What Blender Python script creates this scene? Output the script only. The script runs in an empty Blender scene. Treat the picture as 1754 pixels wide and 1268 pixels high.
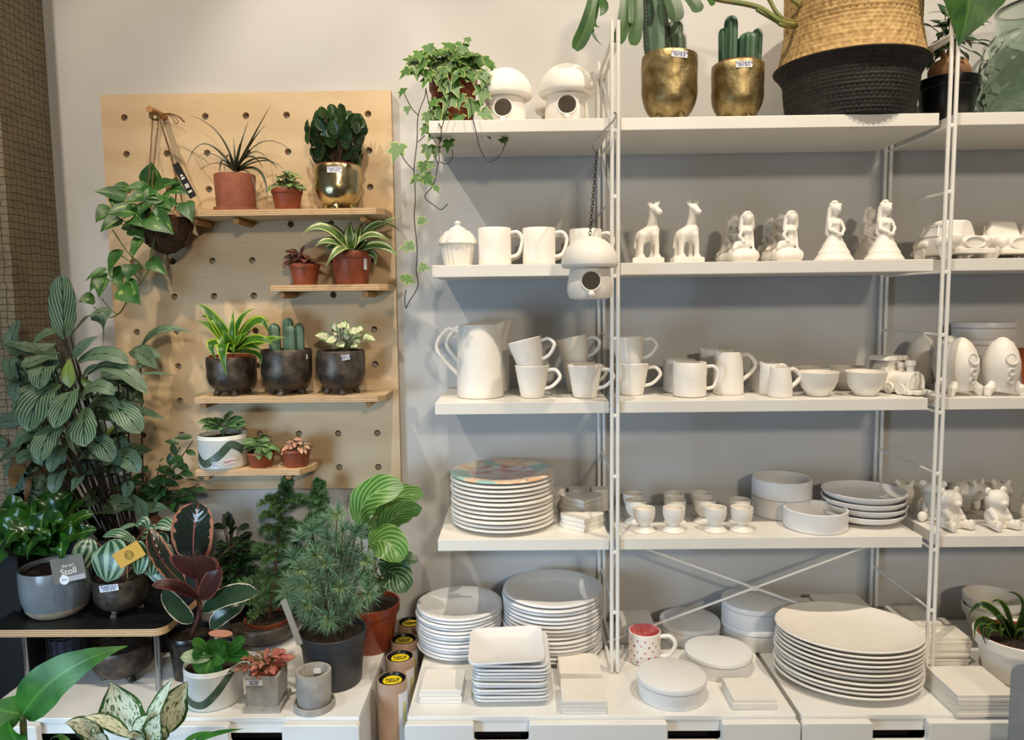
import bpy, math, random
from math import sin, cos, pi, sqrt
from mathutils import Vector as V, Matrix, noise as mnoise
SC = bpy.context.scene
COL = SC.collection

# ------------------------------------------------------------------ camera (solved from the photograph)
CP = V((-0.2289, -2.1603, 1.5106)); FPX = 1278.1
RT = V((0.9998525192, 0.0123654793, -0.0119178327))
UP = V((0.0107150418, 0.0931516273, 0.9955942759))
FW = V((-0.0134211659, 0.9955751450, -0.0930054026))
def ray(u, v): return RT*((u-877)/FPX) + UP*(-(v-634)/FPX) + FW
def at(u, v, y):            # point of the plane y that the photograph shows at (u, v)
    d = ray(u, v); return CP + d*((y-CP.y)/d.y)
def az(u, v, z):            # the same for a level plane
    d = ray(u, v); return CP + d*((z-CP.z)/d.z)
def dep(p): return (V(p)-CP).dot(FW)
def px(n, p): return n*dep(p)/FPX      # n pixels at point p in metres
def xat(u, y, z):
    x = 0.0
    for _ in range(6):
        d = V((x, y, z))-CP
        uu = 877+FPX*d.dot(RT)/d.dot(FW)
        x += (u-uu)*d.dot(FW)/FPX
    return x

# ------------------------------------------------------------------ mesh builder
class MB:
    def __init__(s): s.v = []; s.f = []; s.uv = []; s.mi = []; s.cur = 0
    def add(s, p, uv=(0, 0)): s.v.append(V(p)); s.uv.append(uv); return len(s.v)-1
    def face(s, *i): s.f.append(i); s.mi.append(s.cur)
    def box(s, c, d, rz=0, M=None):
        c = V(c); hx, hy, hz = d[0]/2, d[1]/2, d[2]/2; b = len(s.v)
        for z in (-hz, hz):
            for x, y in ((-hx, -hy), (hx, -hy), (hx, hy), (-hx, hy)):
                p = V((x, y, z))
                if M: p = M @ p
                elif rz: p = V((x*cos(rz)-y*sin(rz), x*sin(rz)+y*cos(rz), z))
                s.add(c+p, (x, y))
        for q in ((3, 2, 1, 0), (4, 5, 6, 7), (0, 1, 5, 4), (1, 2, 6, 5), (2, 3, 7, 6), (3, 0, 4, 7)): s.face(*[b+i for i in q])
    def prism(s, pts, z0, z1):          # outline (x, y) counter-clockwise
        b = len(s.v); n = len(pts)
        for z in (z0, z1):
            for p in pts: s.add((p[0], p[1], z), (p[0], p[1]))
        s.face(*[b+i for i in range(n-1, -1, -1)]); s.face(*[b+n+i for i in range(n)])
        for i in range(n):
            j = (i+1) % n; s.face(b+i, b+j, b+n+j, b+n+i)
    def rings(s, rings, cap0=True, cap1=True, closed=True, vs=None):
        idx = []
        n = len(rings[0])
        for k, r in enumerate(rings):
            t = vs[k] if vs else k/max(1, len(rings)-1)
            idx.append([s.add(p, (i/n, t)) for i, p in enumerate(r)])
        for a, b in zip(idx, idx[1:]):
            for i in range(n if closed else n-1):
                j = (i+1) % n; s.face(a[i], a[j], b[j], b[i])
        if cap0: s.face(*reversed(idx[0]))
        if cap1: s.face(*idx[-1])
        return idx
    def lathe(s, prof, seg=40, c=(0, 0, 0), sx=1, sy=1, n=2.0, fn=None):
        c = V(c); idx = []; L = 0; pr = None
        for (r, z) in prof:
            if pr: L += math.hypot(r-pr[0], z-pr[1])
            pr = (r, z)
            if r <= 1e-6: idx.append([s.add(c+V((0, 0, z)), (0.5, L))]); continue
            row = []
            for i in range(seg):
                a = 2*pi*i/seg; ca, sa = cos(a), sin(a)
                if n != 2.0:
                    k = 2.0/n; ca = math.copysign(abs(ca)**k, ca); sa = math.copysign(abs(sa)**k, sa)
                rr, zz = (r, z) if fn is None else fn(r, z, a)
                row.append(s.add(c+V((rr*ca*sx, rr*sa*sy, zz)), (i/seg, L)))
            idx.append(row)
        for a, b in zip(idx, idx[1:]):
            if len(a) == 1 and len(b) == 1: continue
            for i in range(seg):
                j = (i+1) % seg
                if len(a) == 1: s.face(a[0], b[j], b[i])
                elif len(b) == 1: s.face(a[i], a[j], b[0])
                else: s.face(a[i], a[j], b[j], b[i])
    def tube(s, pts, r, seg=8, caps=True, round_end=False):
        pts = [V(p) for p in pts]; n = len(pts); rs = r if isinstance(r, (list, tuple)) else [r]*n
        T = [(pts[min(i+1, n-1)]-pts[max(i-1, 0)]).normalized() for i in range(n)]
        ref = V((0, 0, 1)) if abs(T[0].z) < .9 else V((1, 0, 0))
        A = T[0].cross(ref).normalized(); rings = []
        for i in range(n):
            A = (A-T[i]*A.dot(T[i])).normalized(); B = T[i].cross(A)
            rings.append([pts[i]+(A*cos(2*pi*k/seg)+B*sin(2*pi*k/seg))*rs[i] for k in range(seg)])
        s.rings(rings, caps, caps)
    def ell(s, c, r, M=None, seg=16, rg=10):
        c = V(c); r = (r, r, r) if not isinstance(r, (tuple, list)) else r
        b = []
        for k in range(rg+1):
            t = pi*k/rg
            if k in (0, rg):
                p = V((0, 0, r[2]*-cos(t))); p = M @ p if M else p; b.append([s.add(c+p, (.5, k/rg))]); continue
            row = []
            for i in range(seg):
                a = 2*pi*i/seg; p = V((r[0]*sin(t)*cos(a), r[1]*sin(t)*sin(a), -r[2]*cos(t)))
                p = M @ p if M else p; row.append(s.add(c+p, (i/seg, k/rg)))
            b.append(row)
        for a, d in zip(b, b[1:]):
            for i in range(seg):
                j = (i+1) % seg
                if len(a) == 1: s.face(a[0], d[j], d[i])
                elif len(d) == 1: s.face(a[i], a[j], d[0])
                else: s.face(a[i], a[j], d[j], d[i])
    def cap(s, p0, p1, r0, r1=None, seg=12):
        r1 = r0 if r1 is None else r1; p0 = V(p0); p1 = V(p1); d = (p1-p0)
        L = d.length; d.normalize(); P = []; Rr = []
        for k in range(5):
            a = pi/2*(k/4); P.append(p0-d*r0*cos(a)); Rr.append(max(r0*sin(a), r0*.02))
        for k in range(5):
            a = pi/2*(1-k/4); P.append(p1+d*r1*cos(a)); Rr.append(max(r1*sin(a), r1*.02))
        s.tube(P, Rr, seg)

def _tab(*pts):
    def f(t):
        for (a, x), (b, y) in zip(pts, pts[1:]):
            if t <= b:
                k = (t-a)/(b-a); k = k*k*(3-2*k)*.4+k*.6; return x+(y-x)*k
        return 0
    return f
SH = {'ov': _tab((0, .05), (.08, .42), (.2, .78), (.36, 1), (.54, .96), (.72, .7), (.86, .38), (.95, .14), (1, 0)), 'la': lambda t: max(0, sin(pi*t**.62))**1.05, 'ro': lambda t: sqrt(max(0, 1-(2*t-1)**2))**.9,
      'ob': _tab((0, .08), (.06, .45), (.16, .76), (.34, .97), (.5, 1), (.68, .96), (.84, .76), (.94, .46), (1, .04)), 'st': lambda t: min(1, .45+t*3)*max(0, 1-t**2.6), 'sp': lambda t: min(1, t*9+.4)*(1-t)**.7,
      'he': _tab((0, .42), (.06, .74), (.18, .98), (.32, 1), (.52, .8), (.72, .48), (.88, .19), (1, 0)), 'ba': _tab((0, .06), (.12, .34), (.3, .66), (.5, .9), (.66, 1), (.82, .9), (.93, .56), (1, .08)),
      'bl': _tab((0, .55), (.15, .85), (.5, 1), (.85, .98), (.95, .8), (1, .45)), 'ci': lambda t: sqrt(max(0, 1-(2*t-1)**2))}
def leaf(mb, A, B, W, N=(0, -.6, .8), sag=(0, 0, 0), sh='ov', fold=.12, n=9, m=3, wave=0, wk=3, cup=0, c2=None, pet=0):
    """a leaf blade from A to B, W wide; N is the side it shows; sag bends its middle; UV = (along, across)"""
    A = V(A); B = V(B); N = V(N).normalized(); sag = V(sag); w = SH[sh]
    C = c2 if c2 is not None else (A+B)/2+sag*2
    P = lambda t: A*((1-t)**2)+C*(2*t*(1-t))+B*(t*t)
    D = lambda t: (C-A)*(2*(1-t))+(B-C)*(2*t)
    prev = None; ph = (A.x*91+B.z*57) % 6.28
    for i in range(n+1):
        t = i/n; T = D(t)
        if T.length < 1e-7: T = B-A
        T.normalize(); X = T.cross(N)
        if X.length < 1e-4: X = T.cross(V((1, .2, .1)))
        X.normalize(); Nn = X.cross(T); p = P(t)
        hw = max(w(min(.999, max(.004, t)))*W/2, W*.012)
        row = []
        for k in range(-m, m+1):
            q = k/m
            o = fold*abs(q)*hw+cup*q*q*hw+(wave*hw*sin(t*wk*6.28+ph+(1.5 if q > 0 else 0))*abs(q)**2)
            row.append(mb.add(p+X*(q*hw)+Nn*o, (t, .5+.5*q)))
        if prev:
            for k in range(2*m): mb.face(prev[k], row[k], row[k+1], prev[k+1])
        prev = row
def pleaf(mb, u0, v0, y0, u1, v1, y1, W, sagpx=0, N=(0, -.6, .8), sagd=(0, -.3, 1), **k):
    A = at(u0, v0, y0); B = at(u1, v1, y1); mpp = dep((A+B)/2)/FPX
    leaf(mb, A, B, W*mpp, N=N, sag=V(sagd)*(sagpx*mpp), **k)
def bez(pts, n=12):
    """smooth curve through points (Catmull-Rom)"""
    P = [V(p) for p in pts]; P = [P[0]*2-P[1]]+P+[P[-1]*2-P[-2]]; out = []
    for i in range(1, len(P)-2):
        for k in range(n):
            t = k/n; a, b, c, d = P[i-1:i+3]
            out.append(.5*((b*2)+(c-a)*t+(a*2-b*5+c*4-d)*t*t+(b*3-a-c*3+d)*t**3))
    out.append(P[-2]); return out

# ------------------------------------------------------------------ objects
def mesh_of(mb, name, mats, smooth=True, loc=None):
    me = bpy.data.meshes.new(name)
    o = V(loc) if loc is not None else V((0, 0, 0))
    me.from_pydata([tuple(p-o) for p in mb.v], [], mb.f)
    for m in (mats if isinstance(mats, (list, tuple)) else [mats]): me.materials.append(m)
    uvl = me.uv_layers.new(name='UVMap')
    li = [0]*len(me.loops); me.loops.foreach_get('vertex_index', li)
    flat = []
    for i in li: flat += mb.uv[i]
    uvl.data.foreach_set('uv', flat)
    me.polygons.foreach_set('material_index', mb.mi)
    me.polygons.foreach_set('use_smooth', [smooth]*len(me.polygons))
    me.update(); return me
def tag(o, label=None, cat=None, group=None, kind=None):
    if label: o['label'] = label
    if cat: o['category'] = cat
    if group: o['group'] = group
    if kind: o['kind'] = kind
    return o
def O(name, mb, mat, parent=None, label=None, cat=None, group=None, kind=None, loc=None, rz=0, smooth=True, sharp=35, world=False, bev=0):
    """link ONE mesh object; world=True: the mesh is in world coordinates and is shifted to its parent/loc"""
    if isinstance(mb, bpy.types.Mesh): me = mb
    else:
        off = None
        if world: off = V(parent['_base']) if parent is not None and '_base' in parent else (loc if loc is not None else None)
        me = mesh_of(mb, name, mat, smooth, off)
    o = bpy.data.objects.new(name, me); COL.objects.link(o)
    if parent is not None: o.parent = parent
    if loc is not None: o.location = loc
    o.rotation_euler.z = rz
    if world and parent is not None and '_base' in parent: o['_base'] = list(parent['_base'])
    if bev:
        b = o.modifiers.new('Bevel', 'BEVEL'); b.width = bev; b.segments = 2; b.limit_method = 'ANGLE'; b.angle_limit = math.radians(40)
    if smooth and sharp and not isinstance(mb, bpy.types.Mesh): me.set_sharp_from_angle(angle=math.radians(sharp))
    return tag(o, label, cat, group, kind)
def T(name, label, cat, loc=(0, 0, 0), rz=0, group=None):
    o = bpy.data.objects.new(name, None); COL.objects.link(o); o.empty_display_size = .03
    o.location = loc; o.rotation_euler.z = rz; o['_base'] = list(loc)
    return tag(o, label, cat, group)
def dup(r, loc, rz=None, label=None, group=None):
    def cp(o, par):
        c = o.copy(); COL.objects.link(c); c.parent = par
        for ch in list(o.children): cp(ch, c)
        return c
    c = cp(r, None); c.location = loc
    if rz is not None: c.rotation_euler.z = rz
    if label: c['label'] = label
    if group: c['group'] = group
    return c
def bake_blob(mb, name, mat, voxel=.003, smooth=5):
    """fuse overlapping blobs into one continuous cast surface"""
    me = mesh_of(mb, name, mat); o = bpy.data.objects.new(name, me); COL.objects.link(o)
    r = o.modifiers.new('R', 'REMESH'); r.mode = 'VOXEL'; r.voxel_size = voxel; r.use_smooth_shade = True
    s = o.modifiers.new('S', 'SMOOTH'); s.iterations = smooth; s.factor = .5
    dg = bpy.context.evaluated_depsgraph_get()
    m2 = bpy.data.meshes.new_from_object(o.evaluated_get(dg)); m2.name = name
    bpy.data.objects.remove(o); bpy.data.meshes.remove(me)
    if not m2.materials: m2.materials.append(mat)
    m2.polygons.foreach_set('use_smooth', [True]*len(m2.polygons)); return m2
def text_mesh(s, size, mat, bold=0.0):
    cu = bpy.data.curves.new('lettering', 'FONT'); cu.body = s; cu.size = size; cu.align_x = 'CENTER'; cu.align_y = 'CENTER'
    cu.extrude = .0002; cu.offset = bold; cu.space_line = .85
    o = bpy.data.objects.new('lettering', cu); COL.objects.link(o)
    dg = bpy.context.evaluated_depsgraph_get(); me = bpy.data.meshes.new_from_object(o.evaluated_get(dg))
    bpy.data.objects.remove(o); me.materials.clear(); me.materials.append(mat); return me
def letters(s, size, mat, parent, loc, rot, bold=0.0):
    o = bpy.data.objects.new('lettering', text_mesh(s, size, mat, bold)); COL.objects.link(o); o.parent = parent
    o.location = loc; o.rotation_euler = rot; return o

# ------------------------------------------------------------------ materials
def lin(c):
    f = lambda x: (x/12.92 if x <= .04045 else ((x+.055)/1.055)**2.4)
    return (f(c[0]/255), f(c[1]/255), f(c[2]/255), 1)
class NT:
    def __init__(s, name):
        s.m = bpy.data.materials.new(name); s.m.use_nodes = True; s.t = s.m.node_tree; s.t.nodes.clear()
        s.out = s.n('ShaderNodeOutputMaterial'); s.b = s.n('ShaderNodeBsdfPrincipled'); s.l(s.b.outputs[0], s.out.inputs[0])
    def n(s, typ, **k):
        q = s.t.nodes.new(typ)
        for a, b in k.items(): setattr(q, a, b)
        return q
    def l(s, a, b): s.t.links.new(a, b)
    def put(s, sock, v):
        if hasattr(v, 'is_linked'): s.l(v, sock)
        else: sock.default_value = v
    def math(s, op, a, b=0.0, c=0.0):
        q = s.n('ShaderNodeMath', operation=op); s.put(q.inputs[0], a); s.put(q.inputs[1], b); s.put(q.inputs[2], c); return q.outputs[0]
    def ramp(s, v, lo, hi):       # smooth 0..1 between lo and hi
        q = s.n('ShaderNodeMapRange'); q.interpolation_type = 'SMOOTHSTEP'
        s.put(q.inputs[0], v); q.inputs[1].default_value = lo; q.inputs[2].default_value = hi; return q.outputs[0]
    def mix(s, f, a, b):
        q = s.n('ShaderNodeMix', data_type='RGBA'); s.put(q.inputs[0], f); s.put(q.inputs[6], a); s.put(q.inputs[7], b); return q.outputs[2]
    def coord(s, which='Object', scale=(1, 1, 1)):
        c = s.n('ShaderNodeTexCoord'); mp = s.n('ShaderNodeMapping'); s.l(c.outputs[which], mp.inputs[0]); mp.inputs['Scale'].default_value = scale; return mp.outputs[0]
    def noise(s, vec, scale, detail=3, rough=.5):
        q = s.n('ShaderNodeTexNoise'); s.l(vec, q.inputs['Vector']); q.inputs['Scale'].default_value = scale; q.inputs['Detail'].default_value = detail; q.inputs['Roughness'].default_value = rough; return q.outputs[0]
    def bump(s, h, strength=.3, dist=.001):
        q = s.n('ShaderNodeBump'); q.inputs['Strength'].default_value = strength; q.inputs['Distance'].default_value = dist; s.l(h, q.inputs['Height']); s.l(q.outputs[0], s.b.inputs['Normal'])
    def set(s, col=None, rough=.5, metal=0, **k):
        if col is not None: s.put(s.b.inputs['Base Color'], col)
        s.put(s.b.inputs['Roughness'], rough); s.put(s.b.inputs['Metallic'], metal)
        for a, v in k.items(): s.put(s.b.inputs[a.replace('_', ' ')], v)
        return s.m
def simple(name, c, rough=.5, metal=0, c2=None, ns=20, lo=.35, hi=.65, bs=0, bstr=.2, bd=.001, sc=(1, 1, 1), **k):
    n = NT(name); vec = n.coord('Object', sc); col = lin(c)
    if c2 is not None: col = n.mix(n.ramp(n.noise(vec, ns, 4), lo, hi), lin(c), lin(c2))
    if bs: n.bump(n.noise(vec, bs, 4), bstr, bd)
    return n.set(col, rough, metal, **k)
def leafmat(name, kind, c, c2, c3=None, rough=.35, N=9, k=.5, trans=.18, vein=.03, rib=None, mar=.72):
    n = NT(name); uv = n.n('ShaderNodeTexCoord').outputs['UV']; sp = n.n('ShaderNodeSeparateXYZ'); n.l(uv, sp.inputs[0])
    t, s = sp.outputs[0], n.math('MULTIPLY', n.math('SUBTRACT', sp.outputs[1], .5), 2.0); a = n.math('ABSOLUTE', s)
    obj = n.coord('Object'); big = n.noise(obj, 22, 2)
    C, C2 = lin(c), lin(c2); C3 = lin(c3) if c3 else None
    if kind == 'plain':       # c darker blade, c2 lighter variation, midrib c3
        col = n.mix(n.ramp(big, .35, .65), C, C2)
        col = n.mix(n.math('MULTIPLY', n.ramp(a, .09, .03), .6), col, C3 or C2)
    elif kind == 'stripe':    # feathered dark bars (c) on light (c2) with a dark midrib
        ph = n.math('SUBTRACT', n.math('MULTIPLY', t, N), n.math('MULTIPLY', a, N*k*.55))
        wv = n.math('SINE', n.math('MULTIPLY', ph, 6.283))
        bar = n.ramp(wv, .25, .75)
        bar = n.math('MAXIMUM', bar, n.ramp(a, .07, .03)); bar = n.math('MAXIMUM', bar, n.ramp(a, .93, .99))
        col = n.mix(bar, n.mix(n.ramp(big, .3, .7), C2, C3 or C2), C)
    elif kind == 'edge':      # margin c2 around centre c
        w = n.math('ADD', a, n.math('MULTIPLY', n.math('SUBTRACT', n.noise(obj, 60, 3), .5), k))
        col = n.mix(n.ramp(w, mar, mar+.06), n.mix(n.ramp(big, .3, .7), C, C3 or C), C2)
        if rib: col = n.mix(n.ramp(a, .045, .025), col, lin(rib))
    elif kind == 'centre':    # pale bands c2 beside the green centre, margin c3
        col = n.mix(n.ramp(a, .42, .5), C, C2)
        col = n.mix(n.ramp(a, .72, .8), col, C3 or C)
    elif kind == 'mottle':
        mp = n.n('ShaderNodeMapping'); n.l(uv, mp.inputs[0]); mp.inputs['Scale'].default_value = (N, N*2.5, 1)
        add = n.n('ShaderNodeVectorMath', operation='ADD'); n.l(mp.outputs[0], add.inputs[0]); v2 = n.coord('Object', (9, 9, 9)); n.l(v2, add.inputs[1])
        no = n.noise(add.outputs[0], 1.2, 4, .65)
        f = n.ramp(n.math('SUBTRACT', no, n.math('MULTIPLY', n.ramp(a, .55, 1.0), .25)), k-.03, k+.03)
        col = n.mix(f, n.mix(n.ramp(big, .35, .65), C, C3 or C), C2)
    elif kind == 'net':       # pale veins c2 on blade c
        ph = n.math('SUBTRACT', n.math('MULTIPLY', t, N), n.math('MULTIPLY', a, N*.45))
        wv = n.math('SINE', n.math('MULTIPLY', ph, 6.283)); ph2 = n.math('SINE', n.math('MULTIPLY', a, 15.0))
        f = n.math('MAXIMUM', n.ramp(wv, 1-k, 1.0), n.math('MAXIMUM', n.ramp(a, .14, .06), n.ramp(ph2, 1-k*.6, 1.0)))
        col = n.mix(f, n.mix(n.ramp(big, .35, .65), C, C3 or C), C2)
    elif kind == 'melon':     # silver bands between dark veins running along the leaf
        cc = n.math('MULTIPLY', s, n.math('ADD', 1.0, n.math('MULTIPLY', n.math('ABSOLUTE', n.math('SUBTRACT', t, .45)), 1.1)))
        wv = n.math('SINE', n.math('MULTIPLY', cc, N))
        col = n.mix(n.ramp(wv, -.35, .5), C, n.mix(n.ramp(big, .3, .7), C2, C3 or C2))
        col = n.mix(n.ramp(a, .9, .98), col, C2)
    n.set(col, rough)
    vb = n.math('SINE', n.math('MULTIPLY', n.math('SUBTRACT', n.math('MULTIPLY', t, 9.0), n.math('MULTIPLY', a, 3.0)), 6.283))
    n.bump(vb, vein, .0015)
    if trans:
        tr = n.n('ShaderNodeBsdfTranslucent'); n.put(tr.inputs[0], col); mx = n.n('ShaderNodeMixShader'); mx.inputs[0].default_value = trans
        n.l(n.b.outputs[0], mx.inputs[1]); n.l(tr.outputs[0], mx.inputs[2]); n.l(mx.outputs[0], n.out.inputs[0])
    return n.m
# ------------------------------------------------------------------ material library
CER = simple('bisque', (236, 231, 222), .5, c2=(233, 227, 217), ns=30)
CERW = simple('white_glaze', (238, 236, 232), .22, c2=(232, 230, 226), ns=12)
BLUEW = simple('white_ware', (232, 232, 232), .35, c2=(230, 229, 228), ns=12)
SHELFM = simple('white_lacquer', (232, 229, 222), .4, c2=(228, 224, 216), ns=6)
RODM = simple('white_powder_coat', (236, 234, 228), .35)
CABM = simple('white_cabinet', (232, 231, 227), .4, c2=(226, 224, 218), ns=5, lo=.45, hi=.75)
WALLM = simple('painted_plaster', (198, 197, 195), .75, c2=(192, 190, 187), ns=3, bs=60, bstr=.12, bd=.002)
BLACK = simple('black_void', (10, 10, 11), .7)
BLKP = simple('black_plastic', (16, 16, 17), .3)
GREYP = simple('dark_grey_plastic', (52, 54, 58), .45)
STEEL = simple('steel', (170, 172, 172), .25, 1.0)
TERRA = simple('terracotta_plastic', (142, 70, 42), .5, c2=(130, 62, 36), ns=25)
TERRC = simple('terracotta_clay', (146, 84, 60), .75, c2=(134, 74, 52), ns=40)
GOLD = simple('gold_metal', (172, 154, 112), .46, 1.0, c2=(128, 110, 72), ns=30, bs=26, bstr=.7, bd=.006)
GOLDS = simple('shiny_gold_metal', (196, 184, 144), .26, 1.0, c2=(146, 130, 90), ns=18, lo=.4, hi=.75, bs=24, bstr=.6, bd=.005)
BRONZE = simple('bronze_glaze', (88, 78, 68), .42, .35, c2=(56, 48, 41), ns=30, bs=70, bstr=.45, bd=.002)
CONC = simple('concrete', (172, 168, 160), .8, c2=(156, 152, 145), ns=35, bs=150, bstr=.2)
GREYG = simple('grey_glaze', (128, 136, 142), .2, c2=(112, 119, 126), ns=14)
SANDC = simple('sand_clay', (168, 152, 130), .7, c2=(154, 138, 116), ns=60)
STONEW = simple('pale_stoneware', (226, 226, 220), .35, c2=(214, 214, 206), ns=25)
BRUSH = simple('green_brush_glaze', (82, 100, 84), .4, c2=(58, 76, 62), ns=40)
SOIL = simple('potting_soil', (38, 27, 18), .95, c2=(74, 54, 36), ns=120, lo=.5, hi=.7, bs=150, bstr=.9, bd=.004)
COCO = simple('coconut_fibre', (84, 58, 34), .95, c2=(48, 31, 18), ns=140, bs=180, bstr=.9, bd=.003, sc=(1, 1, 1))
TWINE = simple('jute_twine', (126, 100, 66), .9, c2=(92, 70, 44), ns=200)
CARD = simple('brown_cardboard', (186, 154, 128), .75, c2=(174, 142, 116), ns=18)
YEL = simple('yellow_sticker', (238, 214, 26), .5)
PAPER = simple('white_paper', (228, 228, 232), .6)
INK = simple('blue_ink', (52, 62, 128), .7)
BINK = simple('black_ink', (20, 18, 18), .7)
WINK = simple('white_ink', (226, 220, 210), .6)
TAUPE = simple('taupe_card', (104, 98, 88), .6)
KRAFT = simple('ochre_card', (206, 160, 62), .7)
WOODP = simple('beech_dowel', (190, 142, 88), .6, c2=(170, 122, 70), ns=40)
STEMG = simple('green_stem', (70, 92, 44), .5, c2=(92, 100, 52), ns=30)
STEMD = simple('dark_stem', (50, 44, 30), .6, c2=(36, 30, 22), ns=30)
STEMB = simple('brown_stem', (96, 74, 50), .8, c2=(70, 52, 34), ns=60)
ROOT = simple('tan_root_bark', (158, 118, 76), .7, c2=(120, 84, 50), ns=24)
CACT = simple('blue_green_cactus', (98, 124, 104), .5, c2=(78, 106, 88), ns=16)
CACTD = simple('dark_green_cactus', (62, 96, 72), .45, c2=(48, 80, 58), ns=16)
SPINE = simple('cactus_spines', (190, 168, 122), .7)
def _ply():
    n = NT('birch_plywood'); v = n.coord('Object', (1, 1, 1))
    w = n.n('ShaderNodeTexWave', wave_type='BANDS', bands_direction='Z'); n.l(v, w.inputs[0])
    w.inputs['Scale'].default_value = 2.2; w.inputs['Distortion'].default_value = 14; w.inputs['Detail'].default_value = 2.5; w.inputs['Detail Scale'].default_value = .55
    fine = n.noise(n.coord('Object', (6, 6, 160)), 3, 4)
    col = n.mix(n.ramp(w.outputs[1], .2, .95), lin((214, 188, 150)), lin((207, 179, 140)))
    col = n.mix(n.math('MULTIPLY', n.ramp(fine, .45, .75), .35), col, lin((188, 152, 108)))
    n.bump(fine, .08); return n.set(col, .5)
PLY = _ply()
def _edge():
    n = NT('plywood_edge'); sp = n.n('ShaderNodeSeparateXYZ'); n.l(n.coord('Object', (1, 1, 1)), sp.inputs[0])
    w = n.math('SINE', n.math('MULTIPLY', sp.outputs[2], 6.283/.0058)); no = n.noise(n.coord('Object', (40, 40, 300)), 2, 3)
    col = n.mix(n.ramp(w, -.2, .4), lin((176, 136, 92)), lin((214, 184, 144)))
    return n.set(n.mix(n.math('MULTIPLY', n.ramp(no, .5, .7), .4), col, lin((140, 104, 68))), .6)
PLYE = _edge()
def _pier():
    n = NT('rough_woven_tile'); sp = n.n('ShaderNodeSeparateXYZ'); v = n.coord('Object'); n.l(v, sp.inputs[0])
    cx = n.n('ShaderNodeCombineXYZ'); d1 = n.noise(v, 26, 2); d2 = n.noise(n.coord('Object', (1, 1.3, .8)), 21, 2)
    n.l(n.math('ADD', n.math('ADD', sp.outputs[0], sp.outputs[1]), n.math('MULTIPLY', d1, .016)), cx.inputs[0])
    n.l(n.math('ADD', sp.outputs[2], n.math('MULTIPLY', d2, .016)), cx.inputs[1])
    b = n.n('ShaderNodeTexBrick'); n.l(cx.outputs[0], b.inputs['Vector']); b.offset = 0.0; b.inputs['Scale'].default_value = 1
    b.inputs['Brick Width'].default_value = .0205; b.inputs['Row Height'].default_value = .0195; b.inputs['Mortar Size'].default_value = .0011; b.inputs['Mortar Smooth'].default_value = .6
    fine = n.noise(n.coord('Object', (240, 240, 240)), 1.2, 3); big = n.noise(v, 12, 3)
    col = n.mix(n.ramp(fine, .3, .7), lin((128, 116, 92)), lin((160, 148, 124)))
    col = n.mix(n.math('MULTIPLY', n.ramp(big, .4, .7), .5), col, lin((120, 108, 92)))
    col = n.mix(n.math('MULTIPLY', b.outputs[1], .85), col, lin((40, 33, 24)))
    n.bump(n.math('ADD', n.math('MULTIPLY', b.outputs[1], -1.0), n.math('MULTIPLY', fine, .4)), .7, .003); return n.set(col, .9)
PIER = _pier()
def _basket(name, a, b):
    n = NT(name); uv = n.n('ShaderNodeTexCoord').outputs['UV']; mp = n.n('ShaderNodeMapping'); n.l(uv, mp.inputs[0]); mp.inputs['Scale'].default_value = (1, 1, 1)
    no = n.noise(n.coord('Object', (1, 1, 1)), 70, 3); col = n.mix(n.ramp(no, .3, .7), lin(a), lin(b))
    n.bump(n.noise(n.coord('Object'), 400, 2), .3); return n.set(col, .75)
WEAVE = _basket('seagrass_weave', (196, 164, 108), (156, 122, 72)); WEAVEB = _basket('black_seagrass_weave', (40, 36, 31), (22, 20, 18))
def _glass():
    n = NT('green_glass'); n.set(lin((226, 240, 230)), .0, Transmission_Weight=1.0, IOR=1.45); return n.m
GLASS = _glass()
def _acr():
    n = NT('smoky_acrylic'); n.set(lin((150, 160, 170)), .35, Alpha=.8); return n.m
ACRYL = _acr()

# ------------------------------------------------------------------ the room
def S_(name, c, d, m):
    mb = MB(); mb.box((0, 0, 0), d); o = O(name, mb, m, loc=c, smooth=False); o['kind'] = 'structure'; return o
S_('wall_back', (0.6, .06, 2.05), (5.6, .12, 4.3), WALLM)
S_('wall_left', (-1.882, -.1025, 2.05), (.64, .205, 4.3), PIER)
FLOORM = simple('dark_floor', (70, 64, 58), .5, c2=(58, 52, 47), ns=4)
S_('floor', (0.4, -2.2, -.05), (7.2, 5.0, .1), FLOORM)
S_('ceiling', (0.4, -2.2, 4.25), (7.2, 5.0, .1), simple('ceiling_paint', (214, 210, 204), .8))

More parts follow.
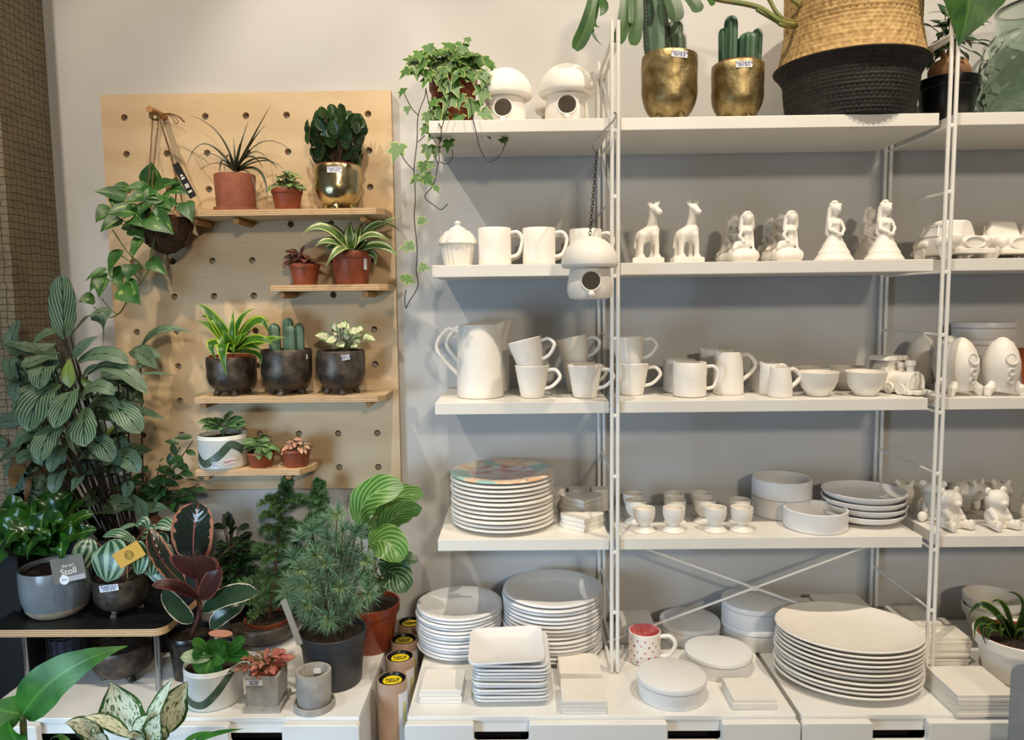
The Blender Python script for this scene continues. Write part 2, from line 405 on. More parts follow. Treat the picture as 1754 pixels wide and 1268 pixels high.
# ------------------------------------------------------------------ pegboard with round holes, dowels and four little shelves
PX0, PX1, PZ0, PZ1 = -1.4012, -.586, .968, 2.0968
HX = [-1.3365+.1142*i for i in range(7)]; HZ = [2.034-.1003*i for i in range(11)]
pb = T('pegboard', 'tall birch plywood pegboard with round holes hung on the wall', 'pegboard', (-.99, -.0245, 1.53))
mb = MB(); yf, yb = -.0245, -.0045; rh = .0094
xs = [PX0]+[(a+b)/2 for a, b in zip(HX, HX[1:])]+[PX1]; zs = [PZ1]+[(a+b)/2 for a, b in zip(HZ, HZ[1:])]+[PZ0]
NSG = 24
for i, hx in enumerate(HX):
    for j, hz in enumerate(HZ):
        x0, x1, z1, z0 = xs[i], xs[i+1], zs[j], zs[j+1]; ci = []; co = []; cb = []
        for k in range(NSG):
            a = 2*pi*k/NSG-pi*.75; ca, sa = cos(a), sin(a)
            ci.append(mb.add((hx+rh*ca, yf, hz+rh*sa))); cb.append(mb.add((hx+rh*ca, yb, hz+rh*sa)))
            q = k//(NSG//4); t = (k % (NSG//4))/(NSG//4)
            p = [(x0+(x1-x0)*t, z0), (x1, z0+(z1-z0)*t), (x1+(x0-x1)*t, z1), (x0, z1+(z0-z1)*t)][q]
            co.append(mb.add((p[0], yf, p[1])))
        for k in range(NSG):
            l = (k+1) % NSG; mb.face(co[k], co[l], ci[l], ci[k]); mb.face(ci[k], ci[l], cb[l], cb[k])
mb.cur = 1
for (xa, za, xb, zb) in ((PX0, PZ0, PX0, PZ1), (PX1, PZ1, PX1, PZ0), (PX0, PZ1, PX1, PZ1), (PX1, PZ0, PX0, PZ0)):
    i = [mb.add((xa, yf, za)), mb.add((xb, yf, zb)), mb.add((xb, yb, zb)), mb.add((xa, yb, za))]; mb.face(*i)
O('board', mb, [PLY, PLYE], pb, smooth=False, world=True)
def peg(col, row, y1):
    m = MB(); x, z = HX[col], HZ[row]; m.tube([(x, -.006, z), (x, y1+.001, z), (x, y1, z)], [.009, .009, .0082], 20); O('peg', m, WOODP, pb, world=True)
peg(1, 0, -.112)
for r, cols in ((3, (2, 3, 6)), (5, (4, 6)), (8, (2, 6)), (10, (2, 4))):
    for c in cols: peg(c, r, -.135)
def plyshelf(x0, x1, row, label, dp=.135, ch=.02, chx=None):
    z = HZ[row]+.0095; yb = -.0255; yf = yb-dp
    p = [(x0, yf), (x1-ch, yf), (x1, yf+(chx or ch)), (x1, yb), (x0, yb)]
    b = ((x0+x1)/2, yb-dp/2, z); m = MB(); m.prism(p, z, z+.0165)
    # top/bottom faces are veneer, the sides show the plies
    m.mi = [0, 0]+[1]*5
    o = O('plywood_shelf', m, [PLY, PLYE], loc=b, world=True, smooth=False, label=label, cat='shelf', group='plywood shelves on the pegboard', bev=.0008)
    return z+.0165
PS1 = plyshelf(-1.155, -.590, 3, 'longest plywood shelf, highest on the pegboard, holding the gold pot')
PS2 = plyshelf(-.9, -.590, 5, 'short plywood shelf second from the top of the pegboard')
PS3 = plyshelf(-1.12, -.602, 8, 'plywood shelf on the pegboard under the three bronze pots')
PS4 = plyshelf(-1.128, -.815, 10, 'lowest plywood shelf on the pegboard with a chamfered corner', ch=.026, chx=.06)

# ------------------------------------------------------------------ white wire shelving unit
S1Z, S2Z, S3Z, S4Z = 1.945, 1.599, 1.2575, .907; CT = .5552
su = T('shelving_unit', 'white wire frame shelving unit with four tiers of boards', 'shelving', (.4, -.17, CT))
RR = .0048; YF, YB = -.325, -.02
for X in (0.0, .8, 1.6):
    m = MB()
    for s in (-.0075, .0075):
        m.tube(bez([(X+s, YF, CT+.004), (X+s, YF, 1.2), (X+s, YF, 2.10), (X+s, YF+.006, 2.117), (X+s, YF+.022, 2.122), (X+s, YB-.022, 2.122), (X+s, YB-.006, 2.117), (X+s, YB, 2.10), (X+s, YB, 1.2), (X+s, YB, CT+.004)], 4), RR, 8)
        m.tube([(X+s, YF, CT+.008), (X+s, YB, CT+.008)], RR, 8)
    fr = O('upright_frame', m, RODM, su, world=True)
    for z in (1.912, 1.757, 1.566, 1.4136, 1.2222, 1.0687, .874, .7173):
        m = MB(); m.tube([(X, YF-.0035, z), (X, YF-.0028, z), (X, YF-.001, z), (X, YF+.001, z), (X, YF+.004, z), (X, YB, z)], [.0036, .0052, .0054, .004, .0032, .0032], 10); O('rung', m, RODM, fr, world=True)
for (x0, x1) in ((-.4475, -.0125), (.0145, .7755), (.818, 1.59)):
    for z in (S1Z, S2Z, S3Z, S4Z):
        m = MB(); m.box(((x0+x1)/2, -.1595, z-.0153), (x1-x0, .311, .0295)); O('shelf_board', m, SHELFM, su, world=True, smooth=False, bev=.0012)
m = MB()
for (a, b) in (((0, .565), (.8, .868)), ((0, .868), (.8, .565))):
    yy = -.17 if a[1] < .6 else -.163
    m.tube([(a[0], yy, a[1]), (b[0], yy, b[1])], .0036, 8)
m.box((.4, -.1665, .7165), (.022, .014, .012), 0); m.tube([(.4, -.172, .7165), (.4, -.178, .7165)], .004, 10)
O('cross_brace', m, RODM, su, world=True)

# ------------------------------------------------------------------ drawer cabinets with cut-out grips
def rounded(pts, r, n=4):
    out = []; N_ = len(pts)
    for i in range(N_):
        p = V((*pts[i], 0)); a = V((*pts[i-1], 0)); b = V((*pts[(i+1) % N_], 0)); da = (a-p).normalized(); db = (b-p).normalized()
        rr = r[i] if isinstance(r, (list, tuple)) else r
        if rr <= 0: out.append((p.x, p.y)); continue
        A, B = p+da*rr, p+db*rr
        for k in range(n+1):
            t = k/n; q = A*(1-t)**2+p*2*t*(1-t)+B*t*t; out.append((q.x, q.y))
    return out
def front_mesh(w, h, notches, nd, th=.02):
    pts = [(0, 0), (w, 0), (w, h)]; rad = [.006, .006, .01]
    for a, b in reversed(notches): pts += [(b, h), (b, h-nd), (a, h-nd), (a, h)]; rad += [.008, .008, .008, .008]
    pts.append((0, h)); rad.append(.01); P = rounded(pts, rad); m = MB(); n = len(P); b = 0
    # triangulate with bmesh
    import bmesh
    bm = bmesh.new(); vs = [bm.verts.new((x, 0, z)) for x, z in P]; f = bm.faces.new(vs); r = bmesh.ops.extrude_face_region(bm, geom=[f])
    for g in r['geom']:
        if isinstance(g, bmesh.types.BMVert): g.co.y = -th
    bmesh.ops.recalc_face_normals(bm, faces=bm.faces); me = bpy.data.meshes.new('drawer'); bm.to_mesh(me); bm.free(); me.materials.append(CABM); me.uv_layers.new(name='UVMap'); return me
def cabinet(x0, x1, label):
    r = T('drawer_cabinet', label, 'cabinet', ((x0+x1)/2, -.27, 0), group='white drawer cabinets along the wall')
    m = MB(); w = x1-x0; cx = (x0+x1)/2
    m.box((cx, -.2675, CT-.0065), (w, .505, .012)); m.box((x0+.009, -.2675, .277), (.018, .505, .53)); m.box((x1-.009, -.2675, .277), (.018, .505, .53))
    m.box((cx, -.5105, CT-.026), (w-.036, .015, .028)); m.box((cx, -.2675, .02), (w-.036, .5, .03)); m.box((cx, -.025, .28), (w-.036, .01, .5))
    O('carcass', m, CABM, r, world=True, smooth=False, bev=.0015)
    m = MB(); m.box((cx, -.46, .27), (w-.04, .01, .46)); O('recess_shade', m, BLACK, r, world=True, smooth=False)  # black panel paints in the darkness of the unlit hollow behind the grips
    nn = [(w*.178, w*.318), (w*.672, w*.81)]
    for z0, h, nt in ((.291, .256, nn), (.02, .262, nn)):
        o = O('drawer', front_mesh(w+.008, h, nt, .047), None, r, loc=(x0-.004-cx, -.5215+.27, z0))
        b = o.modifiers.new('Bevel', 'BEVEL'); b.width = .0025; b.segments = 2; b.limit_method = 'ANGLE'
    return r
cabinet(-1.5115, -.6145, 'white drawer cabinet at the left carrying the plants')
cabinet(-.503, .392, 'white drawer cabinet in the middle under the plate stacks')
cabinet(.4035, 1.30, 'white drawer cabinet at the right under the oval plates')

# ------------------------------------------------------------------ small black table on the left cabinet
TZ = .72
tb = T('side_table', 'low black topped table with pale plywood edge and steel legs', 'table', (-1.33, -.25, CT))
m = MB(); P = rounded([(-1.56, -.413), (-1.112, -.413), (-1.112, -.205), (-1.56, -.205)], [.03, .035, .03, .03], 6)
m.prism(P, TZ-.019, TZ); m.mi = [1, 0]+[1]*len(P)
O('tabletop', m, [simple('black_laminate', (26, 27, 30), .35), PLYE], tb, world=True, smooth=False, bev=.001)
for x, y in ((-1.138, -.398), (-1.468, -.398), (-1.138, -.225), (-1.468, -.225)):
    m = MB(); m.tube([(x, y, CT), (x, y, TZ-.019)], .0075, 14); O('leg', m, STEEL, tb, world=True)

# ------------------------------------------------------------------ lights
def spot(loc, tgt, e, ang, col, sz=.04, blend=.35):
    l = bpy.data.lights.new('spot', 'SPOT'); l.energy = e; l.spot_size = math.radians(ang); l.color = col; l.shadow_soft_size = sz; l.spot_blend = blend
    o = bpy.data.objects.new('ceiling_spot', l); COL.objects.link(o); o.location = loc
    o.rotation_euler = (V(tgt)-V(loc)).to_track_quat('-Z', 'Y').to_euler(); return o
WARM = (1.0, .87, .70)
spot((-1.75, -1.5, 3.95), (-.92, -.05, 1.8), 165, 36, WARM, .035, .55)
spot((-.45, -1.45, 3.95), (-.02, -.15, 1.3), 172, 62, WARM, .035)
spot((1.15, -1.45, 3.95), (.75, -.15, 1.3), 190, 70, WARM, .035)
def area(loc, tgt, e, sx, sy, col, name, spread=180):
    l = bpy.data.lights.new(name, 'AREA'); l.shape = 'RECTANGLE'; l.size = sx; l.size_y = sy; l.energy = e; l.color = col; l.spread = math.radians(spread)
    o = bpy.data.objects.new(name, l); COL.objects.link(o); o.location = loc; o.rotation_euler = (V(tgt)-V(loc)).to_track_quat('-Z', 'Y').to_euler(); return o
area((-1.9, -2.1, .95), (-.72, -.35, .58), 8.0, .7, .9, (.50, .75, 1.0), 'shop_door_daylight', 80)
area((1.1, -5.8, 3.1), (.2, 0, 1.3), 90, .5, .3, (1.0, .86, .68), 'far_ceiling_lamp')
w = bpy.data.worlds.new('World'); SC.world = w; w.use_nodes = True
w.node_tree.nodes['Background'].inputs[0].default_value = (1.0, .92, .82, 1); w.node_tree.nodes['Background'].inputs[1].default_value = .095
cam = bpy.data.cameras.new('camera'); cam.sensor_width = 36; cam.lens = FPX/1754*36; cam.clip_start = .05
co = bpy.data.objects.new('camera', cam); COL.objects.link(co); SC.camera = co
co.matrix_world = Matrix(((RT.x, UP.x, -FW.x, CP.x), (RT.y, UP.y, -FW.y, CP.y), (RT.z, UP.z, -FW.z, CP.z), (0, 0, 0, 1)))
vs = SC.view_settings; SC.display_settings.display_device = 'sRGB'; vs.view_transform = 'Standard'; vs.look = 'None'; vs.exposure = 0.0; vs.gamma = 1; vs.use_curve_mapping = False
# ------------------------------------------------------------------ ceramic ware
ORD = ['topmost', 'second', 'third', 'fourth', 'fifth', 'sixth', 'seventh', 'eighth', 'ninth', 'tenth', 'eleventh', 'twelfth', 'thirteenth', 'fourteenth', 'fifteenth', 'sixteenth']
def seat(u, v, z, rp):
    """centre and radius of a round thing whose foot touches level z at the photograph's (u, v)"""
    P = az(u, v, z); r = px(rp, P); y = P.y+r*.96; r = px(rp, (P.x, y, z)); return V((xat(u, y, z), y, z)), r
def spt(u, y, z): return V((xat(u, y, z), y, z))
def hz(u, v, c): return at(u, v, c.y).z-c.z
def stack(proto, c, n, dz, fmt, group, jit=0.0, rj=0.0, seed=1, first=None):
    """n copies upward from c; proto itself is the topmost; fmt gets the place in the stack counted from the top"""
    rr = random.Random(seed)
    for i in range(n):
        k = n-1-i; p = V(c)+V((rr.uniform(-jit, jit), rr.uniform(-jit, jit), dz*k)); rz = rr.uniform(-rj, rj)
        lab = fmt % (ORD[i] if i < n-1 or n == 1 else 'bottom')
        if i == 0: proto.location = p; proto.rotation_euler.z = rz+proto.rotation_euler.z; proto['label'] = lab; proto['group'] = group; base = proto.rotation_euler.z-rz
        else: dup(proto, p, base+rz, lab, group)
def solid(name, prof, mat, label, cat, group=None, loc=(0, 0, 0), rz=0, seg=56, **k):
    m = MB(); m.lathe(prof, seg, **k); return O(name, m, mat, label=label, cat=cat, group=group, loc=loc, rz=rz)
def plate_prof(r, h, t=.004):
    return [(0, .0), (r*.52, 0), (r*.56, .001), (r*.60, h*.35), (r*.95, h*.86), (r*.992, h*.93), (r, h), (r*.992, h+t*.75), (r*.97, h+t), (r*.9, h*.9+t), (r*.66, h*.5+t), (r*.60, h*.28+t), (r*.54, t+.001), (0, t)]
# ---- round plates on the lowest shelf
c = spt(862, -.168, S4Z); r = px(88, c); top = hz(862, 806, c); n = 12; dz = (top-.016)/(n-1)
pl = solid('round_plate', plate_prof(r, .013, .0055), CER, 'x', 'plate')
def _paint():
    q = NT('painted_plate'); v = q.coord('Object', (1, 1, 1)); sp = q.n('ShaderNodeSeparateXYZ'); q.l(v, sp.inputs[0])
    rad = q.math('SQRT', q.math('ADD', q.math('MULTIPLY', sp.outputs[0], sp.outputs[0]), q.math('MULTIPLY', sp.outputs[1], sp.outputs[1])))
    no = q.noise(v, 7, 1, .3); no2 = q.noise(q.coord('Object', (1.3, 3, 1)), 12, 2)
    rim = q.mix(q.ramp(no, .44, .5), lin((160, 194, 184)), q.mix(q.ramp(no2, .45, .55), lin((230, 186, 150)), lin((236, 222, 200))))
    mid = q.mix(q.ramp(no2, .46, .54), lin((216, 216, 216)), q.mix(q.ramp(no, .45, .55), lin((206, 142, 138)), lin((224, 190, 182))))
    col = q.mix(q.ramp(rad, r*.62, r*.66), mid, rim)
    vo = q.n('ShaderNodeTexVoronoi'); vo.inputs['Scale'].default_value = 55; q.l(v, vo.inputs['Vector'])
    dots = q.math('MULTIPLY', q.ramp(vo.outputs['Distance'], .2, .14), q.ramp(q.noise(v, 22, 1), .52, .56))
    col = q.mix(q.math('MULTIPLY', dots, .9), col, lin((40, 36, 40)))
    geo = q.n('ShaderNodeNewGeometry'); 
    return q.set(col, .25)
tp = solid('painted_plate', plate_prof(r, .013, .0055), _paint(), 'round plate painted mint and coral with black specks, topmost of its stack', 'plate', loc=(c.x, c.y, c.z+dz*(n-1)))
tp.data.materials.append(CER)
for p in tp.data.polygons:
    if p.normal.z < .2: p.material_index = 1
stack(pl, c, n-1, dz, 'white round plate under the painted plate, %s of the plain ones there', 'round plates on the lowest shelf', .0025, .3, 3)
# ---- round plates on the cabinet
c, r = seat(788, 1138, CT, 72); r = px(73, c+V((0, 0, .1))); top = hz(788, 1032, c); n = 13; dz = (top-.017)/(n-1)
pl = solid('side_plate', plate_prof(r, .014, .0045), BLUEW, 'x', 'plate', seg=64)
stack(pl, c, n, dz, 'small round rimmed plate beside the cardboard tubes, %s of its stack', 'small round plates on the cabinet', .003, .3, 5)
c, r = seat(947, 1143, CT, 84); r = px(85.5, c+V((0, 0, .12))); top = hz(947, 1006, c); n = 15; dz = (top-.017)/(n-1)
pl = solid('dinner_plate', plate_prof(r, .014, .0045), BLUEW, 'x', 'plate', seg=64)
stack(pl, c, n, dz, 'large round rimmed plate left of the front post, %s of its stack', 'large round plates on the cabinet', .003, .3, 6)
# ---- square plates
P = az(877, 1214, CT); hw = px(69, P); c = V((xat(877, P.y+hw, CT), P.y+hw, CT)); top = hz(873, 1098, c)
def sq_prof(a): return [(0, 0), (a*.60, 0), (a*.66, .002), (a*.97, .013), (a, .016), (a*.99, .0195), (a*.93, .0185), (a*.70, .0075), (a*.64, .0055), (0, .005)]
m = MB(); m.lathe(sq_prof(hw*.97), 64, n=9)
pl = O('square_plate', m, BLUEW, label='x', cat='plate'); n = 11; dz = (top-.03)/(n)
for i, v_ in enumerate(pl.data.vertices): pass
sqt = dup(pl, c+V((-.012, -.004, dz*n+.006)), .05, 'square white plate tipped slightly to the left, topmost of the square stack', 'square plates on the cabinet'); sqt.rotation_euler = (.02, -.035, .03)
stack(pl, c, n, dz, 'square white plate under the tipped one, %s of the level ones', 'square plates on the cabinet', .0025, .025, 8)
# ---- oval plates
P = az(1455, 1213, CT); rx = px(121, P+V((0, .1, .1))); ry = rx*.84; c = V((xat(1448, P.y+ry, CT), P.y+ry*.97, CT)); top = hz(1448, 1074, c); n = 11; dz = (top-.02)/(n-1)
m = MB(); m.lathe([(0, 0), (.55, 0), (.62, .003), (.9, .0125), (.985, .0195), (1, .0225), (.985, .0255), (.95, .0238), (.8, .0128), (.6, .0075), (0, .006)], 72, sx=rx, sy=ry)
for i, p in enumerate(m.v): p.z *= 1
pl = O('oval_plate', m, CER, label='x', cat='plate', rz=-.22)
stack(pl, c, n, dz, 'large oval plate on the right cabinet, %s of its stack', 'oval plates on the right cabinet', .003, .012, 9)
# ---- tiles
def tiles(u0, u1, v, n, th, depth, fmt, group, y=None, rj=.02, jit=.002, z=CT, mat=None, rz=0, seed=4):
    P = az((u0+u1)/2, v, z) if y is None else V((0, y, z)); w = px(u1-u0, (P.x, P.y, z)); d = depth or w
    x = xat((u0+u1)/2, P.y, z); c = V((x, P.y+d/2, z)); m = MB(); m.box((0, 0, th/2), (w, d, th*.94))
    o = O('ceramic_tile', m, mat or CER, label='x', cat='tile', smooth=False, bev=.0008, rz=rz); stack(o, c, n, th, fmt, group, jit, rj, seed)
tiles(719, 791, 1206, 4, .0085, None, 'square tile left of the square plates, %s of its pile', 'tile pile at the cabinet corner', seed=2)
tiles(964, 1041, 1225, 4, .0085, None, 'square tile right of the square plates, %s of the front pile', 'tile pile in front of the pinkish tiles', seed=3)
tiles(958, 1030, 1176, 4, .0085, None, 'square tile behind the front tile pile near the post, %s of its pile', 'tile pile beside the post foot', seed=5)
tiles(1256, 1330, 1217, 3, .0088, None, 'square tile in front of the lidded tins, %s of the pile of three', 'tile pile before the tins', seed=6, rj=.012)
tiles(1063, 1121, 1104, 6, .0095, None, 'square tile behind the heart mug, %s of its pile', 'tile pile behind the heart mug', y=-.16, seed=7)
tiles(1640, 1742, 1228, 6, .0085, None, 'square tile under the white pot and the acrylic panel, %s of the front pile', 'big tiles at the right front', seed=8, rj=.006, jit=.001)
tiles(1574, 1660, 1140, 9, .0083, .125, 'square tile behind the right post, %s of the tall pile', 'tall tile pile by the right post', seed=9, rj=.03, jit=.004)
P = az(1617, 1140, CT)
m = MB(); m.box((0, 0, .0043), (.1, .115, .008)); o = O('ceramic_tile', m, CER, label='x', cat='tile', smooth=False, bev=.0008)
stack(o, V((P.x-.03, P.y+.105, CT+9*.0083)), 2, .0088, 'square tile set back on the tall pile by the right post, %s of two', 'tiles set back on the tall pile', .002, .02, 3)
tiles(1411, 1494, 1100, 9, .0105, .11, 'square tile behind the oval plates, %s of the right hand pile', 'tile pile behind the oval plates', y=-.16, seed=10)
tiles(1345, 1412, 1100, 8, .0105, .09, 'square tile behind the oval plates, %s of the pile beside the tins', 'tile pile beside the stacked tins', y=-.14, seed=12)
# ---- heart shaped tiles
def heart(w):
    P = []
    for k in range(48):
        t = 2*pi*k/48; P.append((16*sin(t)**3, 13*cos(t)-5*cos(2*t)-2*cos(3*t)-cos(4*t)))
    return [(-x/33*w, (y+2.5)/33*w*.92) for x, y in P]
def hearts(u, v, y, wp, n, th, fmt, group, rz=0):
    c = spt(u, y, S4Z); w = px(wp, c); m = MB(); m.prism(heart(w), 0, th*.93); o = O('heart_tile', m, CER, label='x', cat='tile', bev=.001, sharp=30, rz=rz); stack(o, c, n, th, fmt, group, .0015, .02, 5)
hearts(998, 0, -.225, 77, 3, .0115, 'heart shaped tile nearest the shelf edge, %s of three', 'front pile of heart tiles')
hearts(997, 0, -.125, 76, 5, .0118, 'heart shaped tile in shade behind the front hearts, %s of its pile', 'rear pile of heart tiles')
for u, wd, nm in ((958, 22, 'between plates and hearts'), (992, 36, 'behind the middle of the hearts'), (1027, 30, 'nearest the back post')):
    c = spt(u, -.045, S4Z); m = MB(); m.lathe([(0, 0), (.5, 0), (.5, .058), (.49, .061), (0, .061)], 32, n=3.0, sx=px(wd, c), sy=.05)
    O('lidded_box', m, CER, loc=c, label='small plain ceramic box at the back of the shelf, '+nm, cat='box', group='small boxes behind the heart tiles')
# ---- lidded tins
def tin(c, r, h, lh, label, group, name='lidded_tin'):
    t = T(name, label, 'tin', c, 0, group); m = MB(); b = h-lh
    m.lathe([(0, 0), (r*.97, 0), (r*.985, .002), (r*.985, b-.001), (r*.94, b), (0, b)], 56); O('body', m, BLUEW, t)
    m = MB(); m.lathe([(0, b+.0005), (r*.985, b+.0005), (r*1.0, b+.002), (r*1.0, h-.0045), (r*.985, h-.001), (r*.96, h), (0, h)], 56); O('lid', m, BLUEW, t); return t
for u, v, rp, vt, lab in ((1150, 1218, 58.5, 1154, 'lidded round tin at the front edge left of the tiles'), (1230, 1168, 56.5, 1112, 'lidded round tin standing behind the pile of three tiles'), (1181, 1112, 51, 1060, 'lidded round tin at the back under the cross brace')):
    c, r = seat(u, v, CT, rp); h = hz(u, vt, c); tin(c, r, h, h*.27, lab, 'lidded tins on the cabinet')
c, r = seat(1289, 1118, CT, 52.5); h = hz(1289, 1027, c)/2
tin(c, r, h, h*.25, 'lidded round tin at the back, bottom of the two stacked', 'lidded tins on the cabinet')
tin(c+V((.002, .004, h)), r*1.02, h, h*.25, 'lidded round tin at the back, top of the two stacked', 'lidded tins on the cabinet')
c = spt(1680, -.075, S3Z); r = px(49, c); H = hz(1680, 551, c); z = 0
for i, (fr, lab) in enumerate(((.5, 'bottom and tallest'), (.24, 'middle'), (.26, 'top'))):
    tin(c+V((0, 0, z)), r*(1-.01*i), H*fr-.0005, H*fr*.35, 'large shaded tin behind the rockets, %s of three' % lab, 'stacked tins behind the rockets'); z += H*fr
# ---- mugs, cups
def ring(r, z0, z1, out, th=.0045, flat=1.0):
    P = bez([(r-.003, 0, z1), (r+out*.62, 0, z1+.004), (r+out, 0, z1-(z1-z0)*.3), (r+out*.72, 0, z0+(z1-z0)*.33), (r-.003, 0, z0)], 6); m = MB(); m.tube(P, th, 10); return m
def mug(c, r0, r1, h, out, rz, label, group, mat=None, tilt=None, hz0=.22, hz1=.86, name='mug'):
    t = T(name, label, 'mug', c, rz, group); m = MB(); mat = mat or CER; k = .0035
    m.lathe([(0, 0), (r0*.9, 0), (r0, .003), (r0+(r1-r0)*.5, h*.5), (r1, h-.002), (r1-k*.4, h), (r1-k, h-.002), (r0+(r1-r0)*.5-k, h*.5), (r0-k, .008), (0, .006)], 48); O('body', m, mat, t)
    rm = r0+(r1-r0)*hz0; m = MB(); ro = r0+(r1-r0)*hz1
    P = bez([(ro-.003, 0, h*hz1), (ro+out*.55, 0, h*hz1+.002), (ro+out*.92, 0, h*(hz1-.11)), (ro+out*.93, 0, h*(hz1*.55+hz0*.45)), (rm+out*.6, 0, h*(hz0+.08)), (rm-.003, 0, h*hz0)], 6)
    m.tube(P, .0046, 10); O('handle', m, mat, t)
    if tilt: t.rotation_euler = tilt
    return t
g = 'straight mugs on the second shelf'
for u, y, lab in ((848, -.235, 'straight white mug beside the cupcake jar'), (851, -.118, 'straight white mug hidden behind the mug beside the cupcake jar'), (923.5, -.235, 'straight white mug in the middle of its row, second from the jar'), (925, -.118, 'straight white mug hidden behind the middle mug of the row'), (1003, -.2, 'straight white mug behind the hanging mushroom birdhouse'), (1001, -.083, 'straight white mug hidden behind the birdhouse mug')):
    c = spt(u, y, S2Z); r = px(28, spt(u, -.235, S2Z)); h = at(u, 391, -.235).z-S2Z; mug(c, r, r, h, r*.74, -.2, lab, g)
g = 'tapered mugs on the third shelf'
c0, r0 = seat(912, 683, S3Z, 20); r1 = px(29.5, c0); h = hz(912, 625, c0)
def taper(c, lab, rz=-.3, tilt=None): return mug(c, r0, r1, h, r1*.72, rz, lab, g, tilt=tilt, hz0=.28, hz1=.84)
taper(c0, 'tapered mug next to the tall jug, carrying a tipped mug'); taper(c0+V((.0, 0, h*.80)), 'tapered mug tipped over in the mug beside the tall jug', tilt=(0, -.24, -.25))
c = spt(992, -.12, S3Z); taper(c, 'tapered mug in shade near the back post, under another'); taper(c+V((-.004, 0, h*.79)), 'tapered mug in shade tipped on the mug near the back post', tilt=(0, -.2, -.3))
c, _ = seat(1002, 683, S3Z, 20); taper(c, 'tapered mug standing alone just left of the front post')
c = spt(1082, -.185, S3Z); taper(c, 'tapered mug right of the front post, under another', -.25); taper(c+V((-.002, 0, h*.8)), 'tapered mug tipped on the mug right of the front post', tilt=(0, -.13, -.25))
g = 'straight mugs on the third shelf'; c, r = seat(1181, 682, S3Z, 28); h = hz(1181, 620, c)
mug(c, r, r, h, r*.7, -.3, 'straight mug with square shoulders in front of its twin', g); mug(spt(1163, c.y+.09, S3Z), r, r, h, r*.68, -.2, 'straight mug half hidden behind its twin', g)
# ---- jugs
def jug(c, r0, r1, h, rz, label, group, out, spout=1.28, hz0=.3, hz1=.9):
    """handle on local -x, spout on local +x"""
    t = T('jug', label, 'jug', c, rz, group); m = MB(); k = .004
    def fn(r, z, a):
        d = max(0, cos(a))**16; f = max(0, (z/h-.72)/.28)**1.5
        return r*(1+(spout-1)*d*f), z+.05*h*d*f*(1 if r > r1*.5 else 0)
    pr = []
    for i in range(15):
        q = i/14; pr.append((r0+(r1-r0)*q**2.2, max(.003, h*q)))
    m.lathe([(0, 0), (r0*.95, 0)]+pr+[(r1-k*.5, h+.001)]+[(a-k, b) for a, b in reversed(pr[1:])]+[(0, .008)], 56, fn=fn); O('body', m, CER, t)
    m = MB(); m.tube(bez([(-r1+.002, 0, h*hz1), (-r1-out*.55, 0, h*(hz1+.03)), (-r0-out*.98, 0, h*(hz1-.2)), (-r0-out*.6, 0, h*(hz0+.2)), (-r0+.004, 0, h*hz0)], 6), [.0056]*25, 10); O('handle', m, CER, t); return t
c, r = seat(823, 684, S3Z, 39.5); h = hz(823, 556, c)
jug(c, r, r*.92, h, -.12, 'tall white jug at the left end of the third shelf, the nearer one', 'tall jugs', r*.92, 1.36); jug(c+V((.015, .124, 0)), r, r*.92, h*1.0, -.12, 'tall white jug hidden behind the nearer tall jug', 'tall jugs', r*.92, 1.36)
c, r = seat(1247, 678, S3Z, 25.5); h = hz(1250, 603, c)
jug(c, r, r*.84, h, pi+.15, 'mid sized white jug with its handle to the right', 'mid sized jugs', r*.95, 1.25); jug(spt(1221, c.y+.11, S3Z), r, r*.84, h, pi+.1, 'mid sized white jug half hidden behind the nearer one', 'mid sized jugs', r*.95, 1.25)
c, r = seat(1336, 682, S3Z, 18); h = hz(1337, 630, c)
for i, (u, dy, lab) in enumerate(((1336, 0, 'small white creamer with its handle right, the nearest of three'), (1318, .055, 'small white creamer second of the row going back'), (1302, .115, 'small white creamer in shade, farthest of three'))):
    jug(spt(u, c.y+dy, S3Z), r*(1+.12*(i == 0)-.0*i), r*.86, h*(1 if i == 0 else 1.08), pi+.1, lab, 'small creamers', r*.85, 1.2)
# ---- bowls
def bowl_prof(r, h, b, t=.0035): return [(0, 0), (b*.9, 0), (b, .002), (b*1.02, h*.1), (b+(r-b)*.5, h*.3), (b+(r-b)*.84, h*.6), (r, h-.001), (r-t*.4, h), (r-t, h-.001), (b+(r-b)*.84-t, h*.6), (b+(r-b)*.5-t, h*.32), (b*.7, h*.14), (0, h*.12)]
c, r = seat(1403, 681, S3Z, 18); b = r; r = px(34, c); h = hz(1403, 637, c); c.y += .01
bw = solid('deep_bowl', bowl_prof(r, h, b), CER, 'deep round bowl next to the creamers', 'bowl', 'deep bowls on the third shelf', c)
dup(bw, spt(1482, c.y, S3Z), 0, 'deep round bowl next to the toy train'); dup(bw, spt(1388, c.y+.13, S3Z), 0, 'deep round bowl in shade behind the creamer handle'); dup(bw, spt(1450, c.y+.13, S3Z), 0, 'deep round bowl in shade between the two front bowls')
def cyl(r, h, t=.005): return [(0, 0), (r*.97, 0), (r, .003), (r, h-.0015), (r-t*.5, h), (r-t, h-.0015), (r-t, .008), (r-t*2, .006), (0, .006)]
c, r = seat(1396, 917, S4Z, 52); h = hz(1396, 869, c)
bw = solid('straight_bowl', cyl(r, h), BLUEW, 'straight sided bowl alone near the shelf edge', 'bowl', 'straight sided bowls', c)
c2 = spt(1338, -.105, S4Z); dup(bw, c2, 0, 'straight sided bowl at the back, lower of two'); dup(bw, c2+V((0, 0, h+.0006)), 0, 'straight sided bowl at the back, upper of two')
c = spt(1478, -.165, S4Z); r = px(68, c); b = px(42, c); top = hz(1478, 838, c)
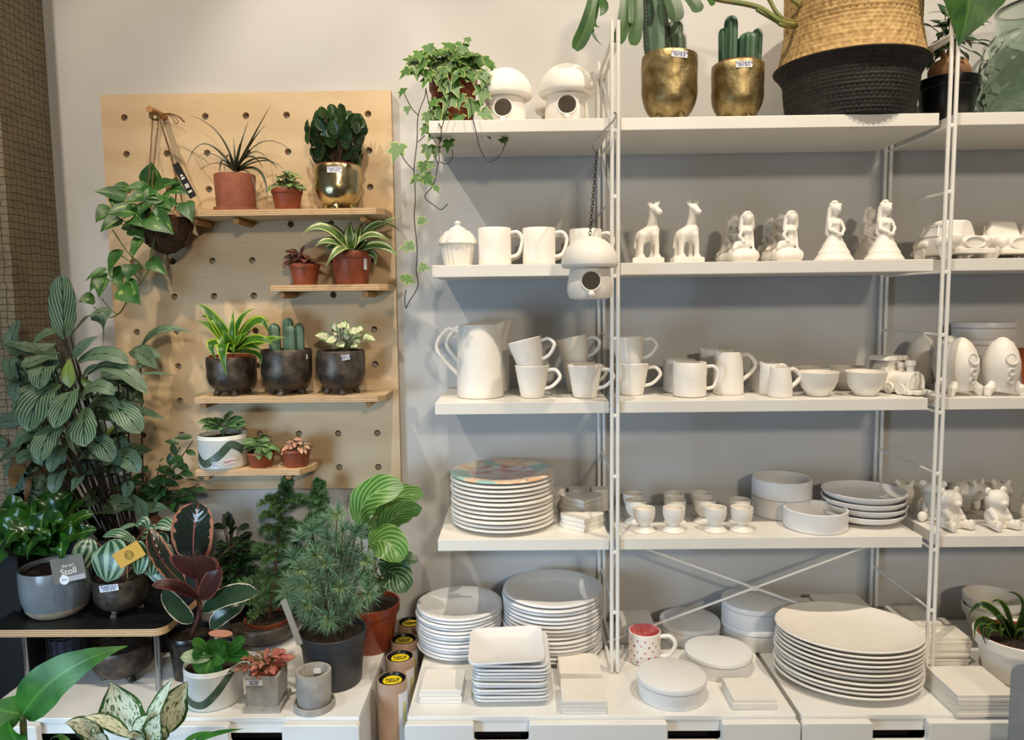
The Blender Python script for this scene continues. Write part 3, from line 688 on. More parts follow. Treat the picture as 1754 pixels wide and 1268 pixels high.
hb = .029; bw = solid('pasta_bowl', bowl_prof(r, hb, b, .005), BLUEW, 'x', 'bowl'); stack(bw, c, 4, (top-hb)/3.0, 'wide shallow bowl near the right post, %s of four', 'wide shallow bowls', .003, .3, 4)
# ---- egg cups
def ecup(r, h): return [(0, 0), (r*1.02, 0), (r*1.05, .002), (r*.8, h*.14), (r*.5, h*.24), (r*.46, h*.29), (r*.7, h*.38), (r*.93, h*.58), (r*1.0, h*.8), (r*.98, h*.99), (r*.93, h), (r*.86, h*.985), (r*.86, h*.8), (r*.6, h*.5), (0, h*.44)]
c, r = seat(1154, 915, S4Z, 19); h = hz(1154, 869, c)
e0 = solid('egg_cup', ecup(r, h), CER, 'egg cup in the front row beside the post', 'egg cup', 'egg cups on the lowest shelf', spt(1103, c.y, S4Z), seg=40)
for u, dy, lab in ((1154, 0, 'egg cup in the front row, second from the post'), (1225, 0, 'egg cup in the front row, third from the post'), (1270, 0, 'egg cup in the front row, nearest the bowls'),
                   (1089, .075, 'egg cup in the middle row beside the post'), (1156, .075, 'egg cup in the middle row, second from the post'), (1207, .075, 'egg cup in the middle row, third from the post'), (1266, .075, 'egg cup in the middle row, nearest the bowls'),
                   (1085, .145, 'egg cup in the back row beside the post'), (1154, .145, 'egg cup in the back row, middle of three'), (1201, .145, 'egg cup in the back row, farthest from the post')): dup(e0, spt(u, c.y+dy, S4Z), 0, lab)
# ---- cupcake jar
c = spt(785, -.22, S2Z); r = px(29, c); t = T('cupcake_jar', 'white cupcake shaped jar with a ball knob at the shelf end', 'jar', c)
h = hz(785, 420, c); H = hz(785, 379, c)
m = MB(); m.lathe([(0, 0), (r*.78, 0), (r*.8, .002), (r*1.0, h), (r*.9, h), (0, h)], 72, fn=lambda rr, z, a: (rr*(1+.035*cos(a*18)), z)); O('fluted_body', m, CER, t)
m = MB(); m.lathe([(0, h+.0005), (r*1.12, h+.0005), (r*1.18, h+.004), (r*1.12, h+.012), (r*.95, h+(H-h)*.38), (r*.72, h+(H-h)*.56), (r*.5, h+(H-h)*.62), (r*.46, h+(H-h)*.7), (r*.2, h+(H-h)*.78), (r*.13, h+(H-h)*.84), (r*.2, h+(H-h)*.92), (r*.12, H), (0, H+.001)], 48, fn=lambda rr, z, a: (rr*(1+.02*cos(a*7+z*300)), z)); O('lid', m, CER, t)
# ---- mug with hearts
c, r = seat(1104, 1143, CT, 27); h = hz(1104, 1079, c); t = T('patterned_mug', 'white mug printed with red hearts and flowers, pink inside', 'mug', c, -.35)
m = MB(); m.lathe([(0, 0), (r*.93, 0), (r, .003), (r, h-.001), (r-.002, h)], 48); O('body', m, CER, t)
m = MB(); m.lathe([(r-.002, h), (r-.0035, h-.001), (r-.0035, .008), (0, .006)], 48)
PINK = NT('pink_spotted_glaze'); vo = PINK.n('ShaderNodeTexVoronoi'); vo.inputs['Scale'].default_value = 130; PINK.l(PINK.coord('Object'), vo.inputs['Vector'])
O('pink_lining', m, PINK.set(PINK.mix(PINK.ramp(vo.outputs['Distance'], .3, .2), lin((226, 128, 132)), lin((244, 208, 206))), .3), t)
m = MB(); m.tube(bez([(r-.003, 0, h*.85), (r+r*.6, 0, h*.9), (r+r*.92, 0, h*.66), (r+r*.55, 0, h*.3), (r-.003, 0, h*.2)], 6), .0055, 10); O('handle', m, CER, t)
RED = simple('red_print', (176, 44, 62), .4); PNK = simple('pink_print', (222, 128, 134), .4)
rr = random.Random(3); mh = MB(); mf = MB()
for row in range(5):
    for k in range(13):
        a = 2*pi*(k+.5*(row % 2))/13+.1; zz = h*(.12+.17*row)+rr.uniform(-.003, .003); kind = (k+row) % 2; m = mh if kind else mf
        s = .0066 if kind else .0058; pts = heart(1.0) if kind else [(.45*(1+.35*cos(5*x))*cos(x), .45*(1+.35*cos(5*x))*sin(x)) for x in [2*pi*q/20 for q in range(20)]]
        s *= rr.uniform(.75, 1.15); ids = []
        for (x, y) in pts:
            b = a+x*s/r; ids.append(m.add(((r+.0003)*cos(b), (r+.0003)*sin(b), zz+y*s)))
        m.face(*ids)
O('printed_hearts', mh, RED, t); O('printed_flowers', mf, PNK, t)
# ---- white flower pots nested
def potprof(r, h, rb, t=.005): return [(0, 0), (rb*.95, 0), (rb, .003), (r*.9, h*.74), (r*.965, h*.75), (r, h-.002), (r-t*.5, h), (r-t, h-.002), (r*.9-t, h*.72), (rb-t, .01), (0, .008)]
c = spt(1697, -.125, CT); r = px(46, c+V((0, 0, .1))); hp = .088
po = solid('flower_pot', potprof(r, hp, r*.66), CER, 'white flower pot at the right back, lower of two nested', 'flower pot', 'white nested pots', c); dup(po, c+V((.001, .001, hp*.35)), 0, 'white flower pot at the right back, nested in another')
c = spt(1776, -.2, S3Z); solid('flower_pot', potprof(px(31, c), hz(1776, 597, c), px(20, c)), simple('orange_terracotta', (186, 92, 48), .6), 'orange terracotta pot at the right edge of the third shelf', 'flower pot', None, c)
# ---- acrylic panel
bx = at(1728, 1268, -.60); zt = at(1735, 1137, -.598).z
m = MB(); pts = rounded([(0, 0), (.2, 0), (.2, zt), (0, zt)], .022, 6); m.prism(pts, -.0025, .0025)
o = O('acrylic_panel', m, ACRYL, loc=(bx.x, -.598, .0), label='smoky grey acrylic panel with rounded corners at the right edge', cat='panel', sharp=30); o.rotation_euler = (pi/2, 0, 0)
# ------------------------------------------------------------------ cast figurines (each one continuous casting)
def fig(me, name, label, cat, group, c, rz=0): return O(name, me, None, label=label, cat=cat, group=group, loc=c+V((0, 0, .0012)), rz=rz)
def rock_base(m, cx, cz, rx, ry, rz):
    m.ell((cx, 0, cz), (rx, ry, rz), seg=24, rg=14)
# ---- giraffes
h = hz(1108, 343, spt(1108, -.22, S2Z)); 
def giraffe(snout, horn):
    m = MB(); m.box((0, 0, .045*h), (.5*h, .24*h, .09*h))
    for x0, y0, x1, r0, r1 in ((-.11, .055, -.15, .075, .045), (-.09, -.06, -.12, .075, .045), (.07, .05, .06, .07, .04), (.09, -.06, .13, .075, .04)):
        k = (x0+x1)/2+(.02 if x0 > 0 else -.015); m.cap((x0*h, y0*h, .44*h), (k*h, y0*h*1.1, .27*h), r0*h, r1*1.05*h); m.cap((k*h, y0*h*1.1, .27*h), (x1*h, y0*h*1.1, .1*h), r1*1.05*h, r1*h); m.cap((x1*h, y0*h*1.1, .1*h), (x1*h+.02*h, y0*h*1.1, .1*h), r1*1.25*h)
    m.cap((-.09*h, 0, .42*h), (.06*h, 0, .5*h), .115*h, .12*h); m.cap((.05*h, 0, .52*h), (.07*h, -.02*h, .72*h), .09*h, .062*h); m.cap((.07*h, -.02*h, .7*h), (.08*h, -.03*h, .85*h), .062*h, .066*h)
    m.cap((.08*h, -.04*h, .86*h), ((.1+snout)*h, -.13*h, .80*h), .072*h, .05*h); m.ell(((.105+snout)*h, -.15*h, .785*h), (.055*h, .045*h, .045*h))
    for s in (-1, 1):
        m.ell(((.08+.075*s)*h, 0, .935*h), (.028*h, .02*h, .055*h), Matrix.Rotation(.45*s, 3, 'Y')); m.cap(((.08+.03*s)*h, 0, .9*h), ((.08+.035*s)*h, 0, (.965+(.03 if s < 0 and horn else 0))*h), .014*h, .017*h)
        m.ell(((.08+.06*s)*h, -.075*h, .875*h), .016*h)
    m.cap((-.19*h, .02*h, .43*h), (-.21*h, .03*h, .25*h), .018*h, .02*h)
    return bake_blob(m, 'giraffe', CER, .0024, 3)
fig(giraffe(.055, False), 'giraffe_figurine', 'white giraffe figurine nearest the front post', 'figurine', 'giraffe figurines', spt(1110, -.22, S2Z), -.12)
fig(giraffe(.02, True), 'giraffe_figurine', 'white giraffe figurine with upright horn, nearer the mermaids', 'figurine', 'giraffe figurines', spt(1177, -.22, S2Z), .1)
# ---- mermaids on rocks
h = hz(1270, 361, spt(1270, -.22, S2Z))
def mermaid():
    m = MB(); rr = random.Random(2)
    m.ell((0, 0, .12*h), (.3*h, .24*h, .155*h), seg=24, rg=14); m.ell((-.14*h, -.1*h, .11*h), (.14*h, .13*h, .12*h)); m.ell((.13*h, -.1*h, .12*h), (.15*h, .13*h, .13*h)); m.ell((.02*h, .05*h, .17*h), (.2*h, .16*h, .12*h)); m.box((0, 0, .015*h), (.44*h, .34*h, .03*h))
    m.cap((.06*h, .0, .34*h), (-.14*h, -.06*h, .33*h), .085*h, .075*h); m.cap((-.14*h, -.06*h, .33*h), (-.2*h, -.1*h, .27*h), .07*h, .05*h); m.cap((-.17*h, -.09*h, .29*h), (-.27*h, -.02*h, .2*h), .04*h, .03*h)
    m.cap((.05*h, .01*h, .36*h), (.065*h, .015*h, .52*h), .085*h, .075*h); m.cap((.0, .01*h, .655*h), (.13*h, .01*h, .655*h), .05*h); m.cap((.065*h, .01*h, .52*h), (.065*h, .01*h, .64*h), .075*h, .08*h)
    for s in (-1, 1): m.ell((.065*h+s*.042*h, -.065*h, .6*h), (.042*h, .04*h, .042*h))
    m.cap((.065*h, .01*h, .66*h), (.075*h, .0, .75*h), .036*h, .036*h); m.ell((.08*h, -.012*h, .84*h), (.088*h, .085*h, .105*h)); m.ell((.08*h, -.092*h, .83*h), (.013*h, .016*h, .02*h))
    for s in (-1, 1): m.ell((.08*h+s*.032*h, -.083*h, .86*h), (.014*h, .008*h, .009*h))
    m.ell((.08*h, -.083*h, .785*h), (.024*h, .01*h, .009*h))
    m.ell((.08*h, .05*h, .875*h), (.112*h, .085*h, .115*h)); m.cap((.08*h, -.05*h, .945*h), (.0, -.01*h, .88*h), .035*h, .032*h); m.cap((.08*h, -.05*h, .945*h), (.16*h, -.01*h, .88*h), .035*h, .032*h); m.cap((-.02*h, .04*h, .86*h), (-.055*h, .02*h, .62*h), .045*h, .042*h); m.cap((.175*h, .05*h, .86*h), (.185*h, .045*h, .66*h), .042*h, .036*h); m.cap((.08*h, .08*h, .85*h), (.06*h, .09*h, .5*h), .08*h, .07*h)
    m.cap((-.01*h, -.01*h, .65*h), (-.1*h, -.06*h, .5*h), .036*h, .032*h); m.cap((-.1*h, -.06*h, .5*h), (-.02*h, -.11*h, .4*h), .032*h, .028*h); m.ell((-.03*h, -.11*h, .395*h), (.05*h, .03*h, .025*h))
    m.cap((.14*h, .0, .65*h), (.165*h, -.01*h, .45*h), .036*h, .032*h); m.cap((.165*h, -.01*h, .45*h), (.18*h, -.03*h, .27*h), .032*h, .026*h); m.ell((.19*h, -.05*h, .25*h), (.03*h, .045*h, .018*h))
    return bake_blob(m, 'mermaid', CER, .0016, 3)
mm = mermaid(); c = spt(1273, -.225, S2Z)
for u, y, lab in ((1273, -.225, 'mermaid figurine on a rock, front one of the left pair'), (1348, -.225, 'mermaid figurine on a rock, front one of the right group'), (1251, -.135, 'mermaid figurine in shade behind the left front mermaid'), (1329, -.145, 'mermaid figurine in shade just behind the right front mermaid'), (1313, -.07, 'mermaid figurine farthest back, only its head showing')):
    fig(mm, 'mermaid_figurine', lab, 'figurine', 'mermaid figurines', spt(u, y, S2Z))
# ---- princesses
h = hz(1428, 344, spt(1428, -.235, S2Z))
def princess():
    m = MB(); zs = [i/44*.46 for i in range(45)]
    def skirt(q, z, a):
        if q < .02*h: return (q, z)
        zz = z/h; k = (zz-.018*abs(sin(a*4)))/.115; f = k-math.floor(k); return (q*(1+.075*(1-f)**1.5*(1-zz/.5)), z)
    m.lathe([(0, 0)]+[((.075+.245*(1-z/.46)**.95)*h, z*h) for z in zs]+[(0, .47*h)], 64, fn=skirt, sy=.8)
    m.cap((0, 0, .44*h), (.0, 0, .61*h), .075*h, .088*h); m.cap((-.07*h, 0, .665*h), (.08*h, 0, .665*h), .04*h); m.ell((-.033*h, -.062*h, .615*h), (.042*h, .036*h, .036*h)); m.ell((.047*h, -.062*h, .615*h), (.042*h, .036*h, .036*h))
    m.cap((.005*h, .005*h, .68*h), (.012*h, 0, .77*h), .03*h); m.ell((.018*h, -.012*h, .85*h), (.08*h, .08*h, .095*h), seg=20, rg=12); m.ell((.022*h, -.094*h, .84*h), (.012*h, .014*h, .018*h))
    for s in (-1, 1): m.ell((.02*h+s*.032*h, -.086*h, .868*h), (.015*h, .009*h, .011*h))
    m.ell((.02*h, -.088*h, .805*h), (.022*h, .008*h, .008*h)); m.ell((.005*h, .035*h, .875*h), (.098*h, .075*h, .098*h)); m.ell((.0, .02*h, .965*h), (.058*h, .058*h, .04*h)); m.cap((-.065*h, .02*h, .93*h), (.09*h, .0, .925*h), .028*h)
    m.cap((-.06*h, .045*h, .86*h), (-.1*h, .045*h, .46*h), .045*h, .042*h); m.cap((.0, .07*h, .85*h), (-.03*h, .075*h, .5*h), .06*h, .055*h)
    m.cap((-.1*h, -.0, .65*h), (-.115*h, -.05*h, .52*h), .032*h, .028*h); m.cap((-.115*h, -.05*h, .52*h), (.02*h, -.13*h, .44*h), .028*h, .024*h); m.cap((.11*h, -.0, .65*h), (.14*h, -.05*h, .52*h), .032*h, .028*h); m.cap((.14*h, -.05*h, .52*h), (.06*h, -.13*h, .44*h), .028*h, .024*h); m.ell((.045*h, -.14*h, .43*h), (.045*h, .028*h, .032*h))
    return bake_blob(m, 'princess', CER, .0016, 3)
mm = princess()
for u, y, lab in ((1428, -.235, 'princess figurine in a tiered gown, the one nearer the mermaids'), (1514, -.235, 'princess figurine in a tiered gown, the one nearer the cars'), (1487, -.1, 'princess figurine in shade between the two front princesses')):
    fig(mm, 'princess_figurine', lab, 'figurine', 'princess figurines', spt(u, y, S2Z), .1)
# ---- cars
h = hz(1625, 378, spt(1625, -.2, S2Z)); L = h*1.6; W_ = h*1.12
def car():
    m = MB(); X = L/2; Y = W_/2
    def sec(x, w, z0, z1, r):
        P = rounded([(-w, z0), (w, z0), (w, z1), (-w, z1)], [.06*h, .06*h, r, r], 4); return [V((x, a, b)) for a, b in P]
    m.rings([sec(-X*.97, Y*.72, .26*h, .46*h, .1*h), sec(-X*.9, Y*.84, .16*h, .54*h, .13*h), sec(-X*.5, Y*.9, .13*h, .6*h, .13*h), sec(X*.3, Y*.9, .13*h, .6*h, .15*h), sec(X*.75, Y*.84, .13*h, .58*h, .22*h), sec(X*.93, Y*.74, .16*h, .52*h, .2*h), sec(X*.98, Y*.6, .22*h, .46*h, .14*h)])
    m.rings([[V((x*s, a*s2, zz)) for a, x in rounded([(-Y, -X*.8), (Y, -X*.8), (Y, X*.42), (-Y, X*.42)], .14*h, 5)] for zz, s, s2 in ((.52*h, 1.0, .86), (.7*h, .93, .8), (.88*h, .82, .7), (.96*h, .76, .64), (1.0*h, .62, .52))])
    for s in (-1, 1):
        m.cap((X*.3, s*Y*.76, .42*h), (X*.82, s*Y*.72, .43*h), .15*h, .155*h); m.cap((-X*.75, s*Y*.78, .4*h), (-X*.3, s*Y*.8, .42*h), .14*h, .12*h)
        m.ell((X*.95, s*Y*.68, .46*h), (.06*h, .1*h, .1*h))
    m.box((X*1.0, 0, .2*h), (.12*h, 1.94*Y, .12*h)); m.box((-X*.98, 0, .2*h), (.1*h, 1.84*Y, .11*h))
    return bake_blob(m, 'car', CER, .0022, 3)
body = car()
def wheel():
    m = MB(); m.lathe([(0, -.05*h), (.2*h, -.05*h), (.235*h, -.03*h), (.235*h, .03*h), (.2*h, .05*h), (.14*h, .05*h), (.13*h, .04*h), (.05*h, .042*h), (0, .05*h)], 28); return mesh_of(m, 'wheel', CER)
wm = wheel()
def panel(pts, nrm):
    m = MB(); f = [m.add(p) for p in pts]; g = [m.add(V(p)+V(nrm)) for p in pts]; n = len(pts); m.face(*f); m.face(*reversed(g))
    for i in range(n): m.face(f[i], g[i], g[(i+1) % n], f[(i+1) % n])
    return m
for u, y, lab in ((1627, -.2, 'white toy car nearest the right post, foremost of the row'), (1704, -.155, 'white toy car in the middle of the row of cars'), (1786, -.19, 'white toy car at the right edge, partly cut off')):
    c = spt(u, y, S2Z); t = T('toy_car', lab, 'toy car', c, -1.42, 'ceramic toy cars'); O('body', body, None, t)
    for x in (-L*.30, L*.29):
        for s in (-1, 1):
            o = O('wheel', wm, None, t, loc=(x, s*W_*.43, .236*h)); o.rotation_euler = (-s*pi/2, 0, 0)
    for s in (-1, 1):
        a = [(-.3*L, s*W_*.418, .62*h), (.1*L, s*W_*.418, .62*h), (.06*L, s*W_*.355, .86*h), (-.25*L, s*W_*.355, .86*h)]
        q = [V(p) for p in a]; m = MB(); m.tube([p+V((0, s*.001, 0)) for p in q+[q[0], q[1]]], .0022, 6); O('window_frame', m, CER, t)
    m = MB(); m.lathe([(0, 0), (.3*h, 0), (.3*h, .006), (.265*h, .008), (.24*h, .004), (0, .004)], 32, sy=.5); o = O('grille', m, CER, t, loc=(L*.485, 0, .4*h)); o.rotation_euler = (pi/2, 0, pi/2)
# ---- toy train
c, _ = seat(1552, 679, S3Z, 20); h = hz(1552, 619, c)
t = T('toy_train', 'white ceramic toy steam train facing out beside the bowls', 'toy train', c+V((0, .045, 0)), -1.18)
def arch(w, z0, z1, n=14):
    return [(-w, z0), (w, z0)]+[(w*cos(pi*k/n), z1-w+w*sin(pi*k/n)) for k in range(n+1)]
def loft_x(m, sec, x0, x1): m.rings([[V((x0, a, b)) for a, b in sec], [V((x1, a, b)) for a, b in sec]])
m = MB(); loft_x(m, arch(.32*h, .12*h, .68*h), -.1*h, .62*h); loft_x(m, arch(.36*h, .02*h, .7*h), .56*h, .66*h); m.box((.2*h, 0, .1*h), (1.5*h, .6*h, .12*h)); m.box((.62*h, 0, .09*h), (.25*h, .76*h, .14*h)); O('boiler', m, CER, t, smooth=False, bev=.0025)
m = MB(); m.lathe([(0, 0), (.13*h, 0), (.13*h, .02*h), (.09*h, .03*h), (0, .03*h)], 24); o = O('front_lamp', m, CER, t, loc=(.66*h, 0, .42*h)); o.rotation_euler = (0, pi/2, 0)
for x, r, z in ((.42*h, .13*h, 1.0*h), (.12*h, .1*h, .93*h)):
    m = MB(); m.lathe([(0, .6*h), (r*.72, .6*h), (r*.85, z-.15*h), (r*1.1, z-.13*h), (r*1.12, z), (r*.7, z), (r*.6, z-.04*h), (0, z-.04*h)], 28); O('chimney', m, CER, t, loc=(x, 0, 0))
m = MB(); loft_x(m, arch(.4*h, .08*h, 1.02*h), -.62*h, -.08*h); O('cab', m, CER, t, smooth=False, bev=.003)
m = MB(); loft_x(m, arch(.5*h, .88*h, 1.1*h) if False else rounded([(-.5*h, .98*h), (.5*h, .98*h), (.36*h, 1.12*h), (-.36*h, 1.12*h)], .05*h), -.7*h, .0); O('roof', m, CER, t, smooth=False, bev=.002)
for x in (-.42*h, .02*h, .42*h):
    for s in (-1, 1):
        m = MB(); m.lathe([(0, -.04*h), (.16*h, -.04*h), (.17*h, 0), (.16*h, .04*h), (.12*h, .04*h), (.11*h, .025*h), (0, .03*h)], 24); o = O('wheel', m, CER, t, loc=(x, s*.37*h, .172*h)); o.rotation_euler = (-s*pi/2, 0, 0)
# ---- rockets
c, _ = seat(1713, 680, S3Z, 28); h = hz(1713, 577, c); r = px(28.5, c)
rk = T('toy_rocket', 'white ceramic rocket at the right, nearest the orange pot', 'toy rocket', c, 0, 'ceramic rockets')
m = MB(); m.lathe([(0, .09*h), (r*.68, .09*h), (r*.86, .25*h), (r, .45*h), (r*.97, .6*h), (r*.82, .76*h), (r*.55, .9*h), (r*.2, .985*h), (0, h)], 48); O('body', m, CER, rk)
for a in (-.42, pi+.42, pi/2):
    d = V((cos(a), sin(a), 0)); m = MB(); Mr = Matrix.Rotation(a, 3, 'Z') @ Matrix.Rotation(-.5, 3, 'Y')
    m.ell(d*(r*.86)+V((0, 0, .15*h)), (.075*h, .07*h, .15*h), Mr, 20, 12); m.cap(d*(r*1.0)+V((0, 0, .12*h)), d*(r*1.16)+V((0, 0, .055*h)), .085*h, .055*h); m.box(d*(r*1.12)+V((0, 0, .012)), (.1*h, .09*h, .024), rz=a)
    O('fin', bake_blob(m, 'fin', CER, .0024, 4), None, rk)
for zz, q in ((.64, .36), (.42, .21), (.28, .19)):
    m = MB(); R_ = r*q; m.lathe([(R_*.72, 0), (R_*.8, .002), (R_, .002), (R_, -.004), (R_*.72, -.004)], 28); rad = r*(.93 if zz > .6 else .985 if zz > .4 else .92); o = O('porthole', m, CER, rk, loc=(.0, -rad, zz*h)); o.rotation_euler = (pi/2+(-.28 if zz > .6 else .1), 0, 0)
dup(rk, spt(1643, c.y+.006, S3Z), .25, 'white ceramic rocket just right of the right post'); dup(rk, spt(1625, c.y+.105, S3Z), .1, 'white ceramic rocket hidden behind the rocket by the post'); dup(rk, spt(1578, -.085, S3Z), .2, 'white ceramic rocket in shade behind the toy train')
# ---- bears
c, _ = seat(1704, 911, S4Z, 28); h = hz(1704, 838, c)
def bear():
    m = MB(); m.ell((0, 0, .27*h), (.28*h, .24*h, .29*h)); m.ell((0, -.02*h, .72*h), (.3*h, .25*h, .26*h), seg=24, rg=14); m.ell((0, -.22*h, .66*h), (.13*h, .11*h, .1*h)); m.ell((0, -.32*h, .69*h), (.045*h, .03*h, .03*h))
    for s in (-1, 1):
        m.ell((s*.24*h, .02*h, .95*h), (.1*h, .05*h, .1*h)); m.ell((s*.1*h, -.235*h, .78*h), (.022*h, .015*h, .026*h)); m.cap((s*.2*h, -.06*h, .44*h), (s*.2*h, -.22*h, .28*h), .1*h, .085*h); m.cap((s*.2*h, -.1*h, .12*h), (s*.28*h, -.34*h, .12*h), .12*h, .12*h); m.ell((s*.29*h, -.4*h, .14*h), (.12*h, .07*h, .14*h))
    m.cap((-.22*h, -.08*h, .5*h), (.16*h, -.2*h, .42*h), .05*h, .05*h); m.box((0, .0, .02*h), (.44*h, .4*h, .05*h))
    return bake_blob(m, 'bear', CER, .0021, 3)
bm_ = bear(); m = MB()
for u, dy, rz, lab in ((1704, 0, .25, 'seated teddy bear figurine alone right of the post'), (1625, 0, .35, 'seated teddy bear figurine partly behind the right post'), (1596, .075, -.35, 'seated teddy bear figurine in shade behind the bear at the post')):
    fig(bm_, 'bear_figurine', lab, 'figurine', 'teddy bear figurines', spt(u, c.y+dy, S4Z), rz)
def pig(ear=.14):
    m = MB(); m.ell((0, 0, .5*h), (.46*h, .34*h, .34*h), seg=24, rg=14); m.ell((0, -.36*h, .58*h), (.27*h, .22*h, .25*h)); m.cap((0, -.5*h, .54*h), (0, -.6*h, .53*h), .11*h, .1*h)
    for s in (-1, 1):
        m.ell((s*.17*h, -.38*h, .83*h), (.07*h, .05*h, ear*h), Matrix.Rotation(.4*s, 3, 'Y')); m.cap((s*.22*h, -.2*h, .3*h), (s*.24*h, -.22*h, .1*h), .12*h, .1*h); m.cap((s*.22*h, .2*h, .3*h), (s*.24*h, .22*h, .1*h), .12*h, .1*h); m.ell((s*.1*h, -.55*h, .66*h), .025*h)
    m.cap((0, .36*h, .55*h), (0, .42*h, .6*h), .03*h); return bake_blob(m, 'pig', CER, .0026, 3)
pm = pig()
for u, rz, lab in ((1546, -.4, 'piggy bank in shade left of the right post'), (1650, .5, 'piggy bank in shade just right of the post'), (1702, -.2, 'piggy bank in shade behind the lone teddy bear')):
    fig(pm, 'piggy_bank', lab, 'piggy bank', 'piggy banks at the back of the shelf', spt(u, -.085, S4Z), rz)
m = MB(); m.ell((0, 0, .3*h), (.24*h, .22*h, .31*h)); m.ell((0, -.02*h, .66*h), (.24*h, .2*h, .2*h)); m.box((0, 0, .03*h), (.36*h, .3*h, .06*h))
for s in (-1, 1): m.cap((s*.15*h, 0, .78*h), (s*.2*h, 0, .93*h), .07*h, .012*h); m.cap((s*.1*h, -.14*h, .3*h), (s*.11*h, -.2*h, .06*h), .07*h, .07*h); m.ell((s*.08*h, -.19*h, .7*h), .03*h)
m.ell((0, -.21*h, .62*h), (.06*h, .05*h, .045*h))
fig(bake_blob(m, 'cat', CER, .0021, 3), 'cat_figurine', 'seated cat figurine with pointed ears at the right edge', 'figurine', None, spt(1763, -.2, S4Z), .3)
# ---- mushroom birdhouses
def boolean(mb, cut, mat, name):
    a = bpy.data.objects.new(name, mesh_of(mb, name, mat)); b = bpy.data.objects.new('cut', mesh_of(cut, 'cut', mat)); COL.objects.link(a); COL.objects.link(b)
    md = a.modifiers.new('B', 'BOOLEAN'); md.object = b; md.operation = 'DIFFERENCE'; md.solver = 'EXACT'
    dg = bpy.context.evaluated_depsgraph_get(); me = bpy.data.meshes.new_from_object(a.evaluated_get(dg)); me.name = name
    for o in (a, b): bpy.data.objects.remove(o)
    me.polygons.foreach_set('use_smooth', [True]*len(me.polygons)); me.set_sharp_from_angle(angle=math.radians(35)); return me
def birdhouse(c, s, label, rz=0):
    """s = metres per pixel of the hanging one"""
    t = T('mushroom_birdhouse', label, 'birdhouse', c, rz, 'mushroom birdhouses'); R_ = 39*s
    pr = [(0, 0), (R_*.72, 0), (R_*.9, 3*s), (R_*1.0, 14*s), (R_*.98, 26*s), (R_*.9, 44*s), (R_*.86, 60*s), (0, 60*s)]
    inn = [(0, 57*s), (R_*.76, 57*s), (R_*.8, 44*s), (R_*.88, 26*s), (R_*.9, 14*s), (R_*.7, 4*s), (0, 3.5*s)]
    m = MB(); m.lathe(pr, 48); b0 = len(m.v); m.lathe(inn, 48)
    cut = MB(); cut.tube([(0, -R_*.3, 31*s), (0, -R_*1.4, 31*s)], 16.5*s, 36)
    O('body', boolean(m, cut, CER, 'body'), None, t)
    m = MB(); k = 16.5*s; m.tube([(k*cos(2*pi*i/36), -R_*(1.0-.085*(1+cos(4*pi*i/36))*.5-.03*(sin(2*pi*i/36))), 31*s+k*sin(2*pi*i/36)) for i in range(37)], 1.3*s, 8, caps=False); O('entrance_rim', m, CER, t)
    m = MB(); m.lathe([(0, 56*s), (R_*.8, 55*s), (43*s, 53.5*s), (46.5*s, 54.5*s), (48.5*s, 58*s)]+[(48.8*s*cos(q), (60+47.5*sin(q))*s) for q in [pi/2*k/12 for k in range(12)]]+[(0, 107.6*s)], 56); O('cap', m, CER, t)
    m = MB(); m.cap((0, -R_*.97, 8*s), (0, -R_*1.12, 8*s), 5.5*s, 6*s); O('perch', m, CER, t); return t
c = spt(866, -.2, S1Z); birdhouse(c, px(.95, c), 'mushroom birdhouse on the top shelf beside the ivy', -.1)
c = spt(971, -.215, S1Z); birdhouse(c, px(.98, c), 'mushroom birdhouse on the top shelf nearest the post', -.05)
c = spt(956, -.085, S1Z); birdhouse(c, px(.80, c), 'mushroom birdhouse peeping out behind the one nearest the post', -.8)
c = spt(1010, -.40, 1.6); zt = at(1010, 406, -.40).z; s_ = px(1, V((c.x, -.4, 1.58)))
c = V((c.x, -.40, at(1010, 513, -.40).z)); birdhouse(c, s_*1.0, 'mushroom birdhouse hanging on a black chain at the front post', -.03)
m = MB(); z0 = zt-.004; p1 = at(1023, 258, -.395); n = 26
CHB = simple('black_chain', (24, 22, 22), .4, .6); ch = T('hanging_chain', 'black link chain holding the hanging birdhouse', 'chain', c+V((0, 0, 0)))
A = V((c.x, -.40, z0)); d = p1-A
for i in range(n):
    a = A+d*(i/n); b = A+d*((i+1.25)/n); mid = (a+b)/2; w_ = .0032; ax = V((1, 0, 0)) if i % 2 else V((.5, .86, 0)); m = MB()
    m.tube([mid+ax*(w_*cos(q))+(b-a)*.5*sin(q) for q in [2*pi*k/12 for k in range(13)]], .0009, 5, caps=False); O('link', m, CHB, ch, world=True)
m = MB(); hk = [at(1023, 262, -.395), at(1017, 254, -.395), at(1017, 244, -.39), at(1030, 228, -.37), at(1052, 205, -.34), at(1055, 196, -.333), at(1051, 193, -.325), at(1046, 200, -.31)]; m.tube(bez(hk, 6), .0017, 8)
O('wire_hook', m, simple('grey_wire', (110, 108, 106), .35, .9), None, 'bent steel wire hook over the shelf carrying the chain', 'hook', loc=hk[4], world=True)
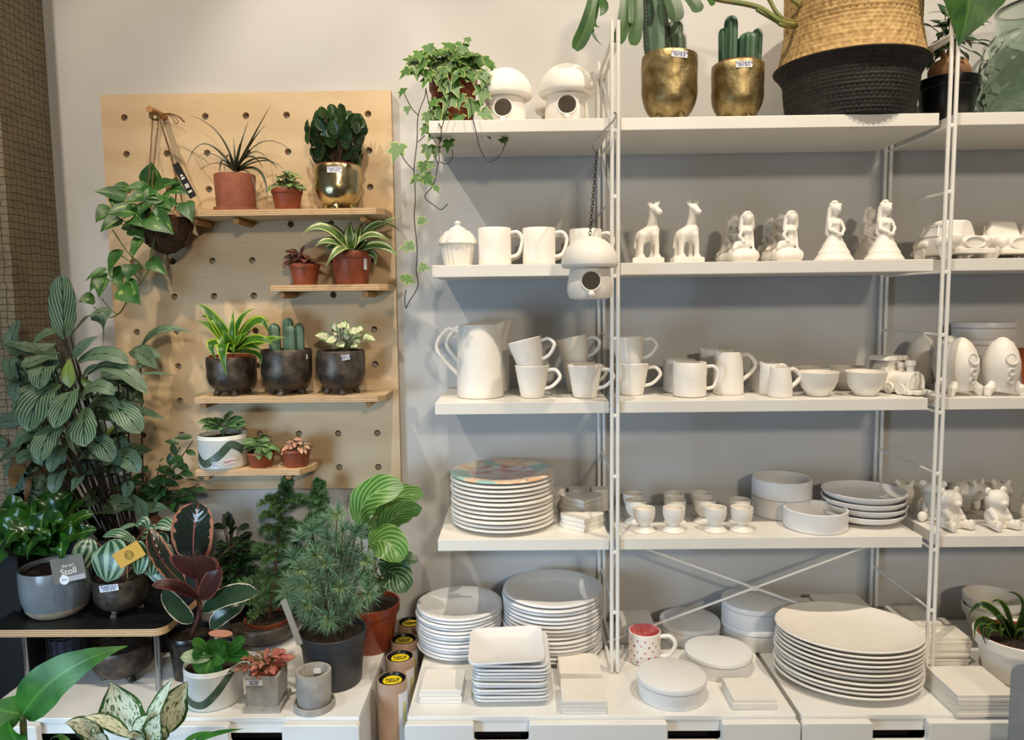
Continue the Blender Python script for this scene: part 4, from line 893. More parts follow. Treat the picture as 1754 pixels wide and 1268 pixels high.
# ---- cardboard tubes between the cabinets
for i, (u, v) in enumerate(((672, 1162), (687, 1123), (693, 1092), (706, 1056))):
    c = az(u, v, .58); c.x = max(-.569, min(c.x, -.5585)); c.y = (-.392, -.276, -.175, -.065)[i]; r = .0365
    t = T('cardboard_tube', 'brown cardboard tube with black cap and yellow sticker, '+('nearest the front', 'second from the front', 'third from the front', 'farthest back')[i], 'cardboard tube', (c.x, c.y, 0), 0, 'cardboard tubes between the cabinets')
    m = MB(); m.lathe([(0, 0), (r, 0), (r, .58), (r-.0025, .58), (r-.0025, .50), (0, .50)], 40); O('tube', m, CARD, t)
    m = MB(); m.lathe([(0, .574), (r-.008, .574), (r-.007, .578), (r-.0045, .5815), (r-.003, .5805), (r-.003, .56), (0, .56)], 40); cp = O('cap', m, BLKP, t)
    m = MB(); m.lathe([(0, .5752), (.0235, .5752), (.0235, .5742), (0, .5742)], 36); O('sticker', m, YEL, cp)
    letters('NICE', .0155, BINK, cp, (0, .003, .5754), (0, 0, .12), .0004); letters('DESIGN', .0085, BINK, cp, (.001, -.007, .5754), (0, 0, .12), .0002)
    m = MB()
    for zz in (.44, .5):
        a0 = len(m.v)
    rows = []
    for k in range(7):
        a = -.15+(k-3)*.17-.35; rows.append([m.add(((r+.0004)*cos(a), (r+.0004)*sin(a), z)) for z in (.40, .555)])
    for a, b in zip(rows, rows[1:]): m.face(a[0], b[0], b[1], a[1])
    lb = O('paper_label', m, PAPER, t)
    m = MB(); rows = []
    for k in range(4):
        a = -.5+(k-1.5)*.12; rows.append([m.add(((r+.0007)*cos(a), (r+.0007)*sin(a), z)) for z in (.46, .53)])
    for a, b in zip(rows, rows[1:]): m.face(a[0], b[0], b[1], a[1])
    O('printed_square', m, simple('pale_yellow_print', (214, 204, 140), .6), lb)
# ------------------------------------------------------------------ plants
G_ = leafmat
LM = dict(
 pothos=G_('pothos_leaf', 'mottle', (40, 84, 36), (150, 174, 92), (62, 110, 46), .42, 1.8, .6),
 dracm=G_('thin_dark_leaf', 'edge', (30, 44, 22), (70, 40, 32), (44, 62, 30), .4, k=.1),
 fitg=G_('green_fittonia_leaf', 'net', (52, 96, 48), (156, 182, 128), (66, 110, 56), .45, 8, .22),
 fits=G_('small_fittonia_leaf', 'net', (60, 98, 48), (170, 180, 120), (74, 112, 54), .45, 5, .4),
 fitp=G_('pink_fittonia_leaf', 'net', (92, 54, 44), (168, 96, 90), (70, 62, 44), .5, 6, .35),
 fitc=G_('cream_fittonia_leaf', 'edge', (206, 150, 132), (58, 66, 38), (222, 190, 156), .5, k=.5),
 fitw=G_('white_fittonia_leaf', 'mottle', (78, 118, 56), (226, 226, 186), (98, 134, 66), .5, 3.5, .42),
 fitr=G_('red_fittonia_leaf', 'mottle', (98, 98, 62), (216, 134, 124), (168, 84, 72), .5, 3, .5),
 jade=G_('jade_leaf', 'plain', (26, 50, 28), (48, 76, 34), (70, 94, 48), .3, trans=.05),
 warn=G_('striped_dracaena_leaf', 'centre', (92, 122, 66), (204, 206, 150), (48, 74, 40), .4),
 lime=G_('lime_dracaena_leaf', 'edge', (46, 92, 30), (160, 184, 48), (78, 128, 34), .35, k=.12),
 limed=G_('dark_lime_leaf', 'edge', (34, 58, 26), (112, 138, 44), (46, 74, 30), .35, k=.12),
 cal=G_('calathea_leaf', 'stripe', (22, 46, 30), (122, 148, 118), (98, 126, 94), .45, 5, 1.7),
 calg=G_('young_calathea_leaf', 'stripe', (66, 96, 34), (140, 160, 74), None, .4, 8, 1.1),
 orb=G_('round_calathea_leaf', 'stripe', (136, 170, 102), (66, 118, 44), (80, 132, 52), .35, 5.5, 1.2),
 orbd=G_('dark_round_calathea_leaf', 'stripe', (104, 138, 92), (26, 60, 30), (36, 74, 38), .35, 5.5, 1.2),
 anth=G_('glossy_wavy_leaf', 'plain', (20, 56, 24), (48, 94, 30), (130, 164, 70), .22),
 mel=G_('watermelon_leaf', 'melon', (44, 80, 56), (150, 176, 148), (122, 154, 126), .3, 9.5),
 rub=G_('rubber_leaf', 'edge', (30, 38, 32), (172, 114, 90), (40, 46, 36), .14, k=.5, trans=.05, vein=.12, rib=(150, 84, 76), mar=.82),
 rubu=G_('rubber_leaf_underside', 'edge', (70, 34, 30), (150, 84, 68), (80, 40, 34), .4, k=.14, rib=(40, 20, 18), mar=.86),
 rubg=G_('green_rubber_leaf', 'edge', (38, 58, 40), (210, 196, 168), (50, 72, 50), .25, k=.3, mar=.88),
 fic=G_('ficus_leaf', 'plain', (32, 62, 34), (48, 84, 42), (84, 114, 66), .35),
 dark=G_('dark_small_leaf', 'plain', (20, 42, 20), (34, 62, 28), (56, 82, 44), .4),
 pil=G_('round_pilea_leaf', 'plain', (46, 98, 40), (66, 122, 50), (110, 152, 80), .3),
 pine=G_('pine_needle', 'plain', (44, 84, 46), (70, 112, 58), None, .5, trans=.1),
 pinb=G_('blue_pine_needle', 'plain', (78, 114, 84), (112, 144, 106), None, .5, trans=.1),
 ivy=G_('ivy_leaf', 'edge', (62, 102, 44), (176, 188, 104), (84, 126, 56), .45, k=.3, vein=0, mar=.77),
 lily=G_('big_plain_leaf', 'plain', (38, 90, 26), (58, 114, 32), (94, 142, 56), .45),
 dief=G_('dieffenbachia_leaf', 'mottle', (40, 74, 26), (236, 236, 206), (62, 98, 38), .4, 7, .44),
 mons=G_('monstera_leaf', 'plain', (30, 68, 20), (50, 92, 28), (78, 118, 44), .4),
 brown=G_('withered_brown_leaf', 'plain', (92, 70, 40), (120, 92, 50), None, .6),
)
def L3(mb, b, mid, t, W, y=-.12, ym=None, yt=None, N=(0, -.75, .6), **k):
    """leaf through three photograph points: base, middle, tip, each at its own distance from the wall"""
    ym = y if ym is None else ym; yt = ym if yt is None else yt
    A = at(b[0], b[1], y); B = at(t[0], t[1], yt)
    C = None
    if mid is not None: C = at(mid[0], mid[1], ym)*2-(A+B)/2
    leaf(mb, A, B, W*dep((A+B)/2)/FPX, N=N, c2=C, **k)
def soil(t, r, z, mat=None):
    m = MB(); rr = random.Random(int(r*9999)); m.lathe([(0, z+.002), (r*.5, z+.003), (r, z), (r, z-.004), (0, z-.004)], 24, fn=lambda q, zz, a: (q, zz+(rr.uniform(-.0015, .002) if zz > z-.002 else 0))); O('soil', m, mat or SOIL, t, sharp=0)
def nursery(t, r, h, rb=None, mat=None, sz=.88):
    rb = rb or r*.76; m = MB(); hr = h*.78; rm = rb+(r-rb)*.8
    m.lathe([(0, 0), (rb*.97, 0), (rb, .0015), (rm*.985, hr), (r*.985, hr+.001), (r, hr+.003), (r*1.015, h-.001), (r*1.0, h), (r*.965, h-.001), (r*.93, h*.8), (0, h*.8)], 44); O('pot', m, mat or TERRA, t, sharp=50); soil(t, r*.94, h*sz)
def footed(t, r, h, mat, nf=4, a0=.6, inner=True, wob=0):
    fh = h*.115; m = MB(); pr = [(0, fh*.7), (r*.3, fh*.7)]+[(r*(.3+.7*(max(0, 1-(1-q)**2.4))**.55)*(1 if q < .8 else 1-.02*(q-.8)/.2), fh*.7+(h*.52)*q) for q in (.02, .06, .12, .2, .3, .42, .55, .7, .85, 1.0)]+[(r*.995, h*.85), (r*.985, h-.002), (r*.965, h), (r*.94, h-.003), (r*.95, h*.84), (0, h*.82)]
    m.lathe(pr, 52, fn=(lambda q, z, a: (q*(1+wob*sin(3*a+z*40)), z+(wob*.4*h*sin(2*a) if z > h*.8 else 0))) if wob else None); O('pot', m, mat, t, sharp=50)
    for k in range(nf):
        a = a0+2*pi*k/nf; d = V((cos(a), sin(a), 0)); m = MB(); m.tube(bez([d*(r*.5)+V((0, 0, fh*1.35)), d*(r*.58)+V((0, 0, fh*.7)), d*(r*.66)+V((0, 0, fh*.22)), d*(r*.74)+V((0, 0, .0025))], 4), [r*.2, r*.18, r*.16, r*.15, r*.14, r*.13, r*.125, r*.12, r*.12, r*.12, r*.125, r*.12, r*.09][:13], 10); O('foot', m, mat, t)
    if inner:
        m = MB(); m.lathe([(r*.9, h*.9), (r*.9, h+.003), (r*.87, h+.004), (r*.85, h*.9)], 40); O('inner_pot', m, TERRA, t)
    soil(t, r*.86, h*.93)
def price(t, x, y, z, w, h, txt, rx=0, rz=0, ry=0, size=None, mat=None):
    m = MB(); m.prism(rounded([(-w/2, -h/2), (w/2, -h/2), (w/2, h/2), (-w/2, h/2)], h*.12, 3), -.0004, .0004)
    o = O('price_label', m, mat or PAPER, t, loc=(x, y, z), sharp=30); o.rotation_euler = (pi/2+rx, ry, rz)
    if txt: letters(txt, size or h*.46, INK, o, (0, 0, .0006), (0, 0, 0), .00015)
    return o
def bush(lv, st, c, rx, ry, rz, n, L, W, seed, sh='ov', lo=.1, droop=.25, inner=.35, sr=.0012, root=None, nb=.8, **k):
    rr = random.Random(seed); c = V(c)
    for i in range(n):
        a = rr.uniform(0, 2*pi); e = math.asin(rr.uniform(lo, 1)); f = rr.uniform(inner, 1.0)
        d = V((cos(a)*cos(e), sin(a)*cos(e), sin(e))); tip = c+V((d.x*rx, d.y*ry, d.z*rz))*f
        o = V((d.x, d.y, d.z*.5-droop+rr.uniform(-.2, .2))).normalized(); ln = L*rr.uniform(.75, 1.15)
        base = tip-o*ln*.5; end = tip+o*ln*.5
        N = V((d.x*.5+rr.uniform(-.3, .3), d.y*.5-.35+rr.uniform(-.3, .3), nb)); leaf(lv, base, end, W*ln/L, N, (0, 0, ln*.07), sh, **k)
        if st is not None:
            r0 = V(root if root is not None else c)+V((rr.uniform(-.15, .15)*rx, rr.uniform(-.15, .15)*ry, 0)); st.tube([r0, r0.lerp(base, .5)+V((0, 0, .1*rz)), base], sr, 5)
def plant(name, label, c, cat='plant', group=None): return T(name, label, cat, c, 0, group)
def fin(t, lv, mat, st=None, sm=None):
    if st is not None and st.v: O('stems', st, sm or STEMG, t, world=True)
    O('foliage', lv, LM[mat] if isinstance(mat, str) else mat, t, world=True, sharp=0)
Z = lambda ox, oy, s: (lambda x, y: (ox+x/s, oy+y/s))
# ================= pegboard shelves
yp = -.095
# dragon tree
c = spt(405, yp, PS1); r = px(34, c); h = hz(405, 300, c); t = plant('dragon_tree', 'spiky dragon tree in a clay pot and saucer on the longest plywood shelf', c)
m = MB(); m.lathe([(0, .004), (r*.9, .004), (r*.93, .006), (r, h-.002), (r*.98, h), (r*.93, h-.001), (r*.92, h*.86), (0, h*.85)], 48); O('pot', m, TERRC, t); soil(t, r*.92, h*.93)
m = MB(); m.lathe([(0, 0), (r*1.03, 0), (r*1.07, .002), (r*1.08, .0115), (r*1.045, .012), (r*1.03, .0035), (0, .0035)], 48); O('saucer', m, TERRC, t)
z = Z(300, 150, 4.2275); lv = MB(); b = z(440, 615)
for tip, mid, W, yt in (((695, 125), (545, 400), 9, -.15), ((660, 265), (555, 400), 6, -.1), ((535, 240), (480, 400), 5, -.08), ((420, 355), (432, 480), 4, -.1), ((90, 200), (310, 330), 4, -.09), ((75, 605), (215, 408), 5, -.13), ((155, 620), (300, 548), 4, -.16), ((130, 545), (260, 480), 3, -.1), ((870, 490), (640, 392), 4, -.1), ((745, 595), (610, 512), 8, -.16), ((668, 850), (615, 610), 8, -.17), ((325, 665), (345, 530), 7, -.15), ((357, 620), (385, 490), 7, -.14), ((600, 990), (560, 660), 3, -.165), ((680, 530), (560, 470), 5, -.12), ((470, 400), (455, 500), 10, -.12), ((790, 600), (640, 530), 5, -.13), ((640, 590), (540, 500), 7, -.15)):
    L3(lv, b, z(*mid), z(*tip), W, yp, yp-.02, yt, sh='sp', fold=.3, n=12, m=1)
st = MB(); p = at(*b, yp); st.tube([V((c.x, c.y, c.z+h*.85)), p, p+V((0, 0, .02))], [.006, .0055, .004], 8); fin(t, lv, 'dracm', st, STEMD)
# small fittonia
c = spt(493, yp-.01, PS1); r = px(26, c); h = hz(493, 325, c); t = plant('small_fittonia', 'small cream flecked fittonia in a terracotta pot beside the dragon tree', c); nursery(t, r, h)
lv = MB(); st = MB(); bush(lv, st, c+V((.0, 0, h*.9)), px(38, c), px(32, c), px(38, c), 58, px(19, c), px(12, c), 4, inner=.4, lo=.0, droop=.5); fin(t, lv, 'fits', st)
# jade plant
c = spt(581, yp, PS1); r = px(40, c); h = hz(581, 286, c); t = plant('jade_plant', 'dark jade plant in a shiny gold footed pot on the longest plywood shelf', c); footed(t, r, h, GOLDS, 4, -pi/2)
lv = MB(); st = MB(); cc = c+V((0, 0, h*.98)); rr = random.Random(7); R_ = px(52, c); ctr = cc+V((0, 0, R_*.92))
for k in range(150):
    a = rr.uniform(0, 6.28); e = math.asin(rr.uniform(-.85, 1)); f = rr.uniform(.55, 1.0); d = V((cos(a)*cos(e), sin(a)*cos(e)*.85, sin(e)*.95)); p = ctr+d*(R_*f); o = (V((0, 0, 1))*.8+d*.5+V((rr.uniform(-.7, .7), rr.uniform(-.4, .4), 0))).normalized(); ln = px(24, c)*rr.uniform(.8, 1.15); leaf(lv, p-o*ln*.5, p+o*ln*.5, ln*.72, N=d+V((0, -.5, .2)), sag=(0, 0, -.001), sh='ob', fold=.12, cup=.2, n=7, m=2)
    if k % 5 == 0: st.tube(bez([cc+V((rr.uniform(-.012, .012), rr.uniform(-.01, .01), 0)), cc.lerp(p, .55)+V((0, 0, .008)), p], 4), .0032, 6)
for p in lv.v: p.y = min(p.y, -.03)
fin(t, lv, 'jade', st, STEMB); price(t, .006, -r*.99, h*.85, px(24, c), px(9.5, c), 'PLANT €18\nPOT €14', rx=-.06, rz=.04)
# pink fittonia
c = spt(523, yp, PS2); r = px(25.5, c); h = hz(523, 453, c); t = plant('pink_fittonia', 'dark pink fittonia in a small terracotta pot on the short plywood shelf', c); nursery(t, r, h)
lv = MB(); st = MB(); bush(lv, st, c+V((-.006, -.005, h*.92)), px(34, c), px(26, c), px(30, c), 34, px(21, c), px(14, c), 11, inner=.4, lo=-.05, droop=.4); fin(t, lv, 'fitp', st, STEMD)
# striped dracaena
c = spt(604, yp-.005, PS2); r = px(35, c); h = hz(604, 431, c); t = plant('striped_dracaena', 'white striped dracaena in a terracotta pot on the short plywood shelf', c); nursery(t, r, h); b = (604, 434)
z = Z(430, 350, 5.847); lv = MB()
for tip, mid, W, yt in (((490, 325), (745, 235), 21, -.16), ((632, 440), (790, 370), 17, -.17), ((740, 640), (890, 450), 19, -.19), ((1000, 170), (985, 300), 17, -.08), ((1120, 175), (1060, 320), 17, -.07), ((1495, 120), (1250, 240), 12, -.12), ((1500, 278), (1250, 205), 17, -.1), ((1410, 390), (1180, 310), 18, -.17), ((1478, 548), (1290, 415), 20, -.16), ((1235, 615), (1215, 500), 13, -.14), ((1050, 250), (1035, 370), 12, -.13), ((745, 510), (800, 425), 14, -.1), ((830, 230), (900, 330), 14, -.09), ((1180, 250), (1120, 370), 14, -.09)):
    L3(lv, b, z(*mid), z(*tip), W*1.25, yp, yp-.03 if yt > -.15 else yt+.006, yt, sh='la', fold=.2, n=12, m=3)
fin(t, lv, 'warn'); price(t, r*.78, -r*.6, h*.6, px(6, c), px(19, c), None, rz=.9)
# lime dracaena
c = spt(399, yp-.005, PS3); r = px(41.5, c); h = hz(399, 611, c); t = plant('lime_dracaena', 'lime edged dracaena in the left bronze footed pot on the pegboard', c); footed(t, r, h, BRONZE, 4, -1.1); b = (399, 604)
z = Z(310, 500, 4.616); lv = MB()
for tip, mid, W, yt in (((125, 85), (268, 225), 18, -.12), ((150, 205), (285, 235), 14, -.1), ((115, 230), (270, 300), 16, -.14), ((415, 145), (405, 310), 12, -.09), ((590, 135), (465, 230), 11, -.1), ((690, 325), (590, 240), 20, -.17), ((700, 245), (560, 235), 14, -.12), ((820, 360), (630, 395), 17, -.17), ((745, 432), (580, 375), 18, -.19), ((285, 545), (250, 410), 19, -.16), ((362, 672), (330, 430), 20, -.185), ((428, 502), (400, 430), 12, -.16), ((622, 605), (600, 490), 8, -.15), ((262, 290), (330, 380), 17, -.08), ((480, 330), (440, 400), 18, -.15), ((560, 300), (480, 380), 14, -.15), ((330, 300), (370, 380), 14, -.13), ((640, 470), (520, 420), 16, -.17)):
    L3(lv, b, z(*mid), z(*tip), W*1.2, yp, yp-.03 if yt > -.15 else yt+.006, yt, sh='la', fold=.2, n=12, m=3)
fin(t, lv, 'lime')
# cactus cluster
def cactus(t, cols, mat, ribs=6, depth=.16, spines=0, seed=1):
    for (x, y, z0, ht, rad, lean) in cols:
        m = MB(); pr = [(0, 0)]+[(rad*(.86+.14*min(1, q*5))*(1 if q < .82 else sqrt(max(.0, 1-((q-.82)/.18)**2))), ht*q) for q in (0, .05, .1, .2, .35, .5, .65, .78, .84, .9, .94, .97, .99)]+[(0, ht)]
        m.lathe(pr, ribs*6, fn=lambda q, zz, a: (q*(1-depth*(.5+.5*cos(a*ribs))**.8), zz))
        for p in m.v: p.x += lean*p.z
        o = O('column', m, mat, t, loc=(x, y, z0), sharp=0)
        if spines:
            s = MB(); rr = random.Random(seed)
            for k in range(ribs):
                a = (k+.5)*2*pi/ribs
                for q in range(spines):
                    zz = ht*(.03+.95*q/spines); f = 1 if zz < .82*ht else sqrt(max(0.02, 1-((zz/ht-.82)/.18)**2)); p = V((rad*f*cos(a)+lean*zz, rad*f*sin(a), zz)); d = V((cos(a), sin(a), 0))
                    for e in range(3):
                        dd = (d+V((rr.uniform(-.8, .8), rr.uniform(-.8, .8), rr.uniform(-.7, .7)))).normalized(); q_ = dd.cross(V((0, 0, 1))).normalized()*.0007
                        s.face(s.add(p-q_), s.add(p+q_), s.add(p+dd*.0065))
                    s.ell(p, .0013, seg=5, rg=3)
            O('spines', s, SPINE, o, smooth=False)
c = spt(493, yp-.005, PS3); r = px(43, c); h = hz(493, 598, c); t = plant('cactus_cluster', 'cluster of blue green cacti in the middle bronze footed pot', c); footed(t, r, h, BRONZE, 4, -pi/2-.1, False); k = px(1, c)
cactus(t, [(-18*k, .0, h*.9, 52*k, 10*k, -.02), (4*k, .006, h*.9, 61*k, 9.5*k, 0), (12*k, -.014, h*.9, 48*k, 7*k, .0), (23*k, .004, h*.9, 52*k, 8.5*k, 0), (-16*k, -.02, h*.9, 33*k, 6.5*k, 0)], CACT, 6)
price(t, r*.92, -r*.36, h*.84, .006, .012, None, rz=1.15)
# white fittonia
c = spt(586, yp-.005, PS3); r = px(41, c); h = hz(586, 600, c); t = plant('white_fittonia', 'white leaved fittonia in the right bronze footed pot on the pegboard', c); footed(t, r, h, BRONZE, 4, -pi/2+.25, False)
z = Z(310, 500, 4.616); lv = MB(); st = MB(); cc = c+V((px(4, c), 0, h*.93)); rr = random.Random(5)
for (bx, by, tx, ty, W) in ((1180, 370, 1060, 345, 15), (1230, 380, 1145, 395, 15), (1240, 400, 1285, 440, 16), (1250, 260, 1300, 280, 18), (1220, 310, 1230, 250, 16), (1290, 330, 1350, 300, 17), (1340, 290, 1400, 340, 18), (1350, 350, 1420, 350, 18), (1360, 390, 1420, 425, 16), (1440, 350, 1535, 385, 12), (1440, 370, 1480, 350, 13), (1300, 290, 1330, 260, 15), (1290, 260, 1240, 290, 15), (1380, 310, 1440, 300, 15), (1320, 340, 1300, 380, 14), (1400, 400, 1370, 430, 12), (1260, 330, 1210, 345, 14), (1350, 420, 1390, 440, 12)):
    L3(lv, z(bx, by), None, z(tx, ty), W*1.35, yp-.01-rr.uniform(0, .03), None, yp-.02-rr.uniform(0, .03), sag=(0, 0, .002), n=7, m=2); q = at(*z(bx, by), yp-.01); st.tube([cc+V((rr.uniform(-.01, .01), 0, -.004)), (cc+q)/2+V((0, 0, .006)), q], .001, 5)
fin(t, lv, 'fitw', st); price(t, px(17, c), -r*.92, h*.87, px(14, c), px(8.5, c), 'PLANT €8\nPOT €12', rz=.4, ry=-.14)
# white stoneware pot with a green brush stroke
def brushpot(t, r, h, band, w):
    m = MB(); m.lathe([(0, 0), (r*.9, 0), (r*.93, .002), (r*.97, h*.06), (r, h*.1), (r, h*.86), (r*1.015, h*.885), (r*1.0, h*.9), (r*1.0, h-.002), (r*.985, h), (r*.95, h-.002), (r*.95, h*.82), (0, h*.8)], 52); O('pot', m, STONEW, t, sharp=50)
    m = MB(); pts = bez(band, 8); n = len(pts); prev = None
    for i, p in enumerate(pts):
        d = (pts[min(n-1, i+1)]-pts[max(0, i-1)]).normalized(); nn = V((-d.y, d.x, 0)); ids = []
        for s in (-1, 0, 1):
            q = p+nn*(w*.5*s); a = -pi/2+q.x/r; ids.append(m.add(((r+.0005)*cos(a), (r+.0005)*sin(a), q.y)))
        if prev: m.face(prev[0], ids[0], ids[1], prev[1]); m.face(prev[1], ids[1], ids[2], prev[2])
        prev = ids
    O('brush_stroke', m, BRUSH, t); soil(t, r*.95, h*.86)
c = spt(384, yp-.012, PS4); r = px(40.5, c); h = hz(384, 742, c); k = px(1, c); t = plant('fittonia_in_white_pot', 'fittonia in a white stoneware pot with green brush stroke on the lowest shelf', c)
brushpot(t, r, h, [(-38*k, h*.42, 0), (-25*k, h*.24, 0), (-12*k, h*.22, 0), (10*k, h*.48, 0), (26*k, h*.74, 0), (40*k, h*.66, 0), (52*k, h*.5, 0)], 13*k)
price(t, px(2, c), -r*1.005, h*.17, px(10.5, c), px(10.5, c), 'POT\n€19', mat=PAPER); price(t, px(24, c), -r*.84, h*.26, px(19, c), px(9, c), 'PLANT €7', rz=.62, ry=-.1, mat=simple('pink_paper', (222, 196, 188), .6))
lv = MB(); st = MB(); z = Z(300, 690, 4.385)
for (bx, by, tx, ty, W) in ((340, 170, 190, 205, 14), (330, 150, 160, 150, 12), (360, 140, 440, 80, 16), (380, 150, 525, 130, 14), (400, 160, 540, 165, 15), (390, 170, 500, 195, 12), (350, 160, 250, 150, 14), (350, 150, 300, 110, 12), (330, 190, 240, 210, 12), (370, 170, 340, 210, 12), (350, 140, 370, 110, 14), (400, 150, 460, 180, 14)):
    L3(lv, z(bx, by), None, z(tx, ty), W*1.35, yp-.01, None, yp-.05, sag=(0, 0, .003), n=8, m=3); q = at(*z(bx, by), yp-.01); st.tube([c+V((0, 0, h*.86)), q], .0012, 5)
fin(t, lv, 'fitg', st)
for (u, rp, vt, lab, key, rx, rz_, L, W, sd, lb) in ((447.5, 23.5, 773, 'green netted fittonia in the smaller terracotta pot on the lowest shelf', 'fitg', 33, 30, 26, 17, 5, .2), (508, 25.5, 768, 'cream and pink fittonia in a terracotta pot at the lowest shelf end', 'fitc', 31, 22, 17, 11, 8, .0)):
    c = spt(u, yp-.02, PS4); r = px(rp, c); h = hz(u, vt, c); t = plant('netted_fittonia' if key == 'fitg' else 'cream_fittonia', lab, c); nursery(t, r, h); lv = MB(); st = MB()
    bush(lv, st, c+V((0, -.004, h*.9)), px(rx, c), px(rx, c)*.8, px(rz_, c), 26 if key == 'fitg' else 44, px(L, c), px(W, c), sd, inner=.3, lo=-.05, droop=.5); fin(t, lv, key, st)
# hanging pothos in a coconut fibre bowl
z = Z(130, 240, 3.963); yh = -.112; c = at(284, 396, yh); r = px(45.5, c); c = V((c.x, yh, at(284, 436, yh).z)); H = at(284, 372, yh).z-c.z; t = plant('hanging_pothos', 'pothos trailing from a coconut fibre bowl hung by jute twine', c)
m = MB(); m.lathe([(0, 0), (r*.3, H*.05), (r*.6, H*.2), (r*.85, H*.45), (r*.97, H*.72), (r, H*.9), (r*.97, H), (r*.9, H*.98), (r*.85, H*.8), (0, H*.78)], 40, fn=lambda q, zz, a: (q*(1+.03*sin(5*a+zz*80)*cos(3*a)), zz)); O('coconut_bowl', m, COCO, t, sharp=0); soil(t, r*.85, H*.82)
m = MB(); top = at(266, 199, -.085)
for pa, pb, pc in (((262, 198), (257, 277), (250, 385)), ((272, 201), (262, 300), (262, 330)), ((273, 201), (296, 274), (318, 372)), ((273, 202), (300, 300), (299, 372))):
    m.tube(bez([at(*pa, -.09), at(*pb, -.125), at(*pc, -.14)], 5), .0016, 6)
for a in (0, 1.2, 2.4, 3.6, 4.8): m.tube(bez([c+V((r*1.0*cos(a), r*cos(0)*sin(a), H*.9)), c+V((r*.8*cos(a), r*.8*sin(a), H*.35)), c+V((0, 0, -.003)), c+V((0, 0, -.06))], 6), .0014, 6)
for k in range(3): m.tube([at(266, 199, -.085)+V((.0125*cos(q)+.008*(k-1)*.3, -.004+.004*k, .0115*sin(q)+.001)) for q in [2*pi*i/14 for i in range(15)]], .0016, 6)
m.tube(bez([at(279, 196, -.08), at(292, 195, -.09), at(306, 200, -.095), at(316, 209, -.095)], 5), .0022, 6); m.tube(bez([at(288, 196, -.085), at(296, 203, -.1), at(301, 212, -.1), at(305, 209, -.1), at(300, 201, -.095), at(290, 196, -.09)], 5), .0013, 6)
O('jute_hanger', m, TWINE, t, world=True)
m = MB(); A, B = at(300, 280, -.15), at(331, 338, -.15); d = (B-A); n_ = V((d.z, 0, -d.x)).normalized()*px(6.2, A); q = [A-n_, A+n_, B+n_, B-n_]; f = [m.add(p) for p in q]; g = [m.add(p+V((0, .0012, 0))) for p in q]; m.face(*f); m.face(*reversed(g))
for i in range(4): m.face(f[i], g[i], g[(i+1) % 4], f[(i+1) % 4])
tg = O('black_tag', m, BLACK, t, world=True, smooth=False); tg['label'] = 'black printed tag tied to the twine'
ang = math.atan2(-d.z, d.x)
m = MB()
for f_, w_, l_ in ((.36, .35, .03), (.44, .5, .03), (.62, .55, .012), (.66, .55, .012), (.70, .55, .012), (.83, .6, .035)):
    a = A+d*f_; e = d.normalized()*(l_*d.length*.5+.001); s_ = n_*w_; off = V((0, -.0006, 0)); m.face(*[m.add(p+off) for p in (a-e-s_, a-e+s_, a+e+s_, a+e-s_)])
O('tag_print', m, WINK, tg, world=True, smooth=False)
lv = MB(); st = MB(); rr = random.Random(9)
for i, (bx, by, tx, ty, W, dy) in enumerate(((530, 325, 515, 150, 150, .0), (525, 330, 705, 285, 85, -.02), (365, 330, 235, 332, 75, -.02), (500, 335, 340, 325, 80, -.03), (345, 385, 125, 352, 95, -.04), (470, 385, 335, 432, 85, -.06), (565, 365, 470, 468, 120, -.05), (395, 485, 198, 505, 115, -.07), (305, 535, 165, 627, 100, -.06), (245, 470, 135, 560, 120, -.02), (400, 510, 480, 602, 105, -.07), (500, 515, 668, 642, 150, -.08), (735, 425, 795, 558, 105, -.05), (600, 420, 705, 455, 70, -.04), (590, 370, 640, 400, 60, -.03), (470, 590, 355, 585, 70, -.05), (445, 655, 385, 805, 80, -.06), (305, 745, 220, 908, 95, -.05), (208, 872, 62, 962, 42, -.05), (200, 895, 93, 1035, 72, -.04), (190, 935, 160, 1078, 85, -.06), (128, 1083, 22, 1102, 85, -.05), (395, 845, 350, 965, 110, -.06), (270, 860, 312, 1035, 85, -.04), (315, 990, 441, 1120, 150, -.07), (490, 818, 622, 917, 85, -.06), (430, 440, 395, 520, 90, -.05), (640, 300, 720, 300, 70, -.01), (420, 400, 560, 360, 70, -.045), (540, 470, 610, 540, 90, -.06), (330, 570, 420, 640, 70, -.03), (430, 470, 520, 560, 110, -.055), (380, 590, 470, 680, 100, -.05), (560, 420, 650, 470, 90, -.05), (430, 350, 560, 400, 100, -.045), (600, 460, 560, 560, 95, -.065), (300, 400, 250, 470, 90, -.04), (500, 430, 430, 520, 100, -.07), (640, 330, 760, 370, 80, -.03))):
    L3(lv, z(bx, by), None, z(tx, ty), W*1.22/3.963, yh+dy+.01, None, yh+dy-.015, sag=(0, -.004, .004), sh='he', fold=.18, n=9, m=3, N=(rr.uniform(-.3, .3), -.85, .45))
    if i < 16: q = at(*z(bx, by), yh+dy+.01); st.tube(bez([c+V((0, -.02, H*.8)), (c+q)/2+V((0, -.01, H*.6)), q], 4), .0013, 5)
for path in (((545, 600), (527, 720), (500, 870), (430, 980), (345, 1095)), ((250, 610), (350, 760), (440, 850), (430, 960)), ((200, 930), (290, 1000)), ((175, 1075), (230, 1140), (290, 1180), (345, 1100)), ((120, 1130), (180, 1185), (240, 1203), (300, 1170), (345, 1100)), ((400, 650), (370, 780), (440, 850), (490, 885)), ((300, 780), (370, 825)), ((290, 555), (430, 640)), ((270, 510), (420, 620)), ((390, 900), (430, 950)), ((520, 700), (500, 820)), ((390, 640), (400, 560))):
    st.tube(bez([at(*z(*p), yh-.055) for p in path], 6), .0016, 6)
for p in lv.v+st.v: p.y = min(p.y, -.032)
fin(t, lv, 'pothos', st)
